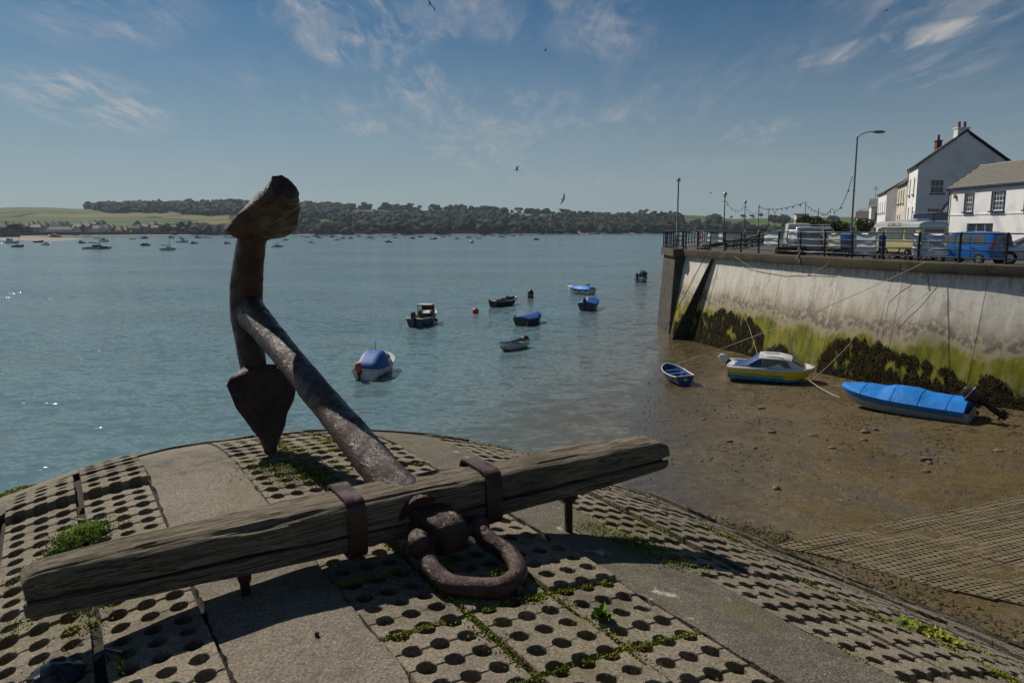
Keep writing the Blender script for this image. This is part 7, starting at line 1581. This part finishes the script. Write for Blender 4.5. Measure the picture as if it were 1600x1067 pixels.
# brown wrack and green weed on the wall and the beach
def wall_off(z): return 0.28-BAT*(1-(z+0.9)/6.5)
def wall_at(px, py, z=2.0, out=0.0):          # the spot of the leaning wall face that shows at this pixel
    for _ in range(6):
        lo, hi = 0.0, QUAY.L
        for _ in range(30):
            m_ = (lo+hi)/2; q = QUAY.off(m_, wall_off(z)-out); x = proj((q.x, q.y, z))[0]
            lo, hi = (m_, hi) if x < px else (lo, m_)
        q = QUAY.off(lo, wall_off(z)-out); z = max(-0.5, min(5.6, aty(px, py, q.y).z))
    return lo, z
TOPA = [(1056, 505), (1066, 488), (1090, 482), (1110, 488), (1130, 486), (1150, 490), (1170, 498), (1184, 508), (1193, 524), (1198, 560)]
TOPB = [(1196, 552), (1206, 546), (1220, 536), (1232, 545), (1244, 575), (1262, 583), (1285, 580), (1290, 545), (1302, 531), (1320, 527), (1340, 530), (1362, 534), (1384, 534), (1398, 546), (1420, 553), (1444, 562), (1470, 573), (1492, 590), (1508, 606), (1530, 608), (1548, 588), (1562, 590), (1580, 615), (1640, 622)]
def wall_pt(s, z, out): p = QUAY.off(s, wall_off(z)-out); p.z = z; return p
wk = MB()
for tab, n in ((TOPA, 11000), (TOPB, 15000)):
    x0, x1 = tab[0][0], tab[-1][0]; cache = {}
    for _ in range(n):
        px = mr.uniform(x0, x1); k = int(px/3)
        if k not in cache: cache[k] = wall_at(px, pl_interp(tab, px))
        s, zt = cache[k]; s += mr.gauss(0, 0.16); q = QUAY.off(s, -1.0); zb = beach_z(q.x, q.y)-0.05
        zt += 0.35*fbm(s*2.2, 1.3); z = zb+(zt-zb)*mr.random()**0.8
        if fbm(s*1.6, z*1.1, 9)+0.5*fbm(s*6, z*3, 2) < -0.22 and z > zb+0.35: continue
        l = mr.uniform(0.12, 0.40); wd_ = mr.uniform(0.012, 0.032); out = mr.uniform(0.008, 0.03); o2 = out+mr.uniform(0.0, 0.06); sd = mr.uniform(-0.05, 0.05); i = wk.ring([wall_pt(s-wd_*0.4, z, out), wall_pt(s+wd_*0.4, z, out), wall_pt(s+sd+wd_, z-l*0.5, o2), wall_pt(s+sd-wd_, z-l*0.5, o2), wall_pt(s+sd*1.6, z-l, o2*0.7)]); wk.face(i[:4]); wk.face((i[3], i[2], i[4]))
tag(wk.build('wall_seaweed', MAT['wrack'], fix=False), 'dark brown bladder wrack hanging on the lower harbour wall', 'seaweed', kind='stuff')
bw = MB()
def strand(p, l, mb, w_=0.02):
    a = mr.uniform(0, 6.28); d = Vector((math.cos(a), math.sin(a), 0)); n = Vector((-d.y, d.x, 0))*w_; q = p+d*l; m_ = p+d*l*0.5+Vector((0, 0, mr.uniform(0.01, 0.05))); q.z = p.z+0.006
    i = mb.ring([p-n, p+n, m_+n*1.3, m_-n*1.3, q]); mb.face(i[:4]); mb.face((i[3], i[2], i[4]))
for _ in range(14000):
    if mr.random() < 0.55:                       # litter below the wall
        s = mr.uniform(0.5, QUAY.L-3); d = abs(mr.gauss(0, 2.0)); p = QUAY.off(s, -0.95-d)
    else: p = Vector((mr.uniform(6, 20), mr.uniform(22, 44), 0))
    if p.x < shore_x(p.y)+0.2: continue
    dens = fbm(p.x*0.5, p.y*0.5, 7)+0.6*fbm(p.x*2.1, p.y*2.1, 3)
    near_wall = False
    if dens < 0.28+mr.uniform(-0.15, 0.15): continue
    p.z = beach_z(p.x, p.y)+0.004; strand(p, mr.uniform(0.08, 0.22), bw, mr.uniform(0.012, 0.03))
tag(bw.build('beach_seaweed', surf('beach_weed', [(0.020, 0.017, 0.006), (0.045, 0.042, 0.010), (0.075, 0.075, 0.014)], 0.9, 0.7), fix=False), 'scattered brown and green seaweed lying on the mud', 'seaweed', kind='stuff')
tw_ = MB()
for _ in range(9000):
    u = mr.random(); px, py = (900+u*330, 777+u*58) if mr.random() < 0.97 else (1220+u*380, 838+u*146)
    p = atz(px, py, 0.35)+Vector((mr.gauss(0, 0.25), mr.gauss(0, 0.35), 0)); s, t = to_st(p); p.z = max(beach_z(p.x, p.y), gz(s, t))+0.01
    if u > 0.85 and px < 1225 and mr.random() < 0.6: continue
    strand(p, mr.uniform(0.06, 0.16), tw_, 0.016)
tag(tw_.build('toe_seaweed', surf('toe_weed', [(0.03, 0.022, 0.008), (0.065, 0.05, 0.014), (0.09, 0.085, 0.018)], 1.5, 0.8), fix=False), 'brown seaweed drifted along the toe of the block slope', 'seaweed', kind='stuff')
# stones
MAT['stone'] = surf('beach_stone', [(0.05, 0.04, 0.027), (0.11, 0.09, 0.062), (0.21, 0.18, 0.14)], 3.0, 0.85, 0.4, 30)
def rock(mb, p, r_, sub):
    vs, fs = icov, icof; i0 = len(mb.v); sd = mr.uniform(0, 99); sx, sy, sz = mr.uniform(0.8, 1.5), mr.uniform(0.7, 1.2), mr.uniform(0.35, 0.7)
    for v in vs: k = 1+0.35*fbm(v.x*1.4+sd, v.y*1.4, v.z*1.4, 2); mb.v.append((p.x+v.x*r_*sx*k, p.y+v.y*r_*sy*k, p.z+v.z*r_*sz*k))
    for f in fs: mb.face([i0+q for q in f])
tetv = [Vector(v) for v in ((1, 0, -0.3), (-0.5, 0.9, -0.3), (-0.6, -0.8, -0.3), (0.1, 0.1, 0.8), (0.6, 0.6, 0.4), (-0.7, 0.1, 0.5), (0.3, -0.7, 0.4))]; tetf = [(0, 4, 6), (4, 3, 6), (0, 1, 4), (1, 5, 4), (4, 5, 3), (1, 2, 5), (2, 6, 5), (5, 6, 3), (2, 0, 6)]
peb = MB()
for _ in range(22000):
    p = Vector((mr.uniform(2.5, 22), mr.uniform(14, 44), 0))
    if p.x < shore_x(p.y)+0.3 or not inview((p.x, p.y, 0.3), 10): continue
    if fbm(p.x*0.45, p.y*0.45, 12)+mr.uniform(-0.3, 0.3) < 0.12: continue
    p.z = beach_z(p.x, p.y); s, t = to_st(p)
    if gz(s, t) > p.z-0.1: continue
    r_ = 0.012+0.045*mr.random()**4; i0 = len(peb.v); rot = Matrix.Rotation(mr.uniform(0, 6.28), 3, 'Z')
    for v in tetv: q = rot @ Vector((v.x*r_*mr.uniform(0.8, 1.4), v.y*r_, v.z*r_*0.7)); peb.v.append((p.x+q.x, p.y+q.y, p.z+q.z))
    for f in tetf: peb.face([i0+k for k in f])
tag(peb.build('shingle', MAT['stone'], fix=False), 'small stones and shell grit scattered over the mud', 'shingle', kind='stuff')
for px, py, r_ in [(1213, 764, 0.13), (1180, 700, 0.10), (1270, 680, 0.12), (1352, 676, 0.14), (1368, 672, 0.12), (1446, 719, 0.15), (1452, 723, 0.11), (1447, 737, 0.10), (1350, 688, 0.13), (1190, 638, 0.16), (1205, 675, 0.14), (1068, 552, 0.16), (1140, 690, 0.10), (1560, 705, 0.10), (1300, 700, 0.09), (1100, 655, 0.09)]:
    p = atz(px, py, 0.3); p.z = beach_z(p.x, p.y)
    for _ in range(4): p = atz(px, py, p.z); p.z = beach_z(p.x, p.y)
    mb = MB(); rock(mb, Vector((0, 0, 0)), r_, 2); o = mb.build('stone', MAT['stone'], smooth=45); o.location = p+Vector((0, 0, r_*0.15)); tag(o, 'weathered loose stone lying alone on the mud flat', 'stone', 'loose stones on the mud')
# mooring ropes
def rope(pts, r_, lab, sag=0.0, mat=None, n=18):
    out = []
    for a, b_ in zip(pts, pts[1:]):
        for k in range(n+1 if b_ is pts[-1] else n):
            u = k/n; q = a.lerp(b_, u); q.z -= sag*4*u*(1-u); out.append(q)
    o = out[0].copy(); m_ = MB().tube([p-o for p in out], r_, 6).build('mooring_rope', mat or BM['rope'], smooth=60); m_.location = o; tag(m_, lab, 'rope'); return m_
def on_wall(px, py, out=0.05):
    s_, z = wall_at(px, py, 4.0, 0.03+max(0.0, out))
    if z < 5.55: return wall_pt(s_, z, 0.03+max(0.0, out))
    lo, hi = 0.0, QUAY.L                         # on or over the coping
    for _ in range(40):
        m_ = (lo+hi)/2; q = QUAY.off(m_, -out-0.03); x = proj((q.x, q.y, 6.0))[0]
        lo, hi = (m_, hi) if x < px else (lo, m_)
    q = QUAY.off(lo, -out-0.03); q.z = aty(px, py, q.y).z; return q
rope([on_wall(1447, 409, 0.02), atz(1049, 571, 0.62)], 0.015, 'long taut rope from the coping down to the blue dinghy', 0.25)
rope([on_wall(1447, 409, -0.2), on_wall(1449, 432, 0.02), on_wall(1450, 452, 0.0)], 0.02, 'short rope end hanging over the coping below the shop banner')
sl = [on_wall(1145, 396, -0.1), on_wall(1152, 404, 0.02), on_wall(1185, 424, 0.0), on_wall(1225, 431, 0.0), on_wall(1265, 430, 0.0), on_wall(1293, 414, 0.02), on_wall(1300, 402, -0.1)]
rope(sl, 0.012, 'slack rope looped across the face of the white wall', n=5)
rope([on_wall(1152, 470, 0.0), on_wall(1170, 510, 0.3), atz(1188, 567, 0.9)], 0.009, 'thin line from the weedy wall to the stern of the yellow boat')
rope([atz(1264, 594, 0.45), atz(1312, 621, 0.55)], 0.02, 'rope between the bow of the yellow boat and the speedboat', 0.06)
rope([atz(1268, 594, 0.5), on_wall(1330, 535, 0.1)], 0.016, 'line from the bow of the yellow boat up to the weed on the wall', 0.08)
rope([on_wall(1404, 410, 0.0), on_wall(1384, 468, 0.05), on_wall(1366, 545, 0.1)], 0.007, 'thin dark line hanging down the wall left of the shop banner', mat=BM['dark'])
rope([on_wall(1462, 446, 0.0), on_wall(1430, 474, 0.05), on_wall(1396, 506, 0.08)], 0.007, 'thin dark line slanting across the right part of the wall', mat=BM['dark'])
q = QUAY.off(quay_s(1250), 0.1); r_ = thing('rope_coil', (q.x, q.y, QZ), 0, 'tangle of pale rope tied at the foot of a railing post', 'rope'); mb = MB(); mb.tube([(0, 0, 0.5), (0.05, -0.1, 0.2), (-0.1, -0.2, 0.02), (-0.2, -0.3, -0.25), (-0.1, -0.32, -0.38), (0.0, -0.3, -0.25), (-0.08, -0.2, 0.02), (0.1, -0.1, 0.3)], 0.025, 6); mb.build('loop', BM['rope'], r_); MB().tube([(0, -0.05, 0.2), (0.1, -0.1, 0.3), (0.0, -0.12, 0.42), (-0.08, -0.06, 0.3), (0.03, -0.04, 0.18)], 0.03, 6).build('knot', BM['rope'], r_)
# gulls
MAT['gull'] = solid('gull_white', (0.62, 0.62, 0.60), 0.7); MAT['gull_grey'] = solid('gull_grey', (0.10, 0.10, 0.11), 0.7)
def gull(px, py, Y, rz, roll, flap, lab, span=1.35):
    p = aty(px, py, Y); r_ = thing('gull', p, rz, lab, 'gull', tilt=(roll, 0)); MB().tube([(0.30, 0, 0.02), (0.24, 0, 0.03), (0.18, 0, 0.02), (0.05, 0, 0), (-0.15, 0, 0), (-0.3, 0, 0.01)], [(0.008, 0.008), (0.04, 0.04), (0.04, 0.04), (0.075, 0.07), (0.06, 0.05), (0.05, 0.01)], 8).build('body', MAT['gull'], r_, smooth=60)
    for sd in (1, -1):
        h = span/2; mb = MB(); rr = [[Vector((x+c, sd*y, z+0.01)), Vector((x, sd*y, z+0.02)), Vector((x-c, sd*y, z)), Vector((x, sd*y, z-0.01))] for x, y, z, c in ((0.04, 0.04, 0.03, 0.11), (0.09, h*0.42, 0.03+flap*0.5, 0.10), (0.0, h*0.75, 0.03+flap*0.62, 0.07), (-0.12, h, flap*0.55, 0.012))]; mb.loft(rr, True, True, True); mb.build('wing', MAT['gull_grey'], r_, smooth=50)
gull(672, 8, 62, R(60), R(52), 0.1, 'large dark gull with wings spread at the top edge of the sky', 1.5); gull(851, 80, 110, R(20), R(-5), 0.25, 'gull gliding alone high in the middle of the sky'); gull(808, 266, 85, R(200), R(20), 0.3, 'gull with raised wings above the far woods'); gull(880, 312, 80, R(30), R(-60), 0.15, 'banking gull just above the wooded skyline'); gull(1383, 18, 100, R(10), R(4), 0.2, 'tiny gull at the upper right of the sky'); gull(1110, 302, 160, R(190), R(3), 0.1, 'faint far gull left of the first lantern post', 1.8)

# ================================================================== summer haze over the estuary
mb = MB(); mb.box((300, 800, 45), (4600, 2400, 96)); hz = mb.build('haze', None)
hz.data.materials.clear(); hm = bpy.data.materials.new('haze_air'); hm.use_nodes = True; hn_ = hm.node_tree; hn_.nodes.clear(); out = hn_.nodes.new('ShaderNodeOutputMaterial'); pv = hn_.nodes.new('ShaderNodeVolumePrincipled'); pv.inputs['Color'].default_value = (0.68, 0.84, 1.0, 1); pv.inputs['Density'].default_value = 0.00008; pv.inputs['Anisotropy'].default_value = 0.3; hn_.links.new(pv.outputs[0], out.inputs['Volume']); hz.data.materials.append(hm); tag(hz, kind='stuff')

# ================================================================== labels: number look-alikes from left to right
ORD = ['first', 'second', 'third', 'fourth', 'fifth', 'sixth', 'seventh', 'eighth', 'ninth', 'tenth', 'eleventh', 'twelfth', 'thirteenth', 'fourteenth', 'fifteenth', 'sixteenth', 'seventeenth', 'eighteenth', 'nineteenth']
def ordinal(i):
    if i < 19: return ORD[i]
    tens = ['twenty', 'thirty', 'forty', 'fifty'][(i+1)//10-2]; return tens+'-'+ORD[(i+1) % 10-1] if (i+1) % 10 else tens[:-1]+'ieth'
same = {}
for o in C.objects:
    if o.parent is None and o.get('group') and o.get('label'): same.setdefault(o['label'], []).append(o)
for lab, obs in same.items():
    if len(obs) > 1:
        obs.sort(key=lambda o: proj(o.location)[0])
        for i, o in enumerate(obs): o['label'] = lab+', '+(ordinal(i)+' from left' if i < len(obs)-1 else 'rightmost')
